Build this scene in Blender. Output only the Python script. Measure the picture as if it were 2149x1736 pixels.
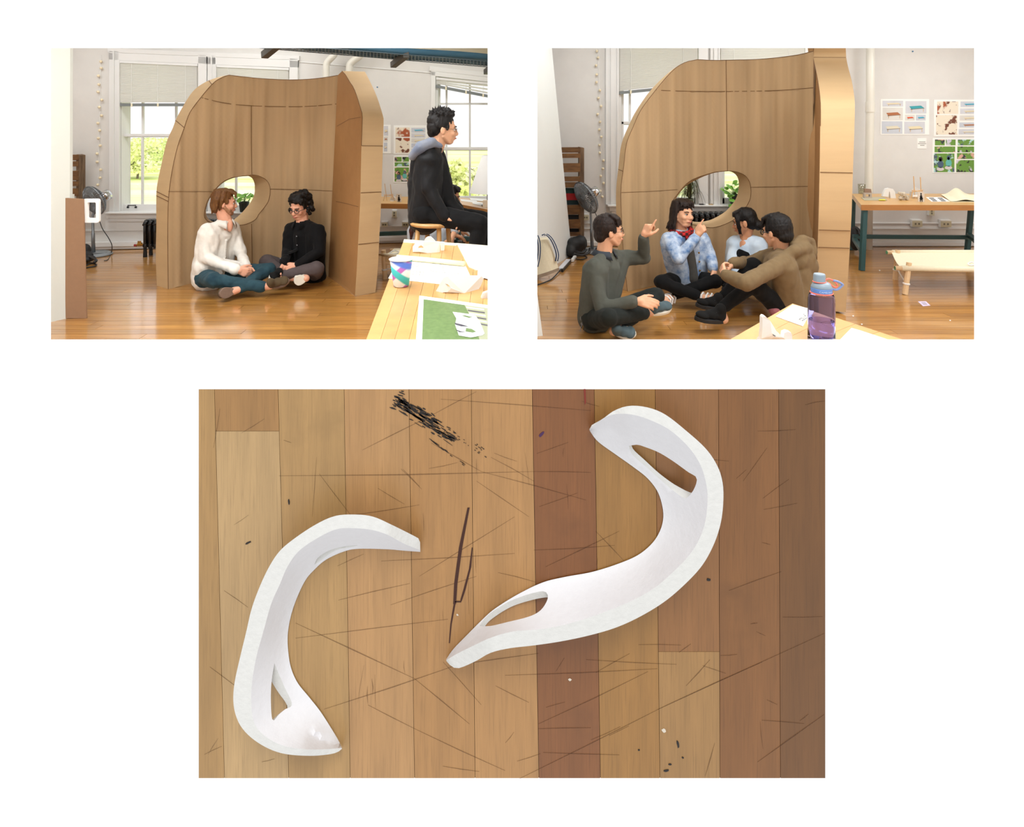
import bpy, bmesh, math, random
from mathutils import Vector, Matrix, noise
from mathutils.geometry import delaunay_2d_cdt
random.seed(7)
for _o in list(bpy.data.objects): bpy.data.objects.remove(_o)
scene = bpy.context.scene
COL = scene.collection

# ------------------------------------------------------------------ camera
# one level camera with a shifted lens, 1.5 m above the floor of the two rooms
F, CX, HR, H = 1300.0, 1074.5, 258.0, 1.5          # focal length (px), principal point (px), eye height (m)
cam_d = bpy.data.cameras.new('camera'); cam = bpy.data.objects.new('camera', cam_d); COL.objects.link(cam)
cam.location = (0, 0, H); cam.rotation_euler = (math.pi/2, 0, 0)
cam_d.sensor_fit = 'HORIZONTAL'; cam_d.sensor_width = 36.0; cam_d.lens = F/2149*36.0
cam_d.shift_x = (1074.5-CX)/2149; cam_d.shift_y = -(868.0-HR)/2149
cam_d.clip_start = 0.05; cam_d.clip_end = 400
scene.camera = cam

# ------------------------------------------------------------------ world, exposure
w = bpy.data.worlds.new('overcast'); scene.world = w; w.use_nodes = True
bg = w.node_tree.nodes['Background']; bg.inputs[0].default_value = (1, 1, 1, 1); bg.inputs[1].default_value = 1.08
vs = scene.view_settings
vs.view_transform = 'Standard'; vs.look = 'None'; vs.gamma = 1.0; vs.use_curve_mapping = False; vs.exposure = 0.0

sun_d = bpy.data.lights.new('sun', 'SUN'); sun_d.energy = 1.8; sun_d.angle = math.radians(22); sun_d.color = (1.0, 0.985, 0.96)
sun = bpy.data.objects.new('sun', sun_d); COL.objects.link(sun); sun.location = (0, -3, 9); sun.rotation_euler = (math.radians(33), 0, math.radians(8))
def area_light(name, loc, size, size_y, power, color=(1, 1, 1), rot=(0, 0, 0)):
    d = bpy.data.lights.new(name, 'AREA'); d.shape = 'RECTANGLE'; d.size = size; d.size_y = size_y
    d.energy = power; d.color = color
    o = bpy.data.objects.new(name, d); COL.objects.link(o); o.location = loc; o.rotation_euler = rot
    return o
WARM = (0.98, 0.98, 0.97); NEUT = (0.94, 0.975, 1.0)
FILL_LIGHTS = [  # x, y, power  (unseen ceiling lamps added to brighten the two rooms)
    (-4.6, 6.2, 15, NEUT), (-2.8, 6.6, 15, NEUT), (-0.9, 6.5, 18, NEUT), (-2.35, 3.6, 36, NEUT), (-1.3, 3.8, 36, NEUT), (-4.9, 4.3, 5, NEUT), (-2.2, 2.5, 34, NEUT), (-0.72, 1.95, 21, WARM),
    (1.1, 6.4, 12, NEUT), (3.0, 6.6, 15, NEUT), (5.0, 6.2, 22, NEUT), (1.5, 3.9, 36, NEUT), (3.2, 3.6, 24, NEUT), (4.9, 4.3, 28, NEUT), (2.6, 2.5, 34, NEUT), (1.0, 1.95, 15, WARM)]
CEIL_Z = 2.95
for i, (x, y, p, c) in enumerate(FILL_LIGHTS):
    area_light('fill_light', (x, y, CEIL_Z-0.10), 1.1, 0.26, p, c)

# ------------------------------------------------------------------ helpers
def P(px, row, Y): return Vector(((px-CX)*Y/F, Y, H-(row-HR)*Y/F))
def G(px, row, z=0.0): return P(px, row, F*(H-z)/(row-HR))
def GY(row, z=0.0): return F*(H-z)/(row-HR)
def lin(c):
    return tuple(((v/255)/12.92 if v/255 <= 0.04045 else ((v/255+0.055)/1.055)**2.4) for v in c)
def dirv(px, r, u, a):
    away = Vector((px-CX, F, 0)).normalized(); right = Vector((away.y, -away.x, 0))
    return (right*r + Vector((0, 0, 1))*u + away*a).normalized()

def tag(o, label=None, cat=None, group=None, kind=None):
    if label: o['label'] = label
    if cat: o['category'] = cat
    if group: o['group'] = group
    if kind: o['kind'] = kind
    return o
def thing(name, loc, label, cat, group=None, kind=None):
    o = bpy.data.objects.new(name, None); COL.objects.link(o); o.location = loc; o.empty_display_size = 0.1
    return tag(o, label, cat, group, kind)
def setparent(o, parent):
    if parent is not None:
        o.parent = parent
        m = Matrix.Identity(4); p = parent; chain = []
        while p: chain.append(p); p = p.parent
        for q in reversed(chain):
            m = m @ (q.matrix_parent_inverse if q.parent else Matrix.Identity(4)) @ q.matrix_basis
        o.matrix_parent_inverse = m.inverted()
    return o
def from_mesh(name, me, parent=None, loc=None):
    o = bpy.data.objects.new(name, me); COL.objects.link(o)
    if loc is not None: o.location = loc
    return setparent(o, parent)

class MB:
    def __init__(s): s.v = []; s.f = []
    def add(s, vs, fs):
        n = len(s.v); s.v += [Vector(v) for v in vs]; s.f += [tuple(i+n for i in f) for f in fs]; return s
    def hexa(s, b, t):       # 4 bottom points, 4 top points
        return s.add(list(b)+list(t), [(3, 2, 1, 0), (4, 5, 6, 7), (0, 1, 5, 4), (1, 2, 6, 5), (2, 3, 7, 6), (3, 0, 4, 7)])
    def box(s, c, size, rot=None):
        hx, hy, hz = size[0]/2, size[1]/2, size[2]/2; c = Vector(c)
        p = [Vector(q) for q in ((-hx,-hy,-hz),(hx,-hy,-hz),(hx,hy,-hz),(-hx,hy,-hz),(-hx,-hy,hz),(hx,-hy,hz),(hx,hy,hz),(-hx,hy,hz))]
        if rot is not None: p = [rot @ q for q in p]
        return s.hexa([c+q for q in p[:4]], [c+q for q in p[4:]])
    def bar(s, a, b, w, h, up=(0, 0, 1)):
        a = Vector(a); b = Vector(b); d = (b-a).normalized(); up = Vector(up)
        if abs(d.dot(up)) > 0.98: up = Vector((1, 0, 0))
        x = d.cross(up).normalized()*w/2; z = x.cross(d).normalized()*h/2
        return s.hexa([a-x-z, a+x-z, b+x-z, b-x-z], [a-x+z, a+x+z, b+x+z, b-x+z])
    def prism(s, pts, vec):
        n = len(pts); vec = Vector(vec); pts = [Vector(p) for p in pts]
        return s.add(pts+[p+vec for p in pts], [tuple(range(n))[::-1], tuple(range(n, 2*n))]+[(i, (i+1) % n, n+(i+1) % n, n+i) for i in range(n)])
    def tube(s, pts, r, seg=8, caps=True):
        pts = [Vector(p) for p in pts]; n = len(pts); rs = r if isinstance(r, (list, tuple)) else [r]*n
        vs = []; prev = None
        for i, p in enumerate(pts):
            d = (pts[min(i+1, n-1)]-pts[max(i-1, 0)]).normalized()
            if prev is None:
                up = Vector((0, 0, 1)) if abs(d.z) < 0.9 else Vector((1, 0, 0)); x = d.cross(up).normalized()
            else: x = (prev-d*prev.dot(d)).normalized()
            prev = x; y = d.cross(x)
            vs += [p+(x*math.cos(2*math.pi*k/seg)+y*math.sin(2*math.pi*k/seg))*rs[i] for k in range(seg)]
        fs = [(i*seg+k, i*seg+(k+1) % seg, (i+1)*seg+(k+1) % seg, (i+1)*seg+k) for i in range(n-1) for k in range(seg)]
        if caps: fs += [tuple(range(seg))[::-1], tuple(range((n-1)*seg, n*seg))]
        return s.add(vs, fs)
    def lathe(s, c, prof, seg=24, axis=(0, 0, 1), cap0=True, cap1=True):
        c = Vector(c); ax = Vector(axis).normalized(); q = Vector((0, 0, 1)).rotation_difference(ax)
        vs = []; n = len(prof)
        for r, z in prof:
            vs += [c+q @ Vector((r*math.cos(2*math.pi*k/seg), r*math.sin(2*math.pi*k/seg), z)) for k in range(seg)]
        fs = [(i*seg+k, i*seg+(k+1) % seg, (i+1)*seg+(k+1) % seg, (i+1)*seg+k) for i in range(n-1) for k in range(seg)]
        if cap0: fs.append(tuple(range(seg))[::-1])
        if cap1: fs.append(tuple(range((n-1)*seg, n*seg)))
        return s.add(vs, fs)
    def cap(s, a, b, ra, rb, seg=10):
        a = Vector(a); b = Vector(b); d = b-a; L = d.length
        ax = d/L if L > 1e-6 else Vector((0, 0, 1))
        prof = []
        for k in range(4): t = math.pi/2*(1-k/4); prof.append((max(ra*math.cos(t), ra*0.06), -ra*math.sin(t)))
        for k in range(5): t = math.pi/2*k/4; prof.append((max(rb*math.cos(t), rb*0.06), L+rb*math.sin(t)))
        return s.lathe(a, prof, seg, ax)
    def ell(s, c, r, M=None, seg=14, rings=9):
        c = Vector(c); vs = []; fs = []
        for i in range(1, rings):
            t = math.pi*i/rings
            for k in range(seg):
                a = 2*math.pi*k/seg; q = Vector((r[0]*math.sin(t)*math.cos(a), r[1]*math.sin(t)*math.sin(a), r[2]*math.cos(t)))
                vs.append(c+(M @ q if M is not None else q))
        for e in ((0, 0, r[2]), (0, 0, -r[2])): vs.append(c+(M @ Vector(e) if M is not None else Vector(e)))
        m = (rings-1)*seg
        for i in range(rings-2):
            for k in range(seg): fs.append((i*seg+k, (i+1)*seg+k, (i+1)*seg+(k+1) % seg, i*seg+(k+1) % seg))
        for k in range(seg):
            fs.append((m, k, (k+1) % seg)); fs.append((m+1, (rings-2)*seg+(k+1) % seg, (rings-2)*seg+k))
        return s.add(vs, fs)
    def mesh(s, name, mat=None, smooth=False):
        me = bpy.data.meshes.new(name); me.from_pydata([tuple(v) for v in s.v], [], s.f); me.validate(); 
        bm = bmesh.new(); bm.from_mesh(me); bmesh.ops.recalc_face_normals(bm, faces=bm.faces); bm.to_mesh(me); bm.free()
        if mat: me.materials.append(mat)
        if smooth: me.polygons.foreach_set('use_smooth', [True]*len(me.polygons))
        me.update(); return me
    def build(s, name, mat, parent=None, smooth=False, bevel=0.0, auto=False):
        o = from_mesh(name, s.mesh(name, mat, smooth), parent)
        if bevel:
            m = o.modifiers.new('bevel', 'BEVEL'); m.width = bevel; m.segments = 2; m.limit_method = 'ANGLE'; m.angle_limit = math.radians(40)
        if auto: smooth_by_angle(o)
        return o
def smooth_by_angle(o, deg=40):
    me = o.data; bm = bmesh.new(); bm.from_mesh(me)
    for f in bm.faces: f.smooth = True
    for e in bm.edges:
        if len(e.link_faces) == 2 and e.calc_face_angle(0) > math.radians(deg): e.smooth = False
    bm.to_mesh(me); bm.free()

def inpoly(x, y, poly):
    r = False; n = len(poly); j = n-1
    for i in range(n):
        xi, yi = poly[i]; xj, yj = poly[j]
        if (yi > y) != (yj > y) and x < (xj-xi)*(y-yi)/(yj-yi)+xi: r = not r
        j = i
    return r
def segdist(x, y, a, b):
    dx, dy = b[0]-a[0], b[1]-a[1]; L = dx*dx+dy*dy
    t = 0 if L == 0 else max(0, min(1, ((x-a[0])*dx+(y-a[1])*dy)/L))
    return math.hypot(x-a[0]-t*dx, y-a[1]-t*dy), t
def polydist(x, y, pl):
    best = (1e9, 0)
    for i in range(len(pl)-1):
        d, t = segdist(x, y, pl[i], pl[i+1])
        if d < best[0]: best = (d, i+t)
    return best
def resample(pl, n, smooth=True):
    pts = [Vector((p[0], p[1])) for p in pl]
    if smooth and len(pts) > 3:
        q = []
        for i in range(len(pts)-1):
            p0 = pts[max(i-1, 0)]; p1 = pts[i]; p2 = pts[i+1]; p3 = pts[min(i+2, len(pts)-1)]
            for k in range(6):
                t = k/6; q.append(0.5*((2*p1)+(p2-p0)*t+(2*p0-5*p1+4*p2-p3)*t*t+(3*p1-p0-3*p2+p3)*t**3))
        q.append(pts[-1]); pts = q
    L = [0]
    for i in range(len(pts)-1): L.append(L[-1]+(pts[i+1]-pts[i]).length)
    out = []; j = 0
    for k in range(n):
        t = L[-1]*k/(n-1)
        while j < len(L)-2 and L[j+1] < t: j += 1
        u = (t-L[j])/max(L[j+1]-L[j], 1e-9); p = pts[j].lerp(pts[j+1], min(u, 1)); out.append((p.x, p.y))
    return out
def closed(pl, n):
    r = resample(list(pl)+[pl[0]], n+1); return r[:-1]
def interp(tab, x):
    if x <= tab[0][0]: return tab[0][1]
    for i in range(len(tab)-1):
        if x <= tab[i+1][0]:
            (x0, y0), (x1, y1) = tab[i], tab[i+1]
            t = (x-x0)/(x1-x0); m0 = m1 = None
            def sl(k):
                if k <= 0: return (tab[1][1]-tab[0][1])/(tab[1][0]-tab[0][0])
                if k >= len(tab)-1: return (tab[-1][1]-tab[-2][1])/(tab[-1][0]-tab[-2][0])
                return (tab[k+1][1]-tab[k-1][1])/(tab[k+1][0]-tab[k-1][0])
            m0 = sl(i)*(x1-x0); m1 = sl(i+1)*(x1-x0)
            return (2*t**3-3*t*t+1)*y0+(t**3-2*t*t+t)*m0+(-2*t**3+3*t*t)*y1+(t**3-t*t)*m1
    return tab[-1][1]
def cdt(poly, holes, step):
    """triangles of a polygon with holes, with interior points on a grid of the given step"""
    pts = []; edges = []
    for loop in [poly]+list(holes):
        n = len(pts); m = len(loop); pts += [Vector((p[0], p[1])) for p in loop]; edges += [(n+i, n+(i+1) % m) for i in range(m)]
    if step:
        xs = [p[0] for p in poly]; ys = [p[1] for p in poly]; y = min(ys)+step/2; k = 0
        loops = [list(l)+[l[0]] for l in [poly]+list(holes)]
        while y < max(ys):
            x = min(xs)+step/2*(1+k % 2)
            while x < max(xs):
                if inpoly(x, y, poly) and not any(inpoly(x, y, h) for h in holes) and min(polydist(x, y, l)[0] for l in loops) > step*0.4:
                    pts.append(Vector((x, y)))
                x += step
            y += step; k += 1
    vs, es, fs, ov, oe, of = delaunay_2d_cdt(pts, edges, [], 0, 1e-4)
    tri = []
    for f in fs:
        cx = sum(vs[i].x for i in f)/len(f); cy = sum(vs[i].y for i in f)/len(f)
        if inpoly(cx, cy, poly) and not any(inpoly(cx, cy, h) for h in holes): tri.append(tuple(f))
    return [(v.x, v.y) for v in vs], tri
def boundary(tri):
    cnt = {}
    for f in tri:
        for i in range(len(f)):
            a, b = f[i], f[(i+1) % len(f)]; cnt.setdefault((min(a, b), max(a, b)), []).append((a, b))
    return [v[0] for v in cnt.values() if len(v) == 1]
def shell(poly, holes, front, back, step):
    """closed thick sheet: front(x,y) and back(x,y) give the 3-D points of its two skins"""
    v2, tri = cdt(poly, holes, step); n = len(v2)
    vs = [front(x, y) for x, y in v2]+[back(x, y) for x, y in v2]
    fs = list(tri)+[tuple(i+n for i in f[::-1]) for f in tri]+[(a, b, b+n, a+n) for a, b in boundary(tri)]
    return MB().add(vs, fs)
def plate(poly, holes, Y, th, step=0):
    fn = Y if callable(Y) else (lambda x, y: Y)
    return shell(poly, holes, lambda x, y: P(x, y, fn(x, y)),
                 lambda x, y: P(x, y, fn(x, y))+Vector((0, th, 0)), step)

# ------------------------------------------------------------------ materials
MATS = {}
def nodes_of(m):
    m.use_nodes = True; nt = m.node_tree
    return nt, nt.nodes, nt.links, nt.nodes['Principled BSDF']
def mat(name, rgb, rough=0.6, metal=0.0, var=0.0, scale=20.0, stretch=(1, 1, 1), rgb2=None, bump=0.0, coat=0.0, spec=0.5,
        coords='Object', rand=0.0, emit=None, sheen=0.0, detail=4.0):
    if name in MATS: return MATS[name]
    m = bpy.data.materials.new(name); nt, N, L, b = nodes_of(m); MATS[name] = m
    c = lin(rgb); b.inputs['Base Color'].default_value = (*c, 1); b.inputs['Roughness'].default_value = rough
    b.inputs['Metallic'].default_value = metal; b.inputs['Coat Weight'].default_value = coat
    b.inputs['Specular IOR Level'].default_value = spec; b.inputs['Sheen Weight'].default_value = sheen
    if emit: b.inputs['Emission Color'].default_value = (*lin(rgb), 1); b.inputs['Emission Strength'].default_value = emit
    if var or bump or rgb2 or rand:
        tc = N.new('ShaderNodeTexCoord'); mp = N.new('ShaderNodeMapping'); mp.inputs['Scale'].default_value = stretch
        L.new(tc.outputs[coords], mp.inputs['Vector'])
        vec = mp.outputs[0]
        if rand:
            oi = N.new('ShaderNodeObjectInfo'); ad = N.new('ShaderNodeVectorMath'); ad.operation = 'ADD'
            sc = N.new('ShaderNodeMath'); sc.operation = 'MULTIPLY'; sc.inputs[1].default_value = 37.0
            L.new(oi.outputs['Random'], sc.inputs[0]); L.new(vec, ad.inputs[0]); L.new(sc.outputs[0], ad.inputs[1]); vec = ad.outputs[0]
        nz = N.new('ShaderNodeTexNoise'); nz.inputs['Scale'].default_value = scale; nz.inputs['Detail'].default_value = detail; nz.inputs['Roughness'].default_value = 0.6
        L.new(vec, nz.inputs['Vector'])
        mx = N.new('ShaderNodeMix'); mx.data_type = 'RGBA'
        c2 = lin(rgb2) if rgb2 else tuple(v*(1-var) for v in c)
        c1 = c if rgb2 else tuple(min(1, v*(1+var)) for v in c)
        mx.inputs[6].default_value = (*c1, 1); mx.inputs[7].default_value = (*c2, 1)
        rp = N.new('ShaderNodeMapRange'); rp.inputs[1].default_value = 0.3; rp.inputs[2].default_value = 0.7
        L.new(nz.outputs[0], rp.inputs[0]); L.new(rp.outputs[0], mx.inputs[0])
        out = mx.outputs[2]
        if rand:
            hs = N.new('ShaderNodeHueSaturation'); mr = N.new('ShaderNodeMapRange')
            mr.inputs[3].default_value = 1-rand; mr.inputs[4].default_value = 1+rand
            L.new(oi.outputs['Random'], mr.inputs[0]); L.new(mr.outputs[0], hs.inputs['Value']); L.new(out, hs.inputs['Color']); out = hs.outputs[0]
        L.new(out, b.inputs['Base Color'])
        if bump:
            bp = N.new('ShaderNodeBump'); bp.inputs['Strength'].default_value = bump; bp.inputs['Distance'].default_value = 0.01
            L.new(nz.outputs[0], bp.inputs['Height']); L.new(bp.outputs[0], b.inputs['Normal'])
    return m
def clear_glass(name, tint=(255, 255, 255), gl=0.04):
    if name in MATS: return MATS[name]
    m = bpy.data.materials.new(name); nt, N, L, b = nodes_of(m); MATS[name] = m
    N.remove(b); t = N.new('ShaderNodeBsdfTransparent'); t.inputs[0].default_value = (*lin(tint), 1)
    g = N.new('ShaderNodeBsdfGlossy'); g.inputs['Roughness'].default_value = 0.02; mx = N.new('ShaderNodeMixShader'); mx.inputs[0].default_value = gl
    L.new(t.outputs[0], mx.inputs[1]); L.new(g.outputs[0], mx.inputs[2]); L.new(mx.outputs[0], N['Material Output'].inputs[0])
    return m
def print_mat(name, bgc, fg, fg2, scale, th=0.52):
    """flat printed picture: two inks on a ground"""
    if name in MATS: return MATS[name]
    m = bpy.data.materials.new(name); nt, N, L, b = nodes_of(m); MATS[name] = m; b.inputs['Roughness'].default_value = 0.35
    tc = N.new('ShaderNodeTexCoord'); oi = N.new('ShaderNodeObjectInfo'); ad = N.new('ShaderNodeVectorMath'); ad.operation = 'ADD'
    sc = N.new('ShaderNodeMath'); sc.operation = 'MULTIPLY'; sc.inputs[1].default_value = 91.0
    L.new(oi.outputs['Random'], sc.inputs[0]); L.new(tc.outputs['Object'], ad.inputs[0]); L.new(sc.outputs[0], ad.inputs[1])
    prev = None
    for k, (ink, off) in enumerate(((fg, 0), (fg2, 13.7))):
        n = N.new('ShaderNodeTexNoise'); n.inputs['Scale'].default_value = scale*(1+0.7*k); n.inputs['Detail'].default_value = 3
        a2 = N.new('ShaderNodeVectorMath'); a2.operation = 'ADD'; a2.inputs[1].default_value = (off, off, off)
        L.new(ad.outputs[0], a2.inputs[0]); L.new(a2.outputs[0], n.inputs['Vector'])
        mr = N.new('ShaderNodeMapRange'); mr.inputs[1].default_value = th; mr.inputs[2].default_value = th+0.06; L.new(n.outputs[0], mr.inputs[0])
        mx = N.new('ShaderNodeMix'); mx.data_type = 'RGBA'; mx.inputs[7].default_value = (*lin(ink), 1)
        if prev is None: mx.inputs[6].default_value = (*lin(bgc), 1)
        else: L.new(prev, mx.inputs[6])
        L.new(mr.outputs[0], mx.inputs[0]); prev = mx.outputs[2]
    L.new(prev, b.inputs['Base Color']); return m

M_page = mat('white_page', (252, 252, 252), 0.9, spec=0.1)
M_wall = mat('wall_paint', (218, 216, 212), 0.7, var=0.04, scale=3.0, bump=0.05)
M_trim = mat('white_trim_paint', (226, 226, 224), 0.45)
M_ceil = mat('ceiling_paint', (205, 206, 208), 0.8)
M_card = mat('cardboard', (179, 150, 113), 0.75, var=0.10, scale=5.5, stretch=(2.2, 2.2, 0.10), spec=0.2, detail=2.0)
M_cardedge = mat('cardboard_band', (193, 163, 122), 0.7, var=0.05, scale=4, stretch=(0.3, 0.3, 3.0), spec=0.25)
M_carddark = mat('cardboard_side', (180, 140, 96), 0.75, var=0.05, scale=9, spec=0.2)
M_seam = mat('cardboard_seam', (110, 76, 44), 0.9)
M_white = mat('matte_white', (238, 238, 236), 0.6)
M_black = mat('black_plastic', (22, 22, 24), 0.4)
M_iron = mat('black_iron', (14, 15, 17), 0.25)
M_steel = mat('grey_metal', (135, 140, 145), 0.35, metal=0.7)
M_chrome = mat('chrome', (215, 216, 220), 0.12, metal=1.0)
M_brass = mat('brass', (176, 132, 62), 0.3, metal=0.9)
M_paper = mat('paper', (240, 240, 236), 0.7)
M_cream = mat('cream_paper', (238, 230, 200), 0.7)
M_glass = clear_glass('window_glass')
M_pine = mat('pale_wood', (214, 172, 118), 0.55, var=0.1, scale=9, stretch=(6, 6, 1))
# ------------------------------------------------------------------ the white sheet with its three openings (Y = 1.5)
YP = 1.5
OPEN = [(107, 101, 1023.5, 712.5), (1127.5, 101, 2044.5, 712.5), (417, 817, 1732, 1633.5)]
def rect(a): return [(a[0], a[1]), (a[2], a[1]), (a[2], a[3]), (a[0], a[3])]
def page():
    outer = [(-2600, -900), (4750, -900), (4750, 2400), (-2600, 2400)]
    v2, tri = cdt(outer, [rect(o) for o in OPEN], 0)
    cen = [((o[0]+o[2])/2, (o[1]+o[3])/2) for o in OPEN]
    def back(x, y):                      # the edges of the openings are bevelled, wider at the back
        for o, c in zip(OPEN, cen):
            if o[0]-1 < x < o[2]+1 and o[1]-1 < y < o[3]+1:
                return P(x, y, YP)+Vector((0.035 if x > c[0] else -0.035, 0.03, -0.035 if y > c[1] else 0.035))
        return P(x, y, YP)+Vector((0, 0.03, 0))
    n = len(v2); vs = [P(x, y, YP) for x, y in v2]+[back(x, y) for x, y in v2]
    fs = list(tri)+[tuple(i+n for i in f[::-1]) for f in tri]+[(a, b, b+n, a+n) for a, b in boundary(tri)]
    o = MB().add(vs, fs).build('wall_front', M_page); tag(o, 'plain white surface around the three picture openings', 'wall', kind='structure')
page()

# ------------------------------------------------------------------ room shells
def wallmap(a, b):
    def Wm(px, row, off=0.0):
        Y = (a+off)/(1-b*(px-CX)/F); return P(px, row, Y)
    return Wm
_A, _B = G(200, 524.5), G(825, 510)
b1 = (_B.y-_A.y)/(_B.x-_A.x); a1 = _A.y-b1*_A.x
W1 = wallmap(a1, b1); A2 = 7.53; W2 = wallmap(A2, 0.0)
def wfloor(Wm, px, z=0.0, off=0.0):    # row where the wall meets height z at this column
    Y = Wm(px, HR, off).y; return HR+F*(H-z)/Y
def back_wall(name, Wm, px0, px1, holes, label):
    poly = [(px0, wfloor(Wm, px0, CEIL_Z)), (px1, wfloor(Wm, px1, CEIL_Z)), (px1, wfloor(Wm, px1, 0)), (px0, wfloor(Wm, px0, 0))]
    o = shell(poly, holes, lambda x, y: Wm(x, y), lambda x, y: Wm(x, y)+Vector((0, 0.22, 0)), 0).build(name, M_wall)
    return tag(o, label, 'wall', kind='structure')
WA1 = [(250, 127), (415, 134), (415, 444), (250, 444)]; WB1 = [(453, 136), (607, 142), (607, 446), (453, 446)]
WC1 = [(914, 160), (1050, 175), (1050, 429), (914, 427)]
back_wall('wall_back_left_room', W1, -45, 1066, [WA1, WB1, WC1], 'white window wall of the left room')
WA2 = [(1299, 40), (1466, 40), (1466, 430), (1299, 430)]; WB2 = [(1511, 40), (1690, 40), (1690, 430), (1511, 430)]
back_wall('wall_back_right_room', W2, 1081, 2160, [WA2, WB2], 'white window wall of the right room')
def simple_box(name, lo, hi, m, label, cat, kind='structure'):
    lo = Vector(lo); hi = Vector(hi); o = MB().box((lo+hi)/2, hi-lo).build(name, m); return tag(o, label, cat, kind=kind)
YB = 7.9
simple_box('wall_left', (-6.45, YP+0.04, -0.1), (-6.25, YB+0.4, CEIL_Z), M_wall, 'left side wall of the left room', 'wall')
simple_box('wall_right', (6.25, YP+0.04, -0.1), (6.45, YB+0.4, CEIL_Z), M_wall, 'right side wall of the right room', 'wall')
simple_box('wall_middle', (-0.03, YP+0.04, -0.1), (0.03, YB+0.4, CEIL_Z), M_wall, 'wall between the two rooms', 'wall')
simple_box('ceiling', (-6.45, YP+0.04, CEIL_Z), (6.45, YB+0.5, CEIL_Z+0.15), M_ceil, 'ceiling over both rooms', 'ceiling')
for (x, y, p, c) in FILL_LIGHTS:  # glowing fixtures added out of view to go with the fill lights
    t = thing('ceiling_fill_light', (x, y, CEIL_Z), 'added white ceiling lamp, unseen above the frame, brightening the rooms', 'lamp', 'added ceiling lamps')
    MB().box((x, y, CEIL_Z-0.035), (1.25, 0.34, 0.07)).build('housing', M_trim, t, bevel=0.01)
    MB().box((x, y, CEIL_Z-0.08), (1.2, 0.3, 0.02)).build('diffuser', mat('fill_diffuser', (255, 250, 240), 0.5, emit=3.0), t)

# wooden strip floors, every plank a piece
def plank_material():
    m = bpy.data.materials.new('floor_plank'); nt, N, L, b = nodes_of(m)
    tc = N.new('ShaderNodeTexCoord'); oi = N.new('ShaderNodeObjectInfo'); mp = N.new('ShaderNodeMapping'); mp.inputs['Scale'].default_value = (1.2, 16, 16)
    ad = N.new('ShaderNodeVectorMath'); ad.operation = 'ADD'; sc = N.new('ShaderNodeMath'); sc.operation = 'MULTIPLY'; sc.inputs[1].default_value = 53.0
    L.new(tc.outputs['Object'], mp.inputs[0]); L.new(oi.outputs['Random'], sc.inputs[0]); L.new(mp.outputs[0], ad.inputs[0]); L.new(sc.outputs[0], ad.inputs[1])
    nz = N.new('ShaderNodeTexNoise'); nz.inputs['Scale'].default_value = 2.2; nz.inputs['Detail'].default_value = 6; L.new(ad.outputs[0], nz.inputs['Vector'])
    cr = N.new('ShaderNodeValToRGB'); cr.color_ramp.elements[0].position = 0.25; cr.color_ramp.elements[1].position = 0.75
    cr.color_ramp.elements[0].color = (*lin((160, 106, 46)), 1); cr.color_ramp.elements[1].color = (*lin((208, 152, 76)), 1)
    L.new(nz.outputs[0], cr.inputs[0])
    hs = N.new('ShaderNodeHueSaturation'); mr = N.new('ShaderNodeMapRange'); mr.inputs[3].default_value = 0.84; mr.inputs[4].default_value = 1.14
    L.new(oi.outputs['Random'], mr.inputs[0]); L.new(mr.outputs[0], hs.inputs['Value']); L.new(cr.outputs[0], hs.inputs['Color']); L.new(hs.outputs[0], b.inputs['Base Color'])
    b.inputs['Roughness'].default_value = 0.34; b.inputs['Coat Weight'].default_value = 1.0; b.inputs['Coat Roughness'].default_value = 0.12; b.inputs['Coat IOR'].default_value = 2.1
    return m
M_plank = plank_material(); M_sub = mat('floor_gap', (78, 50, 26), 0.9)
def strip_floor(x0, x1, label, seed):
    rnd = random.Random(seed)
    fl = MB().box(((x0+x1)/2, (YP+0.04+YB+0.3)/2, -0.06), (x1-x0, YB+0.3-YP-0.04, 0.08)).build('floor', M_sub); tag(fl, label, 'floor', kind='structure')
    meshes = {}
    y = 1.9; wdt = 0.098
    while y < YB+0.1:
        x = x0-rnd.random()*1.5
        while x < x1:
            L = rnd.choice((1.3, 1.8, 2.3, 2.8)); a = max(x, x0+0.002); e = min(x+L, x1-0.002)
            if e-a > 0.1:
                key = round(e-a, 3)
                if key not in meshes:
                    meshes[key] = MB().box((0, 0, -0.01), (key-0.003, wdt-0.0035, 0.02)).mesh('plank', M_plank)
                from_mesh('plank', meshes[key], fl, ((a+e)/2, y, 0))
            x += L
        y += wdt
strip_floor(-6.25, -0.03, 'golden narrow-board wooden floor of the left room', 3)
strip_floor(0.03, 6.25, 'golden narrow-board wooden floor of the right room', 5)

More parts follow.
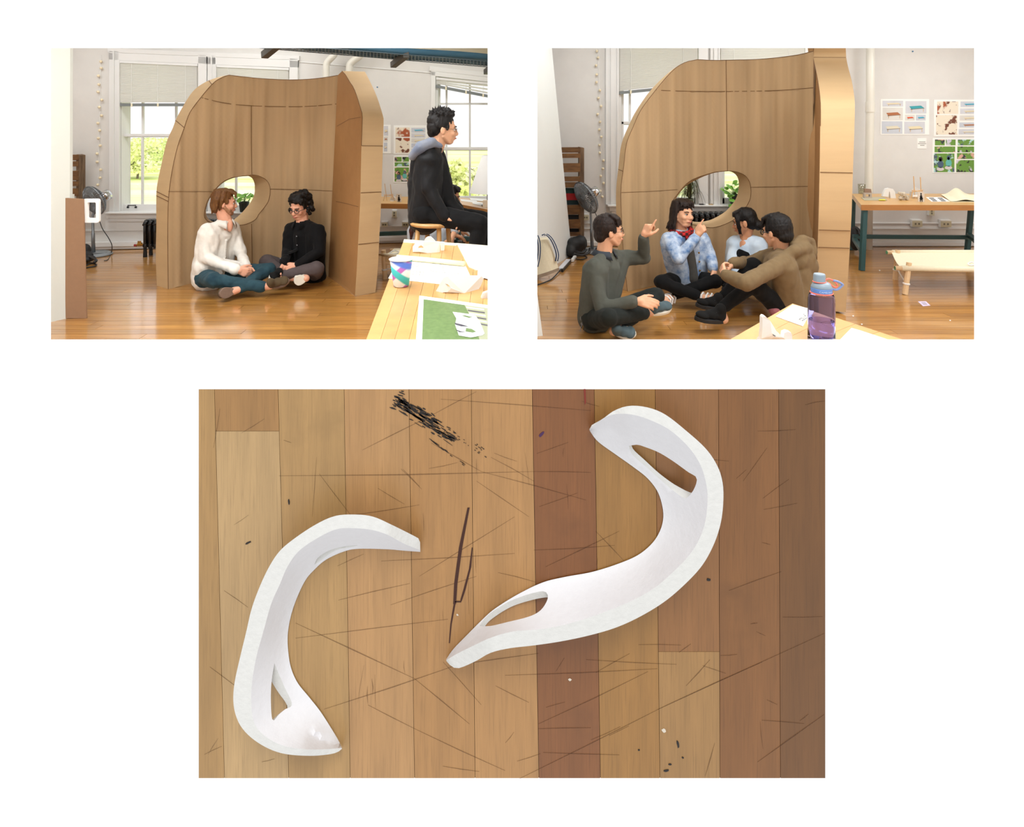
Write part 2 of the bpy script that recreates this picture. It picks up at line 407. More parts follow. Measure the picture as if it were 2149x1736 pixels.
# ------------------------------------------------------------------ outdoors
def lawn():
    m = bpy.data.materials.new('lawn_grass'); nt, N, L, b = nodes_of(m); b.inputs['Roughness'].default_value = 0.9
    tc = N.new('ShaderNodeTexCoord'); mp = N.new('ShaderNodeMapping'); mp.inputs['Scale'].default_value = (0.02, 0.32, 1); L.new(tc.outputs['Object'], mp.inputs[0])
    nz = N.new('ShaderNodeTexNoise'); nz.inputs['Scale'].default_value = 1.6; nz.inputs['Detail'].default_value = 4; L.new(mp.outputs[0], nz.inputs['Vector'])
    cr = N.new('ShaderNodeValToRGB'); cr.color_ramp.elements[0].position = 0.35; cr.color_ramp.elements[1].position = 0.65
    cr.color_ramp.elements[0].color = (*lin((206, 224, 112)), 1); cr.color_ramp.elements[1].color = (*lin((244, 248, 204)), 1)
    L.new(nz.outputs[0], cr.inputs[0]); L.new(cr.outputs[0], b.inputs['Base Color'])
    o = MB().add([(-70, 8.4, -3), (50, 8.4, -3), (50, 110, -3), (-70, 110, -3)], [(0, 1, 2, 3)]).build('lawn', m); tag(o, 'sunlit mown lawn outside the windows', 'lawn', kind='structure')
lawn()
M_bark = mat('tree_bark', (120, 104, 88), 0.9, var=0.2, scale=30)
LEAFM = [mat('leaf_yellow_green', (250, 252, 200), 0.8, rgb2=(238, 246, 164), scale=2.0), mat('leaf_green', (238, 246, 180), 0.8, rgb2=(218, 234, 144), scale=2.0),
         mat('leaf_pale', (252, 253, 226), 0.8, rgb2=(244, 249, 196), scale=2.0)]
def tree(px, Y, zbase, ztop, width, m, label, n=2400, seed=1):
    rnd = random.Random(seed); x = (px-CX)*Y/F; h = ztop-zbase; t = thing('tree', (x, Y, zbase), label, 'tree', 'trees on the lawn')
    mb = MB().tube([(x, Y, zbase), (x+0.05*h, Y, zbase+0.35*h), (x-0.02*h, Y, zbase+0.8*h)], [0.030*h, 0.022*h, 0.008*h], 7)
    for k in range(6):
        a = rnd.random()*6.28; z = zbase+h*(0.3+0.09*k)
        mb.tube([(x, Y, z), (x+math.cos(a)*width*0.3, Y+math.sin(a)*width*0.3, z+0.18*h)], [0.010*h, 0.003*h], 5)
    mb.build('trunk', M_bark, t)
    lf = MB(); blobs = [(Vector((x+rnd.uniform(-.33, .33)*width, Y+rnd.uniform(-.25, .25)*width, zbase+h*rnd.uniform(.22, .88))), rnd.uniform(.15, .24)*width) for _ in range(16)]
    for k in range(n):
        c, r = rnd.choice(blobs); d = Vector((rnd.gauss(0, 1), rnd.gauss(0, 1), rnd.gauss(0, .8))).normalized(); p = c+d*r*rnd.uniform(.5, 1.05)
        p.z = min(max(p.z, zbase+.2*h), ztop)
        a = Vector((rnd.gauss(0, 1), rnd.gauss(0, 1), rnd.gauss(0, 1))).normalized(); q = a.cross(d).normalized(); s = h*0.05*rnd.uniform(.6, 1.2)
        lf.add([p-a*s, p+q*s*.7, p+a*s, p-q*s*.7], [(0, 1, 2, 3)])
    o = lf.build('crown', m, t); o['kind'] = 'stuff'
for i, (px, Y, rt, wd, k, lb) in enumerate([
        (256, 58, 298, 5.4, 2, 'pale spring tree at the left edge of the tall window'), (288, 50, 296, 4.6, 0, 'rounded yellow-green tree left of the window bar'),
        (328, 66, 291, 6.4, 1, 'fuller green tree right of the window bar'), (378, 74, 292, 6.6, 0, 'yellow-green tree hidden partly by the cardboard edge'),
        (470, 60, 292, 4.6, 2, 'pale tree seen behind the second window'), (560, 66, 292, 4.6, 1, 'green tree behind the second window pane'),
        (946, 27, 334, 2.3, 0, 'slender yellow-green tree beyond the man on the stool'), (996, 32, 332, 2.5, 2, 'pale thin tree at the right-hand window'),
        (1330, 58, 292, 5.0, 2, 'pale tree beyond the blind of the right room'), (1545, 60, 292, 5.0, 2, 'pale tree behind the leafy pot plant')]):
    tree(px, Y, -3, H-(rt-HR)*Y/F, wd, LEAFM[k], lb, seed=i+11)

# ------------------------------------------------------------------ windows and blinds
def slab(mb, Wm, quad, o0, o1):
    """quad of pixels (tl, tr, br, bl) on the wall, from depth offset o0 (front) to o1 (back)"""
    f = [Wm(x, y, o0) for x, y in quad]; dv = Vector((0, o1-o0, 0)); return mb.hexa(f, [p+dv for p in f])
def q4(x0, y0, x1, y1, sl=0.0): return [(x0, y0), (x1, y0+sl*(x1-x0)), (x1, y1), (x0, y1)]
WCOUNT = [0]
def window(Wm, op, casing, meet, mull_up, mull_lo, label, hbar=None, sill=None, handle=None):
    WCOUNT[0] += 1; (x0, t0), (x1, t1), (_, b1_), (_, b0_) = op; sl = (t1-t0)/(x1-x0)
    t = thing('window_%d' % WCOUNT[0], Wm((x0+x1)/2, b0_), label, 'window', kind='structure')
    cl, cr, ct = casing
    top = lambda x: t0+sl*(x-x0)
    for nm, qd in (('casing', [(x0-cl, top(x0-cl)-ct), (x0, top(x0)-ct), (x0, b0_), (x0-cl, b0_)]), ('casing', [(x1, top(x1)-ct), (x1+cr, top(x1+cr)-ct), (x1+cr, b1_), (x1, b1_)]),
                   ('head_casing', [(x0-cl-3, top(x0-cl-3)-ct-6), (x1+cr+3, top(x1+cr+3)-ct-6), (x1+cr+3, top(x1+cr+3)-ct+4), (x0-cl-3, top(x0-cl-3)-ct+4)]),
                   ('head_casing', [(x0-cl, top(x0-cl)-ct+4), (x1+cr, top(x1+cr)-ct+4), (x1+cr, top(x1+cr)), (x0-cl, top(x0-cl))])):
        slab(MB(), Wm, qd, -0.035, 0.0).build(nm, M_trim, t, bevel=0.006)
    if cl > 14:
        slab(MB(), Wm, q4(x0-cl*0.62, t0-ct, x0-cl*0.5, b0_), -0.05, -0.03).build('casing_bead', M_trim, t)
        slab(MB(), Wm, q4(x0-cl*0.14, t0, x0, b0_), -0.05, -0.03).build('casing_bead', M_trim, t)
    # jambs inside the opening
    for qd in ([(x0, t0), (x0+5, top(x0+5)), (x0+5, b0_), (x0, b0_)], [(x1-5, top(x1-5)), (x1, t1), (x1, b1_), (x1-5, b1_)]):
        slab(MB(), Wm, qd, 0.0, 0.16).build('jamb', M_trim, t)
    def sash(ya, yb, off, mulls, hb):
        yt = (lambda x: top(x)) if ya is None else (lambda x: ya)
        mb = MB(); fr = 5
        slab(mb, Wm, [(x0+5, yt(x0)), (x0+5+fr, yt(x0)), (x0+5+fr, yb), (x0+5, yb)], off, off+0.04)
        slab(mb, Wm, [(x1-5-fr, yt(x1)), (x1-5, yt(x1)), (x1-5, yb), (x1-5-fr, yb)], off, off+0.04)
        slab(mb, Wm, [(x0+5, yt(x0)), (x1-5, yt(x1)), (x1-5, yt(x1)+6), (x0+5, yt(x0)+6)], off, off+0.04)
        low = 15 if off < 0.08 else 7
        slab(mb, Wm, q4(x0+5, yb-low, x1-5, yb), off, off+0.04)
        s = mb.build('sash', M_trim, t, bevel=0.004)
        xs = [x0+5+fr]+list(mulls)+[x1-5-fr]; ys = [max(yt(x0), yt(x1))+6]+([hb] if hb else [])+[yb-low]
        for mx_ in mulls: slab(MB(), Wm, q4(mx_-2, ys[0]-4, mx_+2, ys[-1]), off+0.005, off+0.03).build('muntin', M_trim, t)
        if hb: slab(MB(), Wm, q4(xs[0], hb-2, xs[-1], hb+2), off+0.005, off+0.03).build('muntin', M_trim, t)
        for i in range(len(xs)-1):
            for j in range(len(ys)-1):
                slab(MB(), Wm, q4(xs[i], ys[j]-(6 if j == 0 else 0), xs[i+1], ys[j+1]), off+0.014, off+0.018).build('pane', M_glass, t)
    sash(None, meet, 0.10, mull_up, hbar); sash(meet-7, b0_, 0.05, mull_lo, None)
    if sill:
        sx0, sx1, sy0, sy1 = sill
        slab(MB(), Wm, q4(sx0, sy0, sx1, sy0+3.5), -0.12, 0.06).build('sill', M_trim, t, bevel=0.006)
        slab(MB(), Wm, q4(sx0+4, sy0+3.5, sx1-4, sy0+12), -0.07, 0.0).build('apron', M_trim, t)
        slab(MB(), Wm, q4(sx0+8, sy0+12, sx1-8, sy0+19), -0.05, 0.0).build('apron', M_trim, t)
        slab(MB(), Wm, q4(sx0+2, sy0+19, sx1-2, sy1), -0.02, 0.0).build('apron', M_trim, t)
    if handle:
        hx0, hx1, hy = handle; mb = MB()
        mb.tube([Wm(hx0, hy+5, 0.045), Wm(hx0, hy, 0.01), Wm(hx1, hy, 0.01), Wm(hx1, hy+5, 0.045)], 0.006, 6)
        for hx in (hx0, hx1): mb.box(Wm(hx, hy+4, 0.04), (0.02, 0.015, 0.02))
        mb.build('handle', M_black, t)
    return t
def slat_mat():
    if 'blind_slat' in MATS: return MATS['blind_slat']
    m = bpy.data.materials.new('blind_slat'); nt, N, L, b = nodes_of(m); MATS['blind_slat'] = m; N.remove(b)
    d = N.new('ShaderNodeBsdfDiffuse'); d.inputs[0].default_value = (*lin((236, 235, 232)), 1); t = N.new('ShaderNodeBsdfTranslucent'); t.inputs[0].default_value = (*lin((236, 234, 230)), 1)
    mx = N.new('ShaderNodeMixShader'); mx.inputs[0].default_value = 0.5; L.new(d.outputs[0], mx.inputs[1]); L.new(t.outputs[0], mx.inputs[2]); L.new(mx.outputs[0], N['Material Output'].inputs[0]); return m
def blind(Wm, x0, x1, y0, y1, sl, slb, label, cords, pitch=3.3, off=-0.02):
    """y0 top, y1 bottom of the rail at x0; slopes in pixels per pixel"""
    t = thing('venetian_blind', Wm((x0+x1)/2, y1, off), label, 'blind', 'venetian blinds')
    m = slat_mat(); slab(MB(), Wm, [(x0, y0), (x1, y0+sl*(x1-x0)), (x1, y0+5+sl*(x1-x0)), (x0, y0+5)], off-0.02, off+0.02).build('headrail', M_trim, t)
    mb = MB(); n = int((y1-6-y0-6)/pitch)
    for k in range(n):
        u = k/max(n-1, 1); ya = y0+7+k*pitch; yb = ya+(sl+(slb-sl)*u)*(x1-x0)
        a, b = Wm(x0+1, ya, off-0.008), Wm(x1-1, yb, off-0.008); d = Vector((0, 0.007, 0.021)); n_ = Vector((0, -0.0006, 0.0009))
        mb.hexa([a-d*.5, b-d*.5, b+d*.5, a+d*.5], [a-d*.5+n_, b-d*.5+n_, b+d*.5+n_, a+d*.5+n_])
    o = mb.build('slats', m, t); o['kind'] = 'stuff'
    yr = y1+slb*(x1-x0)
    slab(MB(), Wm, [(x0, y1-6), (x1, yr-6), (x1, yr), (x0, y1)], off-0.015, off+0.015).build('bottom_rail', mat('blind_rail', (120, 126, 126), 0.4), t)
    for c in cords:
        MB().tube([Wm(c, y0+5+sl*(c-x0), off-0.012), Wm(c, y1+slb*(c-x0), off-0.017)], 0.003, 5).build('cord', M_white, t)
        slab(MB(), Wm, q4(c-1.6, y1-6+slb*(c-x0), c+1.6, y1+1+slb*(c-x0)), off-0.02, off-0.014).build('clip', M_cream, t)
window(W1, WA1, (22, 18, 20), 288, (299, 369), (298, 369), 'tall sash window with lawn view left of the cardboard shelter', sill=(219, 636, 446, 482), handle=(268.5, 285, 431))
window(W1, WB1, (18, 18, 20), 288, (495, 560), (495, 560), 'sash window behind the top of the left cardboard shelter')
window(W1, WC1, (10, 10, 14), 316, (937, 986), (937, 986), 'bright sash window behind the man on the stool', hbar=218, sill=(905, 1060, 428, 446))
blind(W1, 251, 414, 127, 223, 0.043, 0.0, 'half-raised white blind in the left tall window', (276, 331, 389))
blind(W1, 454, 606, 136, 226, 0.043, 0.0, 'white blind showing just above the left cardboard shelter', (479, 530, 583))
blind(W1, 915, 1050, 162, 184, 0.10, 0.19, 'raised white blind hanging askew at the right-hand window', (936, 978, 1014), pitch=2.6)
window(W2, WA2, (28, 20, 16), 262, (1322, 1420), (1322, 1420), 'sash window left of and behind the right cardboard shelter', sill=(1276, 1720, 431, 462))
window(W2, WB2, (20, 18, 16), 262, (1570, 1630), (1570, 1630), 'sash window behind the leafy pot plant')
blind(W2, 1300, 1465, 60, 198, 0.0, -0.10, 'white blind rising behind the curved edge of the right shelter', (1324, 1434))
blind(W2, 1512, 1689, 60, 190, 0.0, 0.0, 'white blind above the middle of the right shelter', (1540, 1655))

# ------------------------------------------------------------------ skirting, mouldings, pipes
def wall_strip(name, Wm, x0, x1, ya, yb, o0, m, label, cat='trim', ya2=None, yb2=None, bevel=0.004):
    qd = [(x0, ya), (x1, ya if ya2 is None else ya2), (x1, yb if yb2 is None else yb2), (x0, yb)]
    o = slab(MB(), Wm, qd, o0, 0.0).build(name, m, bevel=bevel); return tag(o, label, cat, kind='structure')
f1 = lambda px: wfloor(W1, px, 0.0)-0.4
wall_strip('trim_1', W1, 150, 1060, 483, 486.5, -0.02, M_trim, 'thin ledge along the wall under the left window', ya2=470, yb2=473)
wall_strip('trim_2', W1, 150, 1060, 510, 520, -0.06, M_trim, 'white pipe boxing along the bottom of the left wall', ya2=493, yb2=501)
wall_strip('baseboard_left_room', W1, 150, 1060, 520, f1(150), -0.03, M_trim, 'white skirting board of the left room', 'baseboard', ya2=501, yb2=f1(1060))
wall_strip('trim_3', W1, 628, 912, 129, 131, -0.012, M_trim, 'moulding line across the wall above the posters', ya2=152.5, yb2=154.5)
wall_strip('trim_4', W1, 905, 908, 152, 425, -0.012, M_trim, 'upright batten beside the right-hand window of the left room')
f2 = wfloor(W2, 1500)-0.4
wall_strip('trim_5', W2, 1085, 2150, 467, 470, -0.015, M_trim, 'wire raceway along the wall under the long table')
wall_strip('trim_6', W2, 1085, 2150, 479, 481, -0.015, M_trim, 'lower moulding line behind the long table')
wall_strip('baseboard_right_room', W2, 1085, 2150, 508, f2, -0.03, M_trim, 'white skirting board of the right room', 'baseboard')
wall_strip('trim_7', W2, 1270, 1272, 100, 470, -0.012, M_trim, 'thin cable channel beside the ball light string')
def pipe(pts, r, label, m=None, collar=None):
    t = thing('pipe', pts[-1], label, 'pipe'); MB().tube(pts, r, 14).build('tube', m or mat('pipe_paint', (222, 219, 208), 0.35), t, smooth=True)
    if collar: MB().lathe(collar, [(r*1.12, -0.06), (r*1.12, 0.06)], 16).build('collar', MATS['pipe_paint'], t, smooth=False)
def bend(pts, n=8):
    c = resample([(0, 0)], 2) if False else None
    out = []; pts = [Vector(p) for p in pts]
    for i in range(len(pts)-1):
        p0 = pts[max(i-1, 0)]; p1 = pts[i]; p2 = pts[i+1]; p3 = pts[min(i+2, len(pts)-1)]
        for k in range(n):
            t = k/n; out.append(0.5*((2*p1)+(p2-p0)*t+(2*p0-5*p1+4*p2-p3)*t*t+(3*p1-p0-3*p2+p3)*t**3))
    out.append(pts[-1]); return out
yp1 = W1(690, 300).y-0.14
pipe(bend([P(706, -40, yp1), P(705, 60, yp1), P(704, 98, yp1), P(701, 115, yp1), P(687, 131, yp1), P(684.5, 148, yp1), P(684.5, 200, yp1), P(684, wfloor(W1, 684, 0.0, -.14), yp1)]), 0.040, 'white heating pipe with a bend, nearer the blind')
yp2 = yp1+0.06
pipe(bend([P(768, -40, yp2), P(767, 60, yp2), P(765, 98, yp2), P(760, 113, yp2), P(738, 131, yp2), P(733, 146, yp2), P(733, 200, yp2), P(732, wfloor(W1, 732, 0.0, -.10), yp2)]), 0.042, 'white heating pipe with a bend, above the peak of the shelter')
pipe([P(1826.5, 0, 7.36), P(1826.5, 200, 7.36), P(1823, 400, 7.36), P(1822, HR+F*H/7.36, 7.36)], 0.046, 'straight white pipe standing beside the right shelter', collar=P(1826, 225, 7.36))
# cable tray and ceiling beam, upper right of the left room
def tray():
    t = thing('cable_tray', P(790, 112, 5.6), 'blue wire cable tray with dark brackets under the ceiling', 'cable tray')
    zt = 2.04
    far = lambda u: (545+u*500, 100.5+u*42); near = lambda u: (545+u*500, 90+u*40.5)
    def pt(c, u): x, y = c(u); return P(x, y, GY(y, zt)) if False else P(x, y, F*(zt-H)/(HR-y))
    mb = MB()
    for k in range(5):
        v = k/4; mb.tube([pt(far, u).lerp(pt(near, u), v) for u in (0, .25, .5, .75, 1)], 0.004, 5)
    for k in range(70):
        u = k/69; mb.tube([pt(far, u), pt(near, u)], 0.003, 4)
        if k % 2 == 0: mb.tube([pt(far, u), pt(far, u)+Vector((0, 0, 0.06))], 0.003, 4)
    mb.tube([pt(far, u)+Vector((0, 0, 0.06)) for u in (0, .5, 1)], 0.004, 5)
    o = mb.build('wire_mesh', mat('tray_wire', (96, 112, 120), 0.4, metal=0.5), t); o['kind'] = 'stuff'
    for k in range(7):
        v = (k+.5)/7
        MB().tube([pt(far, u).lerp(pt(near, u), v)+Vector((0, 0, 0.035+0.008*math.sin(9*u+k))) for u in [i/12 for i in range(13)]], 0.03, 7).build('cable', mat('blue_cable', (46, 86, 106), 0.6), t, smooth=True)
    for u in (0.02, 0.56, 0.95):
        a = pt(far, u)-Vector((0, 0, 0.05)); b = pt(near, u+0.055)-Vector((0, 0, 0.0)); 
        MB().bar(a, b, 0.05, 0.05).build('bracket', mat('dark_steel', (62, 60, 54), 0.5), t, bevel=0.004)
    bt = thing('ceiling_beam', P(900, 110, 5.6), 'cream painted beam beside the cable tray', 'beam', kind='structure')
    e0 = [(735, 95.5), (1050, 132)]; a, b = [P(x, y, F*(2.16-H)/(HR-y)) for x, y in e0]; a = a+(a-b)*0.6
    nrm = Vector((b.y-a.y, -(b.x-a.x), 0)).normalized()
    if nrm.y > 0: nrm = -nrm
    MB().hexa([a, b, b+nrm*0.22, a+nrm*0.22], [p+Vector((0, 0, 0.5)) for p in (a, b, b+nrm*0.22, a+nrm*0.22)]).build('beam_core', mat('beam_paint', (244, 236, 210), 0.5), bt, bevel=0.02)
    MB().hexa([p+Vector((0, 0, .12))+nrm*.22 for p in (a, b, b+nrm*0.1, a+nrm*0.1)], [p+Vector((0, 0, 0.5))+nrm*.22 for p in (a, b, b+nrm*0.1, a+nrm*0.1)]).build('beam_moulding', MATS['beam_paint'], bt, bevel=0.02)
tray()
# ------------------------------------------------------------------ cardboard shelters
def strip2(c0, c1):      # quad strip between two 3-D polylines
    n = len(c0); return MB().add(list(c0)+list(c1), [(i, i+1, n+i+1, n+i) for i in range(n-1)])
def shelter(name_label, S):
    plan = [(px, GY(row)) for px, row in S['plan']]; rc = S['corner']; lean = S['lean']; TH = 0.0
    root = thing('cardboard_shelter', G((S['plan'][0][0]+S['plan'][-1][0])/2, 600), name_label, 'shelter')
    def unlean(px, row):
        u = max(0, min(1, (px-S['plan'][0][0])/(S['plan'][-1][0]-S['plan'][0][0]))); return px-(lean[0]*(1-u)+lean[1]*u)*(600-row)/440
    def Zb(px, row):
        q = unlean(px, row); y = interp(plan, q)
        return y+0.007*math.sin(q*0.23)+0.005*math.sin(q*0.41+1.3)+0.004*math.sin(q*0.113+.5)
    def Zr(px, row): return interp(plan, min(unlean(px+S['bw'], row), plan[-1][0]))+S['dth']
    inner = resample(S['inner'], 60); outer = resample(S['outer'], 60); top = resample(S['top'], 40)
    bottom = [(q, HR+F*H/interp(plan, q)) for q in [S['inner'][0][0]+(S['plan'][-1][0]-S['inner'][0][0])*k/30 for k in range(31)]]
    front_poly = [p for p in inner]+top[1:]+[tuple(rc[1])]+[b for b in bottom[::-1][1:]]
    fp = []
    for p in front_poly:
        if not fp or math.hypot(p[0]-fp[-1][0], p[1]-fp[-1][1]) > 0.3: fp.append(p)
    if math.hypot(fp[0][0]-fp[-1][0], fp[0][1]-fp[-1][1]) < 0.3: fp.pop()
    hf = closed(S['hole_front'], 72); hb = closed(S['hole_back'], 72)
    v2, tri = cdt(fp, [hf], 6)
    o = MB().add([P(x, y, Zb(x, y)) for x, y in v2], tri).build('inner_panel', M_card, root, smooth=True)
    # tunnel of the peep hole
    MB().add([P(x, y, Zb(x, y)) for x, y in hf]+[P(x, y, Zb(x, y)+S['hd']) for x, y in hb], [(i, (i+1) % 72, 72+(i+1) % 72, 72+i) for i in range(72)]).build('hole_lining', M_cardedge, root, smooth=True)
    # outer skin, with the peep hole again
    op = [p for p in outer]+[(x, y+2) for x, y in top[1:]]+[(rc[1][0], rc[1][1]-6)]+[(x-4, HR+F*H/Zr(x-4, 590)) for x, y in bottom[::-1][1:-3]]
    oq = []
    for p in op:
        if not oq or math.hypot(p[0]-oq[-1][0], p[1]-oq[-1][1]) > 0.3: oq.append(p)
    def Zo(x, y):       # the outer skin bulges back so that it meets the end of the tunnel
        d = min(polydist(x, y, hb+[hb[0]])[0], 60); c = Zr(x, y); hz = Zb(x, y)+S['hd']
        k = 1-d/60; k = k*k*(3-2*k); return c*(1-k)+max(c, hz)*k
    v2, tri = cdt(oq, [hb], 12)
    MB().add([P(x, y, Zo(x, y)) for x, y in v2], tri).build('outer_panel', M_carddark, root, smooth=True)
    MB_band = strip2([P(x, y, Zb(x, y)) for x, y in inner], [P(x, y, Zr(x, y)) for x, y in outer]); MB_band.build('edge_band', M_cardedge, root, smooth=True)
    strip2([P(x, y, Zb(x, y)) for x, y in top], [P(x, y+2, Zr(x, y)) for x, y in top]).build('top_band', M_cardedge, root, smooth=True)
    # side wall
    (cx0, cy0), (cx1, cy1) = rc; yc = GY(cy1); bx, by = S['front_foot']; yf = GY(by)
    def Zs(px, row):
        q = px-S['slean']*(600-row)/440; t = (q-cx1)/(bx-cx1); return yc+(yf-yc)*t
    si = resample(S['side_inner'], 50); so = resample(S['side_outer'], 50)      # peak -> floor
    poly = [tuple(rc[0])]+si+[tuple(rc[1])]
    v2, tri = cdt(poly, [], 10)
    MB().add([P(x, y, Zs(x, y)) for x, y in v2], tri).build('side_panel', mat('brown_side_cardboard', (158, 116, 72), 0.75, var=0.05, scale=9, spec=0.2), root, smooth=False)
    yof = GY(S['outer_foot'][1])-yf
    ci = [P(x, y, Zs(x, y)) for x, y in si]; co = [P(x2, y2, Zs(x, y)+yof) for (x, y), (x2, y2) in zip(si, so)]
    strip2(ci, co).build('side_edge_band', M_cardedge, root, smooth=True)
    cb = [Vector((p.x-S['back_dx'], p.y+0.75, p.z)) for p in co]
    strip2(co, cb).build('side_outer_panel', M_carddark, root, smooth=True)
    for k, (pl, w_) in enumerate(S['seams']):
        pl = resample(pl, 24, True); mb = MB(); zf = Zs if (S.get('side_seams') and k in S['side_seams']) else Zb
        vs = []; 
        for i, (x, y) in enumerate(pl):
            a = pl[max(i-1, 0)]; b = pl[min(i+1, 23)]; d = math.hypot(b[0]-a[0], b[1]-a[1]); nx, ny = -(b[1]-a[1])/d*w_/2, (b[0]-a[0])/d*w_/2
            vs += [P(x+nx, y+ny, zf(x+nx, y+ny)-0.005), P(x-nx, y-ny, zf(x-nx, y-ny)-0.005)]
        mb.add(vs, [(2*i, 2*i+1, 2*i+3, 2*i+2) for i in range(23)]); mb.build('seam', M_seam, root)
    for nm, cur in (('cut_edge', [P(x, y, Zb(x, y)-.003) for x, y in inner]), ('cut_edge', [P(x, y, Zb(x, y)-.003) for x, y in top]), ('cut_edge', [p+Vector((0, -.003, 0)) for p in ci[:18]]), ('cut_edge', [P(x, y, Zb(x, y)-.002) for x, y in hf+[hf[0]]])):
        MB().tube(cur, .0026, 5).build(nm, M_seam, root)
    # crease seams across the bands
    for fr, which in S['creases']:
        i = int(fr*(49 if which == 's' else 59)); A, B = (ci[i], co[i]) if which == 's' else (P(*inner[i], Zb(*inner[i])), P(*outer[i], Zr(*outer[i])))
        MB().bar(A.lerp(B, 0.02)+Vector((0, -0.003, 0)), A.lerp(B, 0.98)+Vector((0, -0.003, 0)), 0.004, 0.004).build('crease', M_seam, root)
    return root
H1 = shelter('tall curved cardboard shelter around the two seated men', dict(
    plan=[(353, 607), (430, 589), (510, 574), (580, 570), (640, 574), (689, 581)], lean=(0, 20), corner=[(709, 158), (689, 581)], bw=24, dth=0.12,
    inner=[(353, 607), (352, 540), (352, 470), (353, 428), (357, 385), (364, 344), (374, 303), (386, 270), (398, 237), (422, 204), (448, 174), (467, 162), (481, 157.5)],
    outer=[(329, 600), (327, 540), (328, 470), (328, 409), (331, 381), (339, 344), (350, 297), (363, 268), (372, 245), (402, 195), (428, 174), (455, 163), (480, 157)],
    top=[(481, 157.5), (510, 161), (540, 164), (575, 166.5), (610, 167.5), (650, 166), (685, 162), (709, 158)],
    hole_front=[(530, 367), (543, 369), (560, 379), (567, 396), (564, 420), (555, 435), (543, 450), (537, 460), (521, 469), (503, 473), (485, 472), (462, 470), (440, 466), (430, 458), (429, 445), (436, 421), (450, 399.5), (465, 384), (481, 375), (499.5, 371)],
    hole_back=[(521, 369.5), (529, 374), (534, 385), (534.5, 395), (534, 406), (528, 421), (515, 438), (507, 447), (499.5, 454), (489, 462), (475, 466), (455, 467), (440, 464.5), (432, 457), (431, 446), (438, 421), (451, 401), (466, 385.5), (482, 376.5), (500, 371.5)], hd=0.20,
    front_foot=(745, 621), outer_foot=(788, 614), slean=17, back_dx=0.25,
    side_inner=[(718, 149), (726, 158), (734, 172), (742, 184), (749, 202), (755, 222), (760, 239), (760, 260), (758, 330), (756, 420), (752, 500), (749, 560), (745, 621)],
    side_outer=[(766, 150.5), (772, 162), (779, 176), (786, 191), (792, 206), (798, 224), (804, 245), (805, 258), (803, 330), (800, 420), (796, 500), (793, 560), (788, 614)],
    seams=[([(423, 205), (470, 216), (520, 221.5), (600, 224), (660, 222.5), (707, 218)], 1.2), ([(527.5, 222), (527.5, 300), (528.5, 366)], 1.2), ([(528, 470), (529, 520), (529, 571)], 1.2), ([(567, 397), (630, 398), (698, 401)], 1.2),
           ([(353, 402), (400, 402), (445, 402)], 0.8), ([(705, 423), (725, 427), (752, 434)], 1.2), ([(707, 265), (733, 250), (757, 246)], 1.0)], side_seams=(5, 6),
    creases=[(0.36, 's'), (0.56, 's'), (0.78, 's'), (0.70, 'l'), (0.385, 'l'), (0.40, 'l'), (0.93, 'l')]))
H2 = shelter('tall curved cardboard shelter around the group of four', dict(
    plan=[(1317, 612), (1380, 598), (1450, 586), (1530, 583), (1600, 588), (1660, 600), (1704, 619)], lean=(-8, 3), corner=[(1707, 107), (1704, 619)], bw=10, dth=0.10,
    inner=[(1317, 612), (1310, 552), (1305, 470), (1303, 400), (1309, 349), (1315, 301), (1328, 268), (1345, 231), (1376, 189), (1407.5, 152), (1426, 137), (1442, 129.5), (1464, 125)],
    outer=[(1305, 610), (1299, 552), (1294, 470), (1293, 400), (1298, 350), (1304, 303), (1319, 265), (1335, 233), (1365, 190), (1398, 157), (1420, 140), (1440, 129.5), (1463, 124.5)],
    top=[(1464, 125), (1500, 126.5), (1540, 126), (1590, 124.5), (1640, 120), (1680, 114), (1707, 107)],
    hole_front=[(1527.6, 358.7), (1546.6, 360.7), (1564, 369), (1573.4, 383), (1576, 402), (1573.4, 419.5), (1564, 437), (1550, 454), (1534.5, 464.4), (1515.5, 473), (1496.5, 477.7), (1479, 476.5), (1463, 473), (1440, 468), (1422, 456), (1411, 440), (1412, 422), (1420.5, 409), (1437.8, 388.4), (1453.3, 377), (1477.5, 367.6), (1503.4, 360.7)],
    hole_back=[(1530, 359.5), (1538, 362), (1546, 369), (1550, 380), (1550, 395), (1545, 416), (1533, 433), (1521, 445), (1503, 456), (1491, 461.5), (1478, 464.5), (1464, 466), (1450, 464), (1436, 460), (1424, 451), (1415, 439), (1415, 424), (1422, 411), (1439, 391), (1455, 381), (1478, 370), (1503.4, 362)], hd=0.22,
    front_foot=(1712, 652), outer_foot=(1775, 655), slean=8, back_dx=-0.02,
    side_inner=[(1711, 60), (1707, 105), (1706, 122), (1710, 140), (1716, 170), (1720, 200), (1721.5, 230), (1721, 300), (1720, 360), (1718, 452), (1715, 544), (1712, 652)],
    side_outer=[(1772, 60), (1775, 100), (1776, 122), (1781, 145), (1788, 172), (1793, 205), (1794, 230), (1792, 300), (1790, 360), (1787, 452), (1782, 544), (1775, 655)],
    seams=[([(1376, 189), (1440, 191.5), (1520, 192), (1600, 191), (1660, 188), (1707, 184)], 1.2), ([(1524, 126), (1525, 240), (1527, 358)], 1.0), ([(1576, 393), (1640, 392), (1704, 391)], 0.9), ([(1304, 404), (1360, 402), (1422, 398)], 0.8)],
    creases=[(0.115, 's'), (0.52, 's'), (0.72, 's'), (0.78, 's'), (0.47, 'l')]))

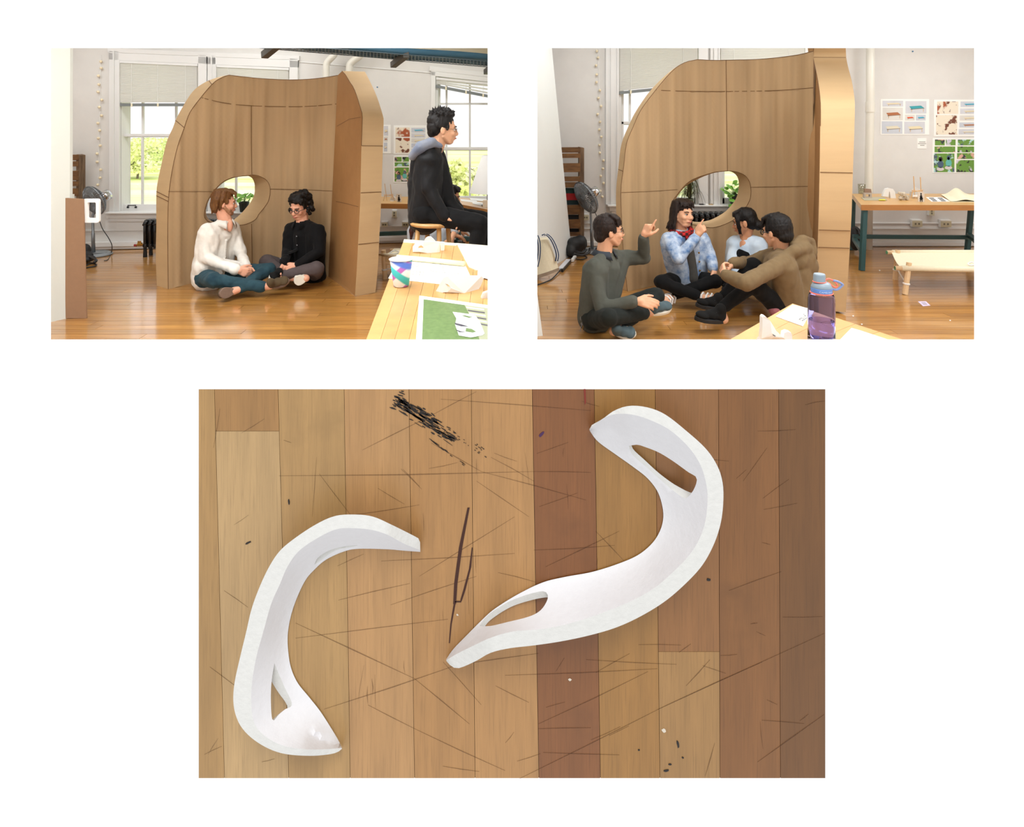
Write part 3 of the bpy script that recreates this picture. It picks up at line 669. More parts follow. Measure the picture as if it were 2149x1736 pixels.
# ------------------------------------------------------------------ butcher-block board with the two white models
def board():
    cols = [(417, 417), (450, 471), (583.5, 606), (722, 735), (858, 870), (989, 997), (1117, 1131), (1247, 1260), (1375, 1385), (1508, 1511), (1634, 1638), (1732, 1732)]
    tone = [(176, 138, 86), (186, 152, 104), (180, 142, 90), (186, 142, 92), (178, 132, 80), (182, 136, 84), (134, 84, 44), (160, 116, 60), (146, 100, 50), (134, 88, 44), (116, 76, 36)]
    root = thing('butcher_block_top', P(1074, 1633, YP+0.02), 'scratched butcher-block table top of vertical wood staves', 'table top')
    ends = {1: (905, (164, 122, 72), (192, 158, 110)), 8: (1368, (146, 100, 56), (164, 124, 74))}
    def xat(c, row): return c[0]+(c[1]-c[0])*(row-817)/816.5
    k = 0
    for i in range(11):
        segs = [(817, 1633.5, tone[i])]
        if i in ends: r, ta, tb = ends[i]; segs = [(817, r, ta), (r, 1633.5, tb)]
        for (r0, r1, tn) in segs:
            g = 0.45; a, b = cols[i], cols[i+1]; ga = 0 if i == 0 else g; gb = 0 if i == 10 else g
            qd = [(xat(a, r0)+ga, r0+(g if r0 > 818 else 0)), (xat(b, r0)-gb, r0+(g if r0 > 818 else 0)), (xat(b, r1)-gb, r1-(g if r1 < 1633 else 0)), (xat(a, r1)+ga, r1-(g if r1 < 1633 else 0))]
            m = stave_mat('stave_%d' % k, tn, k); k += 1
            f = [P(x, y, YP) for x, y in qd]; MB().hexa(f, [p+Vector((0, 0.04, 0)) for p in f]).build('stave', m, root)
    MB().box(P(1074.5, 1225, YP+0.05), (1.53, 0.02, 0.95)).build('backing', mat('stave_gap', (92, 62, 34), 0.9), root)
    return root
def stave_mat(name, tn, k):
    m = bpy.data.materials.new(name); nt, N, L, b = nodes_of(m); b.inputs['Roughness'].default_value = 0.42; b.inputs['Coat Weight'].default_value = 0.0
    tc = N.new('ShaderNodeTexCoord')
    def nz(sc, st, det, off=0.0, rot=0.0):
        mp = N.new('ShaderNodeMapping'); mp.inputs['Scale'].default_value = st; mp.inputs['Location'].default_value = (off+k*3.7, 0, off); mp.inputs['Rotation'].default_value = (0, rot, 0)
        L.new(tc.outputs['Object'], mp.inputs[0]); n = N.new('ShaderNodeTexNoise'); n.inputs['Scale'].default_value = sc; n.inputs['Detail'].default_value = det; n.inputs['Roughness'].default_value = 0.62
        L.new(mp.outputs[0], n.inputs['Vector']); return n.outputs[0]
    def ramp(src, lo, hi):
        r = N.new('ShaderNodeMapRange'); r.inputs[1].default_value = lo; r.inputs[2].default_value = hi; L.new(src, r.inputs[0]); return r.outputs[0]
    def mix(fac, c1, c2):
        x = N.new('ShaderNodeMix'); x.data_type = 'RGBA'
        for s, c in ((6, c1), (7, c2)):
            if isinstance(c, tuple): x.inputs[s].default_value = (*c, 1)
            else: L.new(c, x.inputs[s])
        L.new(fac, x.inputs[0]); return x.outputs[2]
    base = tuple(v*.80 for v in lin(tn)); c1 = tuple(v*0.84 for v in base); c2 = tuple(min(1, v*1.12) for v in base)
    col = mix(ramp(nz(6.0, (3.5, 1, 0.35), 6), .3, .7), c1, c2)                       # broad figure
    col = mix(ramp(nz(60.0, (5, 1, 0.12), 3, 2.0), .5, .78), col, tuple(v*0.70 for v in base))   # fine grain lines
    col = mix(ramp(nz(3.0, (1, 1, 1), 5, 21.0), .60, .72), col, tuple(v*0.8 for v in base))    # stains
    L.new(col, b.inputs['Base Color'])
    return m
BOARD = board()
M_stain = mat('ink_stain', (30, 24, 22), 0.7); M_crack = mat('dark_crack', (58, 26, 14), 0.8); M_speck = mat('pale_speck', (200, 190, 175), 0.7)
def mark(name, polys, m, label, cat, Y=YP-0.0012):
    mb = MB()
    for pl in polys:
        f = [P(x, y, Y) for x, y in pl]; mb.prism(f, (0, 0.001, 0))
    o = mb.build(name, m, None if cat == 'crumb' else BOARD); return tag(o, label, cat if cat == 'crumb' else None)
def streaks():
    rnd = random.Random(4); ps = []
    def blob(cx, cy, L_, W_, ang):
        c, s = math.cos(ang), math.sin(ang); out = []
        for i in range(10):
            a = 2*math.pi*i/10; r = rnd.uniform(.7, 1.15); u, v = L_*math.cos(a)*r, W_*math.sin(a)*r; out.append((cx+u*c-v*s, cy+u*s+v*c))
        return out
    a = math.atan2(78, 130)
    for k in range(150):
        t = rnd.random()**1.2; x = 838+t*112; y = 842+t*80; off = rnd.gauss(0, 1)*(4+5*math.sin(math.pi*t)); dens = math.exp(-((t-.45)/.33)**2)
        ps.append(blob(x-off*math.sin(a), y+off*math.cos(a), rnd.uniform(4, 13), rnd.uniform(.35, .9+1.5*dens*rnd.random()), a+rnd.gauss(0, .07)))
    for k in range(26): ps.append(blob(832+rnd.gauss(8, 7), 838+rnd.gauss(6, 8), rnd.uniform(3, 8), rnd.uniform(.5, 1.6), .45+rnd.gauss(0, .15)))
    for k in range(26): u = rnd.random(); ps.append(blob(930+u*95+rnd.gauss(0, 3), 905+u*45+rnd.gauss(0, 5), rnd.uniform(1, 4), rnd.uniform(.3, .7), .5))
    for k in range(16): u = rnd.random(); ps.append(blob(905+u*75, 925+u*55+rnd.gauss(0, 1.5), rnd.uniform(3, 9), .5, .64))
    mark('paint_smear', ps, M_stain, 'black smeared paint mark near the top of the board', 'stain')['kind'] = 'stuff'
    sc = []
    def line(x0, y0, x1, y1, w):
        L_ = math.hypot(x1-x0, y1-y0); nx, ny = -(y1-y0)/L_*w/2, (x1-x0)/L_*w/2; mx, my = (x0+x1)/2+nx*rnd.uniform(-3, 3), (y0+y1)/2+ny*rnd.uniform(-3, 3)
        sc.append([(x0, y0), (mx+nx, my+ny), (x1, y1), (mx-nx, my-ny)])
    for q in ((585, 999, 1120, 990, 1.8), (1120, 990, 1240, 992, 1.2), (760, 945, 900, 875, 1.4), (900, 875, 1000, 822, 1.0), (905, 930, 1010, 990, 1.4), (1010, 990, 1230, 1050, 1.2), (925, 838, 1240, 862, 1.2), (620, 1308, 870, 1425, 1.8), (870, 1425, 985, 1520, 1.6), (680, 1489, 960, 1396, 1.6), (960, 1396, 1130, 1372, 1.4),
              (772, 1480, 870, 1530, 1.0), (870, 1530, 1060, 1618, 1.1), (670, 995, 735, 1080, .9), (664, 960, 655, 1085, .9), (735, 1082, 880, 1060, .9), (800, 1178, 1080, 1162, 1.1), (880, 1210, 1080, 1085, 1.1), (710, 1260, 860, 1225, 1.1), (820, 1270, 1000, 1210, 1.0), (1000, 1010, 1110, 1085, 1.0), (620, 1340, 940, 1300, .9),
              (1060, 1418, 1380, 1404, 1.1), (1230, 1385, 1420, 1395, .9), (1130, 1520, 1360, 1410, 1.2), (1090, 1635, 1400, 1480, 1.1), (1400, 1480, 1600, 1390, 1.0), (1380, 1490, 1730, 1330, .8), (1590, 1600, 1730, 1500, 1.6), (1130, 1530, 1240, 1528, 1.0), (1140, 1580, 1300, 1585, .9), (1040, 1440, 1110, 1475, 1.0), (930, 1390, 1010, 1480, .9), (1440, 1440, 1490, 1385, 1.6), (1480, 1630, 1500, 1560, 1.8), (1575, 1310, 1590, 1308, 1.6),
              (1145, 1190, 1300, 1115, 1.4), (1250, 1115, 1310, 1178, 1.4), (1120, 1155, 1290, 1145, 1.2), (1030, 960, 1120, 1010, 1.0), (1430, 960, 1530, 968, 1.2), (1590, 905, 1670, 902, 1.2), (1530, 1240, 1640, 1200, 1.0), (1560, 1010, 1610, 940, .8), (1690, 850, 1732, 842, 1.2), (780, 1425, 782, 1460, 2.0), (771, 1440, 772, 1478, 2.0), (1425, 1370, 1450, 1352, 1.2), (470, 1240, 520, 1275, .9), (440, 1400, 500, 1445, .9)): line(*q)
    for k in range(60):
        x = rnd.uniform(425, 1725); y = rnd.uniform(825, 1625); a2 = rnd.choice((rnd.gauss(.35, .25), rnd.gauss(-.45, .3), rnd.gauss(1.57, .08))); L_ = rnd.uniform(15, 90); dx, dy = math.cos(a2)*L_, math.sin(a2)*L_
        if 420 < x+dx < 1728 and 820 < y+dy < 1630: line(x, y, x+dx, y+dy, rnd.uniform(.5, 1.0))
    ms = bpy.data.materials.new('knife_scratch'); nt, N, L, b = nodes_of(ms); tr = N.new('ShaderNodeBsdfTransparent'); mx = N.new('ShaderNodeMixShader'); mx.inputs[0].default_value = .34
    b.inputs['Base Color'].default_value = (*lin((78, 46, 20)), 1); b.inputs['Roughness'].default_value = .8; L.new(tr.outputs[0], mx.inputs[1]); L.new(b.outputs[0], mx.inputs[2]); L.new(mx.outputs[0], N['Material Output'].inputs[0])
    mark('knife_scratches', sc, ms, 'fine knife scratches all over the butcher-block board', 'scratches', YP-.0008)['kind'] = 'stuff'
    crack = [[(981, 1066), (985.5, 1066), (970, 1150), (960, 1225), (957, 1268), (951, 1268), (953, 1225), (963, 1150)], [(990, 1150), (992, 1150), (989, 1190), (977, 1238), (969, 1262), (966, 1260), (973, 1236), (984, 1195)],
             [(952, 1268), (956, 1268), (948, 1310), (944, 1350), (942, 1350), (945, 1310)], [(955, 1262), (968, 1262), (968, 1264.5), (955, 1264.5)]]
    mark('wood_crack', crack, M_crack, 'long dark split in the wood between the two white models', 'crack')
    mark('red_scratch', [[(1225, 817), (1229, 817), (1230, 845), (1227, 850)]], mat('red_ink', (120, 40, 26), .7), 'short dark red streak at the top edge of the board', 'scratch')
    mark('ink_spot', [blob(1136, 912, 7.5, 3.6, -.75)], mat('purple_ink', (62, 24, 70), .6), 'purple ink spot left of the larger white model', 'ink spot')
    for (x, y, a, b, an, lb) in ((1487, 1217, 4.2, 3, .2, 'black speck right of the larger white model'), (1423, 1563, 9, 2.6, 1.4, 'black ink dash low on the pale stave'),
                                 (1399, 1618, 6, 2.6, -.2, 'black ink blot near the bottom edge of the board'), (1406, 1605, 3.5, 2, .2, 'small black blot just above the bottom ink blot'),
                                 (1433, 1591, 2.6, 1.8, .6, 'tiny black dot below the ink dash'), (520, 1140, 8, 2, -.45, 'short grey tick mark left of the smaller white model'),
                                 (606, 1054, 2, 6, -.2, 'small dark nick above the smaller white model'), (1341, 1575, 2, 1.6, 0, 'tiny dark dot left of the ink dash')):
        mark('ink_mark', [blob(x, y, a, b, an)], M_stain, lb, 'ink mark')
    for (x, y, r, lb) in ((1196, 1427, 4, 'white plaster crumb on the dark stave below the larger model'), (1393, 1534, 5.5, 'pale plaster crumb above the ink dash'), (960, 1291, 2.6, 'tiny pale crumb beside the split')):
        mark('plaster_crumb', [blob(x, y, r, r*.7, .4)], M_speck, lb, 'crumb')
streaks()
M_plaster = mat('white_plaster', (214, 214, 217), 0.75, var=0.015, scale=60, bump=0.12, spec=0.2)
M_plaster_rim = mat('rough_plaster', (206, 206, 203), 0.85, var=0.03, scale=70, bump=0.2, spec=0.2)
def model(label, O, I, B, holes, h, lift, taper=(0.12, 0.12)):
    """bent sheet with thickness: I = near rim, O = outer edge of that rim, B = edge lying on the board"""
    n = 110; O = resample(O, n); I = resample(I, n); B = resample(B, n)
    cl = sum(p[0] for p in B)/n, sum(p[1] for p in B)/n
    root = thing('plaster_model', P(cl[0], cl[1], YP-0.002), label, 'model')
    def st(x, y):
        di, si = polydist(x, y, I); db, sb = polydist(x, y, B); t = db/max(di+db, 1e-6); return t, si if t > .5 else sb
    def hh(s):
        u = s/(n-1); k = min(1, (0.25+u/taper[0]) if u < taper[0]*.75 else 1, (0.25+(1-u)/taper[1]) if (1-u) < taper[1]*.75 else 1); return h*k
    def at(pl, s): i = min(int(s), n-2); u = s-i; return (pl[i][0]*(1-u)+pl[i+1][0]*u, pl[i][1]*(1-u)+pl[i+1][1]*u)
    def front(x, y):
        t, s = st(x, y); return P(x, y, YP-0.003-lift-hh(s)*(t**1.25))
    def back(x, y):
        t, s = st(x, y); i_, o_, b_ = at(I, s), at(O, s), at(B, s)
        v = (o_[0]-i_[0], o_[1]-i_[1]); L_ = max(math.hypot(*v), 1e-6); k = t+(1-t)*0.30
        return P(x+v[0]*k, y+v[1]*k, YP-0.002-hh(s)*(t**1.25)*(0.98)-lift*t)
    poly = I+B[::-1]; q = []
    for p in poly:
        if not q or math.hypot(p[0]-q[-1][0], p[1]-q[-1][1]) > 0.6: q.append(p)
    while math.hypot(q[0][0]-q[-1][0], q[0][1]-q[-1][1]) < 0.6: q.pop()
    v2, tri = cdt(q, [closed(hl, 48) for hl in holes], 9); m = len(v2)
    fr = [front(x, y) for x, y in v2]; bk = [back(x, y) for x, y in v2]
    bd = boundary(tri)
    me = MB().add(fr+bk, list(tri)+[tuple(i+m for i in f[::-1]) for f in tri]+[(a, b, b+m, a+m) for a, b in bd])
    o = me.build('curved_sheet', M_plaster, root); o.data.materials.append(M_plaster_rim)
    nt_ = 2*len(tri)
    for i, p in enumerate(o.data.polygons):
        if i >= nt_: p.material_index = 1
    smooth_by_angle(o, 42)
    return root
OL = [(881.5, 1138), (878, 1130), (871, 1126), (825, 1103), (781, 1084), (737, 1080), (700, 1084), (659, 1103), (613, 1134), (585, 1159), (563, 1193), (544, 1234), (528, 1278), (517, 1325), (503.5, 1381), (492.6, 1431), (489.5, 1468), (494, 1499), (507, 1527), (531.6, 1552), (566, 1572.6), (603, 1583.5), (653, 1586.6), (690.6, 1583.5), (708, 1579), (717.5, 1572)]
IL = [(882, 1155), (846.5, 1140.5), (812, 1122), (778, 1112), (740.5, 1108.7), (706, 1111), (669, 1128), (628, 1156), (603, 1190), (588, 1225), (569, 1268), (553, 1325), (539, 1375), (530, 1424.5), (527, 1465), (530, 1505.5), (541, 1530.5), (566, 1552), (597, 1566), (641, 1573), (684, 1572.6), (717, 1570)]
BL = [(882, 1158.5), (848, 1156), (812, 1153), (753, 1152), (722, 1157.6), (684, 1175), (659, 1196.6), (641, 1218), (624, 1253), (611, 1291), (604, 1331), (605, 1368), (611, 1402.7), (625, 1434), (650, 1465), (672, 1493), (694, 1527), (709, 1552), (718, 1571)]
model('smaller white plaster model, a C-shaped bent sheet with two slots', OL, IL, BL,
      [[(660, 1186), (667, 1171), (690, 1156), (722, 1147), (752, 1144.5), (735, 1149), (712, 1153), (690, 1164), (672, 1178)],
       [(576, 1392), (570, 1430), (568.5, 1471), (572, 1512), (585, 1500), (598, 1489), (613, 1478), (596, 1440), (580, 1402)]], 0.085, 0.0)
OR = [(1237, 901), (1241, 893), (1265, 879), (1289, 862), (1320, 852), (1358, 855), (1396, 870), (1441, 905), (1482, 942.6), (1506, 979), (1516.5, 1013), (1518, 1051), (1513, 1096), (1499, 1140.6), (1475, 1185), (1441, 1223), (1396, 1262), (1344, 1294), (1291, 1318), (1232, 1335), (1173.6, 1347), (1119, 1355), (1068, 1361), (1029, 1370.6), (998, 1388), (962.5, 1402.7), (947, 1398), (937, 1388)]
IR = [(1237.5, 902.5), (1248, 891), (1275.5, 873.7), (1299.6, 868.5), (1330.6, 871), (1365, 882), (1406, 903), (1444, 937.4), (1468, 972), (1480, 1006), (1485, 1044), (1480, 1096), (1465, 1137), (1444, 1168), (1413, 1200), (1372, 1235), (1317, 1265), (1252, 1290.5), (1205, 1306), (1142, 1320), (1076, 1325.7), (1029, 1339), (990, 1357), (958.6, 1372.6), (937, 1385.5)]
BR = [(1238, 904.7), (1255, 927), (1293, 954.6), (1327, 978.7), (1358, 1003), (1379, 1030), (1389, 1058), (1392, 1085.5), (1385.7, 1113), (1368.5, 1140.6), (1337.5, 1166), (1293, 1185), (1241, 1201), (1186, 1211), (1138, 1223), (1086, 1248), (1041, 1276), (1017, 1296), (978, 1335), (951, 1363), (936.5, 1384)]
model('larger white plaster model, an S-shaped bent sheet with two slots', OR, IR, BR,
      [[(1320, 936), (1337, 933.5), (1351, 937.4), (1382, 949.5), (1413, 968.4), (1444, 990.8), (1462, 1003), (1458, 1023.5), (1447.7, 1039), (1437, 1046), (1413, 1030), (1392.6, 1013), (1358, 982), (1327, 954.6)],
       [(1006, 1314), (1025, 1290.5), (1064, 1265), (1103, 1249.4), (1138, 1241), (1149, 1247.5), (1148, 1261), (1134.5, 1281), (1111, 1294), (1064, 1306), (1029, 1314)]], 0.095, 0.0)
# ------------------------------------------------------------------ people
def remeshed(name, mb, voxel, m, parent, it=6, fac=0.5, disp=None):
    """one continuous surface out of overlapping closed volumes"""
    o = from_mesh(name, mb.mesh(name, None), None)
    r = o.modifiers.new('r', 'REMESH'); r.mode = 'VOXEL'; r.voxel_size = voxel; r.use_smooth_shade = True
    s = o.modifiers.new('s', 'SMOOTH'); s.iterations = it; s.factor = fac
    dg = bpy.context.evaluated_depsgraph_get(); me = bpy.data.meshes.new_from_object(o.evaluated_get(dg))
    o.modifiers.clear(); old = o.data; o.data = me; bpy.data.meshes.remove(old); me.name = name
    if disp:
        amp, fr, st = disp; me.update()
        nr = [v.normal.copy() for v in me.vertices]
        for v, n in zip(me.vertices, nr):
            p = v.co; q = Vector((p.x*fr*st[0], p.y*fr*st[1], p.z*fr*st[2]))
            v.co = p+n*amp*(noise.noise(q)+0.5*noise.noise(q*2.3))
    me.materials.clear(); me.materials.append(m)
    me.polygons.foreach_set('use_smooth', [True]*len(me.polygons)); me.update()
    return setparent(o, parent)

def frame(f, u):
    f = f.normalized(); r = f.cross(u).normalized(); u = r.cross(f); M = Matrix((r, f, u)).transposed(); return M   # columns: right, forward, up
def hand(mb, w, d, n, side, curl, thumb=0.5, s=1.0, spread=0.0):
    """palm, four unequal bent fingers and a thumb; d = finger direction, n = palm normal, side = +1 right / -1 left"""
    d = d.normalized(); n = (n-d*n.dot(d)).normalized(); t = d.cross(n)*side
    lens = (.072, .080, .074, .058); off = (.031, .0105, -.010, -.029); kd = (.088, .092, .088, .078)
    if not isinstance(curl, (list, tuple)): curl = [curl]*4
    mb.cap(w-d*0.005*s, w+d*0.025*s, .023*s, .027*s)
    for i in range(4):
        k = w+(d*kd[i]+t*off[i])*s
        mb.cap(w+(d*.015+t*off[i]*.55)*s, k, .0165*s, .0125*s, 8)
        a = 0.15*curl[i]; p = k
        for L_, r0, r1, c in ((.44, .0105, .0095, .75), (.31, .0095, .0088, .95), (.25, .0088, .0075, .6)):
            a += curl[i]*c; v = d*math.cos(a)+n*math.sin(a)+t*off[i]*spread*8; v.normalize(); q = p+v*lens[i]*L_*s; mb.cap(p, q, r0*s, r1*s, 8); p = q
    b = w+(d*.022+t*.02)*s; p1 = w+(d*.050+t*.046+n*.012)*s; p2 = p1+(d*.75+t*(.55-.5*thumb)+n*(.2+.5*thumb)).normalized()*.034*s; p3 = p2+(d*.85+t*(.3-.6*thumb)+n*(.2+.5*thumb)).normalized()*.028*s
    mb.cap(b, p1, .018*s, .014*s, 8); mb.cap(p1, p2, .0125*s, .011*s, 8); mb.cap(p2, p3, .011*s, .009*s, 8)

def add_head(mb, c, M, s, neck, fem=False):
    T = lambda x, y, z: c+M @ Vector((x*s, y*s, z*s)); e = lambda p, r: mb.ell(T(*p), tuple(q*s for q in r), M)
    e((0, -.012, .036), (.074, .093, .080)); e((0, .030, -.018), (.063, .062, .085)); e((0, .052, -.086), (.032 if fem else .036, .034, .026))
    for sg in (-1, 1):
        mb.cap(T(sg*.046, .008, -.052), T(sg*.022, .050, -.088), .021*s, .022*s); mb.cap(T(sg*.044, .010, -.030), T(sg*.030, .055, -.060), .022*s, .022*s); e((sg*.036, .062, -.030), (.026, .026, .024))
        e((sg*.074, -.008, -.012), (.009, .020, .031)); e((sg*.078, -.016, -.004), (.006, .012, .022))
    e((0, .074, .022), (.050, .018, .014)); mb.cap(T(0, .088, .004), T(0, .104, -.030), .009*s, .0145*s); e((0, .098, -.036), (.019, .013, .010))
    e((0, .086, -.062), (.025, .014, .014)); e((0, .089, -.060), (.021, .012, .006)); e((0, .088, -.070), (.017, .012, .006))
    mb.cap(T(0, -.022, -.05), neck, .054*s*(.88 if fem else 1), .060*s*(.88 if fem else 1))

def hair_volume(kind, c, M, s, seed=1):
    rnd = random.Random(seed); mb = MB(); T = lambda x, y, z: c+M @ Vector((x*s, y*s, z*s)); e = lambda p, r: mb.ell(T(*p), tuple(q*s for q in r), M)
    lock = lambda pts, r0, r1: [mb.cap(T(*pts[i]), T(*pts[i+1]), s*(r0+(r1-r0)*i/(len(pts)-1)), s*(r0+(r1-r0)*(i+1)/(len(pts)-1)), 7) for i in range(len(pts)-1)]
    if kind in ('short', 'spiky', 'bowl', 'shag', 'curly'):
        e((0, -.022, .052), (.082, .097, .078)); e((0, -.058, .006), (.074, .056, .078)); 
        for sg in (-1, 1): e((sg*.068, -.020, .030), (.016, .050, .042)); e((sg*.071, .022, .018), (.008, .016, .030))
    if kind == 'short':
        e((0, .045, .100), (.062, .042, .024)); e((0, -.070, -.035), (.058, .034, .036))
        for k in range(26): a = rnd.uniform(-1.3, 1.3); lock([(math.sin(a)*.05, .02, .115), (math.sin(a)*.072, .072+.012*rnd.random(), .080-.012*rnd.random())], .014, .007)
    if kind == 'bowl':
        e((0, .022, .092), (.070, .056, .034)); e((0, -.070, -.030), (.066, .044, .052)); e((0, -.035, .03), (.084, .085, .085))
        for k in range(34): a = rnd.uniform(-1.5, 1.5); lock([(math.sin(a)*.05, .0, .118), (math.sin(a)*.074, .032+.042*math.cos(a), .094), (math.sin(a)*.080, .040+.048*math.cos(a), .060-.020*rnd.random())], .014, .005)
    if kind == 'spiky':
        e((0, -.072, -.03), (.056, .036, .040)); e((0, .02, .105), (.064, .062, .03))
        for k in range(90):
            a = rnd.uniform(0, 6.28); r = rnd.uniform(0, 1)**.5; x, y = .068*r*math.cos(a), -.015+.085*r*math.sin(a); z = .055+.075*math.sqrt(max(0, 1-r*r*.9)); d = Vector((x*1.1, (y+.02)*.7+.02, .075)).normalized()*rnd.uniform(.022, .044)
            lock([(x, y, z), (x+d.x, y+d.y, z+d.z)], .012, .003)
    if kind == 'shag':
        e((0, .040, .098), (.066, .045, .030)); e((0, -.070, -.020), (.068, .046, .062)); e((0, -.064, -.066), (.056, .032, .036))
        for sg in (-1, 1):
            for k in range(16): x = rnd.uniform(.05, .082); y = rnd.uniform(-.085, .0); lock([(sg*x*.8, y, .10), (sg*(x+.006), y-.01, .03), (sg*(x-.004), y-.016, -.035-.035*rnd.random())], .016, .005)
        for k in range(30): a = rnd.uniform(-1.3, 1.3); lock([(math.sin(a)*.045, .0, .118), (math.sin(a)*.075, .080+.012*rnd.random(), .090), (math.sin(a)*.082+.012, .092, .052+.02*rnd.random())], .016, .006)
        for k in range(24): a = rnd.uniform(-1.3, 1.3); lock([(math.sin(a)*.06, -.080, .05), (math.sin(a)*.062, -.098, -.03), (math.sin(a)*.056, -.088, -.080-.02*rnd.random())], .017, .006)
    if kind == 'curly':
        e((0, .030, .104), (.072, .060, .034)); e((0, -.080, -.03), (.072, .045, .06))
        for k in range(120):
            a = rnd.uniform(0, 6.28); z = rnd.uniform(-.075, .115); front = math.sin(a)
            if front > .25 and z < .062: continue
            R = .096 if z < .05 else .096*math.sqrt(max(.05, 1-((z-.05)/.085)**2)); p = (R*math.cos(a)*.95, -.022+R*math.sin(a)*1.05, z+.012)
            e(p, (rnd.uniform(.014, .024),)*3)
        for sg in (-1, 1):
            for k in range(9): e((sg*rnd.uniform(.078, .108), rnd.uniform(-.06, .035), rnd.uniform(-.058, .0)), (rnd.uniform(.014, .022),)*3)
        for k in range(14): e((rnd.uniform(-.088, -.02), rnd.uniform(.050, .084), rnd.uniform(.074, .100)), (rnd.uniform(.012, .020),)*3)
        for k in range(6): e((rnd.uniform(.02, .07), rnd.uniform(.050, .075), rnd.uniform(.085, .100)), (rnd.uniform(.012, .016),)*3)
    if kind in ('bob', 'updo'):
        e((0, -.018, .050), (.083, .098, .082)); e((0, -.050, .006), (.080, .066, .085))
        for k in range(34): a = rnd.uniform(-1.3, 1.3); a = a if (abs(a) > .5 or k % 3 == 0) else a*3; lock([(math.sin(a)*.05, .0, .118), (math.sin(a)*.070, .040+.040*math.cos(a), .096), (math.sin(a)*.078, .046+.046*math.cos(a), .046+.024*rnd.random())], .012, .003)
    if kind == 'bob':
        for k in range(70):
            a = rnd.uniform(-.35, 3.5); x, y = .086*math.cos(a), -.012-.088*math.sin(a); fl = rnd.uniform(.98, 1.42)
            lock([(x*.8, y*.8, .09), (x, y, .02), (x*1.1, y*1.06, -.06), (x*fl, y*fl, -.110-.055*rnd.random())], .019, .005)
    if kind == 'updo':
        e((0, -.100, -.040), (.056, .040, .050)); e((0, -.125, -.050), (.042, .030, .040))
        for sg in (-1, 1):
            for k in range(10): lock([(sg*.05, .03, .10), (sg*.080, .030+.03*rnd.random(), .03), (sg*.078, .030+.035*rnd.random(), -.03), (sg*.070, .035+.03*rnd.random(), -.055-.05*rnd.random())], .011, .003)
    if kind == 'ponytail':
        e((0, -.020, .048), (.081, .096, .078)); e((0, -.055, .006), (.074, .06, .075))
    return mb

def strand_mat(name, rgb, rgb2, rough=0.48):
    return mat(name, rgb, rough, rgb2=rgb2, scale=38, stretch=(3, 3, 0.7), bump=0.5, spec=0.25)
HAIRM = dict(black=strand_mat('black_hair', (15, 13, 13), (30, 26, 25)), brown=strand_mat('brown_hair', (84, 52, 26), (124, 84, 46), 0.5), dark=strand_mat('dark_brown_hair', (22, 16, 14), (44, 30, 24)))
def skin_mat(name, rgb):
    m = mat(name, rgb, 0.5, var=0.05, scale=14, spec=0.35); b = m.node_tree.nodes['Principled BSDF']
    b.inputs['Subsurface Weight'].default_value = 0.12; b.inputs['Subsurface Radius'].default_value = (0.02, 0.008, 0.005); b.inputs['Subsurface Scale'].default_value = 0.3; return m
SKIN_FAIR = skin_mat('fair_skin', (226, 168, 140)); SKIN = skin_mat('light_skin', (221, 168, 134)); SKIN_TAN = skin_mat('tan_skin', (206, 148, 112))
M_eye = mat('eye_white', (232, 228, 224), 0.2); M_iris = mat('iris', (34, 22, 16), 0.15); M_lip = mat('lips', (176, 96, 88), 0.45)

def shoe(root, heel, toe, up, m, msole, label=None, s=1.0, sandal=False, laces=None):
    d = (toe-heel); L_ = d.length; M = frame(d, up); T = lambda x, y, z: heel+M @ Vector((x*s, y*L_, z*s))
    mb = MB()
    if sandal:
        foot = mb
    mb.ell(T(0, .16, .020), (.038*s, .22*L_, .036*s), M); mb.ell(T(0, .45, .022), (.040*s, .30*L_, .030*s), M); mb.ell(T(0, .76, .014), (.045*s, .25*L_, .022*s), M)
    mb.cap(T(0, .14, .02), T(0, .17, .062), .038*s, .036*s); mb.cap(T(0, .2, .05), T(0, .6, .022), .032*s, .024*s)
    o = remeshed('shoe', mb, .006, m, root, 4)
    if label: o['label'] = label
    out = []
    for k in range(24):
        a = 2*math.pi*k/24; y = .5+.53*math.sin(a); w_ = .040+.010*max(0, min(1, (y-.25)*1.8)) if y < .85 else .046; out.append((math.cos(a)*w_*(1.0 if abs(math.cos(a)) < .9 else 1.0), y))
    pr = [T(x, y, -.024) for x, y in out]; up_ = M @ Vector((0, 0, .026*s)); MB().prism(pr, up_).build('sole', msole, o, bevel=0.005)
    if laces:
        lm = MB()
        for k in range(4):
            y = .36+.09*k; lm.tube([T(-.026, y, .045-.012*k*.5), T(0, y+.01, .060-.017*k*.6), T(.026, y, .045-.012*k*.5)], .003, 5)
        lm.build('laces', laces, o)
    return o

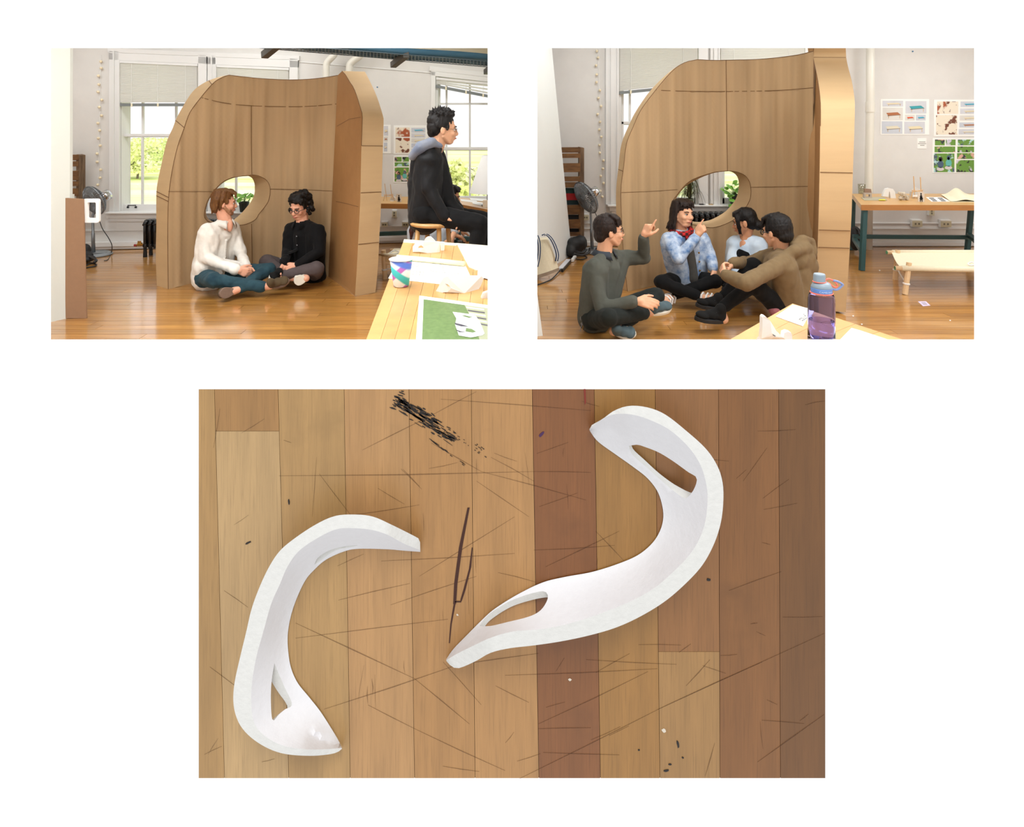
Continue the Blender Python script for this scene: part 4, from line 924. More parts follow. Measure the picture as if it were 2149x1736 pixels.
def person(label, J, head, top, legs, shoes, hands, hair, skin=None, fem=False, glasses=None, seed=1, eyes=True, beard=False, top_w=1.0):
    """J: joints (px,row,Y): N neck base, S1/S2 shoulders, E1/E2 elbows, W1/W2 wrists, H1/H2 hips, K1/K2 knees, A1/A2 ankles"""
    j = {k: (P(*v) if not isinstance(v, Vector) else v) for k, v in J.items()}; skin = skin or SKIN
    pel = (j['H1']+j['H2'])/2; root = thing('person', Vector((pel.x, pel.y, 0)), label, 'person')
    hc = P(*head['c']); M = frame(dirv(head['c'][0], *head['f']), dirv(head['c'][0], *head.get('u', (0, 1, 0)))); s = head.get('s', 1.0); k = top_w
    # ---- body: one continuous surface
    b = MB(); add_head(b, hc, M, s, j['N'], fem)
    ch = (j['S1']+j['S2'])/2; ax = (j['S2']-j['S1']).normalized()
    b.cap(j['N'], ch.lerp(pel, .2), .055, .075); b.cap(j['S1'].lerp(ch, .2), j['S2'].lerp(ch, .2), .050, .050); b.cap(ch.lerp(pel, .15), pel, .085, .090)
    for i in '12':
        sg = 1
        b.cap(j['S'+i], j['E'+i], .042*k, .034*k); b.cap(j['E'+i], j['W'+i], .030*k, .023*k)
        b.cap(j['H'+i], j['K'+i], .066, .048); b.cap(j['K'+i], j['A'+i], .046, .032)
    for (wi, d, n, sd, curl, *rest) in hands:
        w_ = j[wi]; dd = d if isinstance(d, Vector) else dirv(J[wi][0], *d); nn = n if isinstance(n, Vector) else dirv(J[wi][0], *n)
        hand(b, w_, dd, nn, sd, curl, *(rest or [0.5]), s=0.92 if fem else 1.0)
    for sp in shoes:
        if sp.get('bare'):
            hl, te = P(*sp['heel']), P(*sp['toe']); d = te-hl; Mf = frame(d, dirv(sp['heel'][0], *sp['up'])); 
            b.cap(hl, hl+d*.5, .030, .030); b.cap(hl+d*.4, hl+d*.85, .032, .024); b.cap(j[sp['ankle']], hl+d*.1, .030, .030)
            for q in range(5):
                x = (q-2)*.015; b.cap(hl+d*.75+Mf @ Vector((x, 0, 0)), hl+d*(1.0-.03*abs(q-1))+Mf @ Vector((x*1.1, 0, -.004)), .011, .009, 7)
        else: b.cap(j[sp['ankle']], P(*sp['heel']), .034, .034)
    body = remeshed('body', b, .0056, skin, root, 5, .5)
    # ---- face
    T = lambda x, y, z: hc+M @ Vector((x*s, y*s, z*s))
    if eyes:
        for sg in (-1, 1):
            ey = MB().ell(T(sg*.031, .0795, -.003), (.0125*s, .008*s, .0062*s), M).build('eye', M_eye, root, smooth=True)
            MB().ell(T(sg*.031, .0858, -.003), (.0058*s, .003*s, .0058*s), M).build('iris', M_iris, ey, smooth=True)
            MB().tube([T(sg*.045, .080, .002), T(sg*.031, .0885, .0045), T(sg*.018, .0865, .001)], .0022*s, 6).build('eyelid', HAIRM['dark'], ey)
            MB().tube([T(sg*.052, .076, .018), T(sg*.036, .091, .0235), T(sg*.016, .094, .019)], .0034*s, 6).build('eyebrow', HAIRM[hair[1]], root)
        mo = MB(); mo.tube([T(-.023, .088, -.0635), T(-.010, .1000, -.0625), T(0, .1015, -.0632), T(.010, .1000, -.0625), T(.023, .088, -.0635)], [.002*s, .0042*s, .0046*s, .0042*s, .002*s], 7)
        mo.build('mouth', M_lip, root, smooth=True)
    if beard:
        bm_ = MB()
        for sg in (-1, 1):
            bm_.cap(T(sg*.060, .008, -.040), T(sg*.030, .056, -.090), .017*s, .020*s); bm_.cap(T(sg*.030, .056, -.090), T(0, .070, -.098), .020*s, .020*s)
        [bm_.ell(T(sg*.043, .042, -.066), (.020*s, .030*s, .024*s), M) for sg in (-1, 1)]; bm_.cap(T(-.02, .090, -.0525), T(.02, .090, -.0525), .0062*s, .0062*s); bm_.ell(T(0, .066, -.090), (.030*s, .026*s, .019*s), M)
        remeshed('beard', bm_, .005, mat('stubble', (142, 100, 66), .8, rgb2=(190, 140, 108), scale=60, bump=.3), root, 3, .5, (.002, 120, (1, 1, 1)))
    hmb = hair_volume(hair[0], hc, M, s, seed)
    remeshed('hair', hmb, .0052, HAIRM[hair[1]], root, 2, .45, (.0028, 70, (1.0, 1.0, .35)))
    if glasses:
        g = thing('glasses', T(0, .1, 0), None, None); del_label(g); setparent_keep(g, root)
        for sg in (-1, 1):
            pts = [T(sg*.034+.0225*math.cos(a), .101-.010*abs(math.cos(a)*.5+sg*.5)*0.9, -.004+.017*math.sin(a)) for a in [2*math.pi*q/18 for q in range(19)]]
            MB().tube(pts, glasses[1]*s, 6).build('rim', glasses[0], g, smooth=True)
            MB().tube([T(sg*.0575, .093, .002), T(sg*.078, .05, .002), T(sg*.081, -.005, .0)], glasses[1]*.9*s, 6).build('temple', glasses[0], g, smooth=True)
        MB().tube([T(-.0115, .100, .0), T(0, .104, .003), T(.0115, .100, .0)], glasses[1]*s, 6).build('bridge', glasses[0], g)
    # ---- clothes
    t = MB(); r = top.get('r', 1.0)*k
    hem = pel.lerp(ch, top.get('hem', 0.05)); w1 = j['S1'].lerp(ch, .18); w2 = j['S2'].lerp(ch, .18); hw = ax*top.get('hw', .085)
    sgn = 1 if (j['S2']-j['S1']).dot(hw) > 0 else -1
    t.cap(w1, w2, .072*r, .072*r); t.cap(w1+(hem-ch)*.12, hem-hw*sgn, .104*r, .110*r, 14); t.cap(w2+(hem-ch)*.12, hem+hw*sgn, .100*r, .108*r, 14); t.cap(ch.lerp(hem, .15), hem, .108*r, .126*r, 14)
    for e_ in top.get('extra', ()): t.cap(P(*e_[0]), P(*e_[1]), e_[2], e_[3], 12)
    nk = j['N'].lerp(hc, .10)
    for i in '12':
        t.cap(j['N'].lerp(ch, .3), j['S'+i], .060*r, .060*r)
        t.cap(j['S'+i], j['E'+i], .066*r, .054*r); t.cap(j['E'+i], j['E'+i].lerp(j['W'+i], top.get('sleeve', .96)), .054*r, .044*r)
    if top.get('collar'): t.lathe(j['N'].lerp(hc, .02), [(.062, -.035), (.068, -.008), (.066, .008), (.056, .008), (.050, -.035)], 18, (hc-j['N']).normalized()+Vector((0, 0, .6)))
    if top.get('hood'):
        for a_, b_, ra, rb in top['hood']: t.cap(P(*a_), P(*b_), ra, rb, 12)
    remeshed(top['name'], t, .0085, top['m'], root, top.get('it', 10), .5, (top.get('fold', .006), 13, (1, 1, .55)))
    l = MB(); lr = legs.get('r', 1.0)
    l.cap(j['H1'], j['H2'], .098*lr, .098*lr, 14); l.cap(pel, pel.lerp(ch, .22), .105*lr, .10*lr, 14)
    for i in '12':
        l.cap(j['H'+i], j['K'+i], .088*lr, .068*lr, 12); an = j['K'+i].lerp(j['A'+i], legs.get('len', .93)); l.cap(j['K'+i], an, .066*lr, .050*lr, 12)
    remeshed('trousers', l, .0085, legs['m'], root, 5, .5, (legs.get('fold', .005), 14, (1, 1, 1)))
    for sp in shoes:
        if sp.get('bare'):
            hl, te = P(*sp['heel']), P(*sp['toe']); d = te-hl; Mf = frame(d, dirv(sp['heel'][0], *sp['up'])); sd = MB(); Tq = lambda x, y, z: hl+d*y+Mf @ Vector((x, 0, z))
            so = MB().prism([Tq(math.cos(a)*.043, .5+.56*math.sin(a), -.034) for a in [2*math.pi*q/20 for q in range(20)]], Mf @ Vector((0, 0, .014))).build('sandal_sole', mat('sandal_white', (232, 232, 230), .5), root, bevel=.004)
            for y in (.1, .45, .75):
                MB().tube([Tq(-.042, y, -.025), Tq(-.034, y, .018), Tq(0, y, .036-.012*y), Tq(.034, y, .018), Tq(.042, y, -.025)], .0075, 6).build('strap', MATS['sandal_white'], so)
        else: shoe(root, P(*sp['heel']), P(*sp['toe']), dirv(sp['heel'][0], *sp['up']), sp['m'], sp['sole'], sp.get('label'), sp.get('s', 1.0), laces=sp.get('laces'))
    return root, j, T, M
def del_label(o):
    for k_ in ('label', 'category'):
        if k_ in o: del o[k_]
def setparent_keep(o, parent): return setparent(o, parent)

def cloth(name, rgb, rough=.85, var=.06, scale=26, rgb2=None, bump=.15, sheen=.03, stretch=(1, 1, 1)):
    return mat(name, rgb, rough, var=var, scale=scale, rgb2=rgb2, bump=bump, sheen=sheen, spec=.2, stretch=stretch)
C_white = cloth('white_linen', (236, 232, 224)); C_jeans = cloth('teal_denim', (30, 54, 66), rgb2=(52, 82, 92), scale=9)
C_blackshirt = cloth('black_cotton', (13, 13, 15)); C_greytrs = cloth('grey_brown_twill', (86, 76, 76)); C_blackp = cloth('black_twill', (14, 14, 15))
C_jacket = cloth('black_nylon', (20, 20, 22), .6); C_lightgrey = cloth('light_grey_knit', (182, 188, 194)); C_moss = cloth('dark_green_grey_knit', (82, 84, 77)); C_dkgreen = cloth('dark_green_twill', (32, 36, 34))
C_denim = cloth('acid_wash_denim', (206, 216, 226), rgb2=(84, 122, 172), scale=16, bump=.35); C_pale = cloth('pale_denim', (214, 226, 236), rgb2=(182, 202, 222), scale=7); C_olive = cloth('olive_brown_fleece', (118, 98, 70), sheen=.04)
C_suede = cloth('brown_suede', (84, 70, 50)); C_sole = mat('brown_sole', (122, 100, 86), .7, var=.1, scale=30); C_wsole = mat('off_white_sole', (224, 218, 204), .6)
C_canvas = cloth('blue_grey_canvas', (76, 92, 98)); C_knitshoe = cloth('black_knit', (20, 20, 20)); C_dsole = mat('black_sole', (26, 26, 27), .6)
up = Vector((0, 0, 1))

# man in the white shirt (left room)
rA, jA, TA, MA = person('man in a loose white shirt and jeans sitting cross-legged', dict(
    N=(473, 464, 5.62), S1=(436, 484, 5.50), S2=(489, 481, 5.75), E1=(431, 541, 5.46), E2=(505, 528, 5.72), W1=(496, 566, 5.34), W2=(515, 560, 5.50),
    H1=(432, 582, 5.52), H2=(452, 580, 5.74), K1=(450, 589, 5.25), K2=(563, 566, 5.58), A1=(556, 602, 5.34), A2=(500, 607, 5.26)),
    dict(c=(470, 425, 5.62), f=(1, -.10, .02), u=(.12, 1, 0), s=1.0), dict(name='shirt', m=C_white, r=1.03, hem=-.02, collar=True, fold=.011, hw=.07, extra=[((425, 560, 5.50), (428, 582, 5.55), .085, .085)]), dict(m=C_jeans, fold=.008),
    [dict(ankle='A1', heel=(566, 600, 5.33), toe=(606, 587, 5.36), up=(-.25, .6, -.75), m=C_suede, sole=C_sole), dict(ankle='A2', heel=(490, 611, 5.24), toe=(459, 617, 5.14), up=(.1, -.1, 1), m=C_suede, sole=C_sole)],
    [('W1', (.85, -.35, -.1), (0, .1, 1), 1, .75), ('W2', (.45, -.8, -.3), (-.3, 0, -1), -1, .75)], ('shag', 'brown'), SKIN_FAIR, beard=True, seed=3)
# man in the black shirt (left room)
rB, jB, TB, MB_ = person('man with glasses in a black shirt sitting cross-legged', dict(
    N=(634, 466, 5.84), S1=(609, 482, 5.90), S2=(668, 484, 5.76), E1=(603, 524, 5.82), E2=(671, 527, 5.70), W1=(597, 553, 5.56), W2=(624, 556, 5.56),
    H1=(628, 574, 5.90), H2=(660, 576, 5.94), K1=(560, 549, 5.84), K2=(664, 563, 5.56), A1=(612, 583, 5.56), A2=(588, 578, 5.54)),
    dict(c=(629, 434, 5.82), f=(-.58, -.30, -.76), u=(-.06, 1, -.15)), dict(name='shirt', m=C_blackshirt, r=.98, collar=True, hem=-.05, fold=.007, hw=.075, extra=[((668, 560, 5.88), (672, 580, 5.92), .07, .06)]), dict(m=C_greytrs),
    [dict(ankle='A1', heel=(642, 584, 5.50), toe=(617, 590, 5.46), up=(.05, .05, 1), m=C_wsole, sole=C_wsole, label='shoe with its pale sole towards the viewer'), dict(ankle='A2', heel=(584, 580, 5.52), toe=(566, 583, 5.46), up=(.1, .8, -.6), m=C_knitshoe, sole=C_wsole, laces=M_white)],
    [('W1', (-.2, -.9, -.25), (.6, 0, -.6), 1, .6), ('W2', (-.85, -.45, -.1), (-.2, -.3, .9), -1, .6)], ('curly', 'black'), SKIN_FAIR, glasses=(M_black, .0028), seed=5)
from mathutils.bvhtree import BVHTree
def collar(root, N_, fwd, m, r0=.060, r1=.088, opening=26, drop=.035, lift=.034):
    bk = -fwd.normalized(); sd = bk.cross(up); a_, b_ = [], []
    for k in range(29):
        ph = math.radians(-(180-opening)+2*(180-opening)*k/28); d = bk*math.cos(ph)+sd*math.sin(ph); e = abs(ph)/math.radians(180-opening)
        a_.append(N_+d*r0+up*lift*(1-.35*e)); b_.append(N_+d*(r1+.006*e)-up*(.004+drop*e**4))
    mb = strip2(a_, b_); nv = len(mb.v); bd = boundary(mb.f); f0 = list(mb.f); ctr = N_.copy()
    mb.v += [v+(v-ctr).normalized()*.005 for v in mb.v]; mb.f += [tuple(i+nv for i in f[::-1]) for f in f0]+[(p, q, q+nv, p+nv) for p, q in bd]
    return mb.build('collar', m, root, smooth=True)
def placket(root, part, a, b, fwd, m, mbtn, n=5, wd=.030, t0=0.0):
    o = [c for c in root.children if c.name.split('.')[0] == part][0]; bv = BVHTree.FromPolygons([v.co[:] for v in o.data.vertices], [p.vertices[:] for p in o.data.polygons])
    fwd = fwd.normalized(); sd = fwd.cross(up).normalized()*wd/2; L_, R_ = [], []; pts = []
    for k in range(25):
        c = a.lerp(b, t0+(1-t0)*k/24)
        hits = [bv.ray_cast(c+s_+fwd*.5, -fwd)[0] for s_ in (-sd, sd)]
        if None in hits: continue
        L_.append(hits[0]+fwd*.004); R_.append(hits[1]+fwd*.004); pts.append((hits[0]+hits[1])/2+fwd*.006)
    if len(L_) < 3: return
    mb = strip2(L_, R_); nv = len(mb.v); bd = boundary(mb.f); f0 = list(mb.f); mb.v += [v-fwd*.008 for v in mb.v]; mb.f += [tuple(i+nv for i in f[::-1]) for f in f0]+[(p, q, q+nv, p+nv) for p, q in bd]
    pl = mb.build('placket', m, root, smooth=True)
    for k in range(n): MB().ell(pts[int((len(pts)-1)*(k+.4)/n)], (.0055, .0035, .0055)).build('button', mbtn, pl, smooth=True)
def chest(j): return (j['S1']+j['S2'])/2, (j['H1']+j['H2'])/2, (j['S2']-j['S1']).cross(up).normalized()
cA, pA, fA = chest(jA); collar(rA, jA['N']-up*.012, fA, C_white, opening=30, drop=.05)
nA = MB(); nA.ell(jA['N']+fA*.055-up*.035, (.026, .030, .060), frame(fA, up)); remeshed('neckline', nA, .005, SKIN_FAIR, rA, 2)
placket(rA, 'shirt', cA, pA, fA, C_white, mat('shell_button', (214, 210, 200), .4), 5, .034, .18)
cB, pB, fB = chest(jB); collar(rB, jB['N']-up*.010, fB, C_blackshirt, opening=24, drop=.045); placket(rB, 'shirt', cB, pB, fB, C_blackshirt, mat('shirt_button', (150, 150, 154), .4), 5, .030, .06)
# man on the stool (left room)
rC, jC, TC, MC = person('man in a black jacket sitting on the wooden stool', dict(
    N=(917, 303, 4.60), S1=(902, 324, 4.46), S2=(912, 322, 4.76), E1=(899, 396, 4.42), E2=(930, 398, 4.84), W1=(934, 456, 4.40), W2=(962, 442, 4.72),
    H1=(893, 448, 4.50), H2=(893, 448, 4.70), K1=(1006, 470, 4.40), K2=(1014, 462, 4.74), A1=(992, 590, 4.36), A2=(1012, 592, 4.70)),
    dict(c=(929, 270, 4.60), f=(1, -.08, .16), u=(.10, 1, 0), s=1.04), dict(name='jacket', m=C_jacket, r=1.06, hem=-.06, fold=.008, hw=.05, sleeve=.95,
         extra=[((884, 345, 4.58), (878, 390, 4.60), .085, .085), ((878, 385, 4.58), (878, 440, 4.60), .085, .085), ((900, 400, 4.6), (905, 442, 4.6), .10, .10), ((920, 330, 4.62), (938, 420, 4.62), .06, .075), ((940, 425, 4.6), (962, 444, 4.58), .065, .045)]), dict(m=C_blackp, r=1.05),
    [dict(ankle='A1', heel=(986, 612, 4.36), toe=(1032, 612, 4.34), up=(0, 1, 0), m=C_knitshoe, sole=C_dsole), dict(ankle='A2', heel=(1006, 612, 4.70), toe=(1050, 612, 4.70), up=(0, 1, 0), m=C_knitshoe, sole=C_dsole)],
    [('W1', (.9, -.35, 0), (-.2, -1, 0), 1, [.5, .5, .6, .7], .2), ('W2', (.7, -.6, 0), (-.2, -1, .1), -1, .5)], ('spiky', 'black'), SKIN, glasses=(mat('wire_frame', (110, 90, 70), .3, metal=.8), .0014), seed=7)
hd = MB()
for a_, b_, ra, rb in (((866, 328, 4.48), (884, 308, 4.42), .034, .046), ((884, 308, 4.42), (906, 299, 4.42), .046, .040), ((906, 299, 4.42), (924, 306, 4.44), .038, .020), ((869, 328, 4.66), (900, 302, 4.74), .035, .04), ((870, 326, 4.52), (872, 326, 4.66), .030, .035), ((888, 308, 4.48), (898, 302, 4.74), .040, .040)): hd.cap(P(*a_), P(*b_), ra, rb)
remeshed('hood', hd, .008, cloth('grey_blue_fleece', (128, 130, 136), rgb2=(96, 108, 132), scale=7), rC, 5)
# partly hidden people behind the stool
rH, jH, TH_, MH = person('ponytailed person in light grey crouching behind the stool', dict(
    N=(897, 452, 5.62), S1=(872, 480, 5.60), S2=(926, 478, 5.72), E1=(880, 540, 5.50), E2=(962, 468, 5.60), W1=(930, 560, 5.36), W2=(948, 500, 5.46),
    H1=(890, 572, 5.70), H2=(920, 570, 5.80), K1=(925, 535, 5.36), K2=(955, 530, 5.50), A1=(920, 586, 5.42), A2=(950, 584, 5.54)),
    dict(c=(908, 425, 5.62), f=(.9, -.2, .3), u=(.1, 1, 0), s=.94), dict(name='jumper', m=C_lightgrey, r=1.06, sleeve=.45, fold=.008), dict(m=cloth('pale_jeans', (186, 196, 204))),
    [dict(ankle='A1', heel=(916, 592, 5.42), toe=(952, 594, 5.36), up=(0, 1, 0), m=C_canvas, sole=C_wsole), dict(ankle='A2', heel=(946, 590, 5.54), toe=(985, 592, 5.48), up=(0, 1, 0), m=C_canvas, sole=C_wsole)],
    [('W1', (.8, -.3, 0), (0, -1, 0), 1, .4), ('W2', (-.3, -.9, 0), (0, 0, 1), -1, .5)], ('ponytail', 'dark'), SKIN, fem=True, eyes=False, seed=8)
pt = MB(); pt.cap(P(884, 440, 5.55), P(869, 464, 5.48), .03, .022); pt.cap(P(869, 464, 5.48), P(864, 485, 5.46), .022, .026); pt.cap(P(864, 485, 5.46), P(862, 505, 5.46), .026, .008)
remeshed('ponytail', pt, .006, strand_mat('auburn_hair', (44, 24, 18), (84, 44, 32)), rH, 2, .5, (.003, 60, (1, 1, .3)))
MB().lathe(P(868.5, 467, 5.475), [(.027, -.014), (.027, .014)], 14, (.3, 0, 1)).build('hair_tie', mat('navy_cloth', (24, 24, 52), .8), rH)
person('dark-haired person leaning at the far bench behind the stool', dict(
    N=(934, 436, 6.50), S1=(915, 455, 6.44), S2=(930, 455, 6.72), E1=(925, 494, 6.34), E2=(945, 490, 6.70), W1=(952, 492, 6.22), W2=(962, 484, 6.60),
    H1=(912, 520, 6.50), H2=(916, 518, 6.68), K1=(965, 520, 6.40), K2=(968, 516, 6.64), A1=(958, 562, 6.36), A2=(962, 556, 6.60)),
    dict(c=(946, 411, 6.48), f=(.95, -.30, -.12), u=(.2, 1, 0), s=.95), dict(name='jumper', m=cloth('dark_knit', (40, 40, 44)), r=.95), dict(m=C_dkgreen),
    [dict(ankle='A1', heel=(952, 562, 6.36), toe=(980, 562, 6.34), up=(0, 1, 0), m=C_knitshoe, sole=C_dsole), dict(ankle='A2', heel=(956, 556, 6.60), toe=(985, 556, 6.58), up=(0, 1, 0), m=C_knitshoe, sole=C_dsole)],
    [('W1', (.8, -.3, 0), (0, -1, 0), 1, .4), ('W2', (.8, -.3, 0), (0, -1, 0), -1, .4)], ('short', 'black'), SKIN_TAN, seed=9)

# pointing man in the green-grey jumper (right room)
rD, jD, TD, MD = person('man with glasses in a dark green-grey jumper pointing to the right', dict(
    N=(1268, 530, 4.50), S1=(1247, 562, 4.36), S2=(1300, 541, 4.66), E1=(1262, 646, 4.26), E2=(1352, 541, 4.66), W1=(1336, 632, 4.20), W2=(1350, 496, 4.54),
    H1=(1246, 668, 4.40), H2=(1258, 662, 4.60), K1=(1278, 667, 4.14), K2=(1377, 621, 4.58), A1=(1356, 657, 4.34), A2=(1302, 687, 4.28)),
    dict(c=(1278, 485, 4.50), f=(.96, .02, .30), u=(-.06, 1, 0), s=1.0), dict(name='jumper', m=C_moss, r=1.0, hem=.02, collar=True, fold=.006, hw=.06, sleeve=.90), dict(m=C_dkgreen, r=.95),
    [dict(ankle='A1', heel=(1364, 655, 4.34), toe=(1408, 641, 4.40), up=(-.2, .75, -.6), m=C_canvas, sole=C_wsole), dict(ankle='A2', heel=(1288, 695, 4.24), toe=(1334, 700, 4.20), up=(0, .55, -.8), m=C_canvas, sole=C_wsole)],
    [('W1', (.95, -.08, -.05), (.1, -.5, .7), 1, [.35, .45, .5, .55], .3), ('W2', (.42, .85, -.1), (.55, -.2, .5), -1, [.05, 1.25, 1.35, 1.4], .6)], ('bowl', 'dark'), SKIN, glasses=(mat('tortoise_frame', (70, 44, 22), .3), .0016), seed=11)
cD, pD, fD = chest(jD); collar(rD, jD['N']-up*.008, fD, cloth('slate_cotton', (58, 64, 72)), opening=22, drop=.03)
ky = thing('key_ring', P(1222, 690, 4.40), 'bunch of keys hanging at the hip of the man in the green-grey jumper', 'keys')
MB().tube([P(1224+6*math.cos(a), 668+8*math.sin(a), 4.40) for a in [6.283*i/16 for i in range(17)]], .003, 6).build('ring', M_steel, ky)
for i, (x0, y0, x1, y1) in enumerate([(1223, 676, 1217, 695), (1224, 676, 1222, 698), (1226, 676, 1228, 692), (1222, 676, 1226, 690)]):
    k_ = MB(); a = P(x0, y0, 4.39+.006*i); b = P(x1, y1, 4.39+.006*i); k_.bar(a, b, .006, .003); k_.lathe(a.lerp(b, .2), [(.011, -.0015), (.011, .0015)], 10, (0, 1, 0)); k_.build('key', M_brass if i % 2 else M_steel, ky)
# woman in the acid-wash denim jacket (right room)
rE, jE, TE, ME = person('woman in an acid-wash denim jacket pointing over her shoulder', dict(
    N=(1430, 486, 5.20), S1=(1403, 504, 5.12), S2=(1473, 500, 5.30), E1=(1424, 542, 4.98), E2=(1490, 533, 5.24), W1=(1463, 496, 5.02), W2=(1497, 566, 5.10),
    H1=(1428, 586, 5.26), H2=(1458, 584, 5.30), K1=(1387, 592, 5.02), K2=(1499, 590, 5.06), A1=(1466, 622, 4.96), A2=(1410, 620, 5.06)),
    dict(c=(1432, 448, 5.18), f=(.70, .02, -.72), u=(0, 1, .1), s=.97), dict(name='denim_jacket', m=C_denim, r=1.0, hem=.02, collar=True, fold=.009, hw=.07, sleeve=.9), dict(m=C_blackp, r=.88),
    [dict(ankle='A1', bare=True, heel=(1472, 624, 4.95), toe=(1500, 628, 4.88), up=(.1, .7, -.7)), dict(ankle='A2', bare=True, heel=(1410, 624, 5.05), toe=(1394, 630, 4.92), up=(.1, .8, -.6))],
    [('W1', (.45, .85, -.1), (.5, .1, .7), 1, [.1, 1.2, 1.3, 1.3], .6), ('W2', (.25, -.9, -.2), (-.7, 0, .3), -1, .75)], ('bob', 'dark'), SKIN, fem=True, seed=13)
sc = MB(); NE = jE['N']
for k_ in range(14):
    a = -2.5+5.0*k_/13; d = dirv(1430, math.sin(a)*1.0, 0, -math.cos(a)); sc.ell(NE+d*.078+up*(.012 - .02*math.cos(a)), (.026, .026, .024))
for k_ in range(5): sc.ell(NE+dirv(1430, .52, 0, -.85)*.09-up*(.02+.022*k_), (.016, .014, .022))
def plaid():
    m = bpy.data.materials.new('red_plaid'); nt, N, L, b = nodes_of(m); b.inputs['Roughness'].default_value = .85; tc = N.new('ShaderNodeTexCoord')
    ck = N.new('ShaderNodeTexChecker'); ck.inputs['Scale'].default_value = 42; ck.inputs[1].default_value = (*lin((196, 34, 34)), 1); ck.inputs[2].default_value = (*lin((70, 16, 22)), 1); L.new(tc.outputs['Object'], ck.inputs[0]); L.new(ck.outputs[0], b.inputs['Base Color']); return m
M_plaid = plaid(); remeshed('plaid_collar', sc, .006, M_plaid, rE, 3)
te = MB(); ch_ = (jE['S1']+jE['S2'])/2; pe_ = (jE['H1']+jE['H2'])/2; fd = dirv(1440, .35, 0, -.93)
te.cap(ch_+fd*.055-up*.02, ch_.lerp(pe_, .5)+fd*.092, .045, .046); te.cap(ch_.lerp(pe_, .5)+fd*.092, pe_+fd*.085+up*.04, .046, .062)
remeshed('t_shirt', te, .008, cloth('grey_jersey', (86, 84, 80)), rE, 4)
for q_ in (.28, .50, .72): MB().ell(ch_.lerp(pe_, q_)+dirv(1440, .80, 0, -.60)*.128, (.008, .008, .008)).build('jacket_button', M_brass, rE)
# woman in pale denim behind (right room)
rF, jF, TF, MF = person('woman with pinned-up hair in a pale denim shirt behind the man in the hoodie', dict(
    N=(1565, 497, 5.42), S1=(1542, 508, 5.50), S2=(1594, 512, 5.36), E1=(1536, 550, 5.40), E2=(1606, 560, 5.26), W1=(1548, 578, 5.20), W2=(1575, 582, 5.16),
    H1=(1552, 584, 5.46), H2=(1580, 584, 5.42), K1=(1524, 590, 5.20), K2=(1612, 592, 5.14), A1=(1580, 608, 5.10), A2=(1548, 610, 5.12)),
    dict(c=(1563, 466, 5.40), f=(-.93, -.22, .10), u=(-.1, 1, 0), s=.98), dict(name='denim_shirt', m=C_pale, r=.95, hem=.02, fold=.007, sleeve=.95), dict(m=C_blackp, r=.88),
    [dict(ankle='A1', heel=(1586, 612, 5.08), toe=(1600, 616, 4.98), up=(0, 1, -.2), m=C_knitshoe, sole=C_dsole), dict(ankle='A2', heel=(1542, 612, 5.12), toe=(1520, 604, 5.02), up=(0, .8, -.4), m=C_knitshoe, sole=C_dsole)],
    [('W1', (.4, -.6, -.3), (0, -1, 0), 1, .5), ('W2', (-.8, -.3, 0), (0, -.5, .5), -1, .5)], ('updo', 'black'), SKIN_TAN, fem=True, seed=17)
vs_ = MB(); chF = (jF['S1']+jF['S2'])/2; fF = dirv(1563, -.45, 0, -.90); MfF = frame(fF, up)
vs_.ell(chF+fF*.064-up*.105, (.072, .056, .078), MfF); remeshed('black_top', vs_, .007, C_blackshirt, rF, 3)
ck_ = MB(); MfF = frame(fF, up); ck_.cap(jF['N']-fF*.005, chF+fF*.03-up*.01, .046, .05); ck_.ell(chF+fF*.056-up*.025, (.046, .040, .062), MfF); remeshed('neckline', ck_, .006, SKIN_TAN, rF, 3)
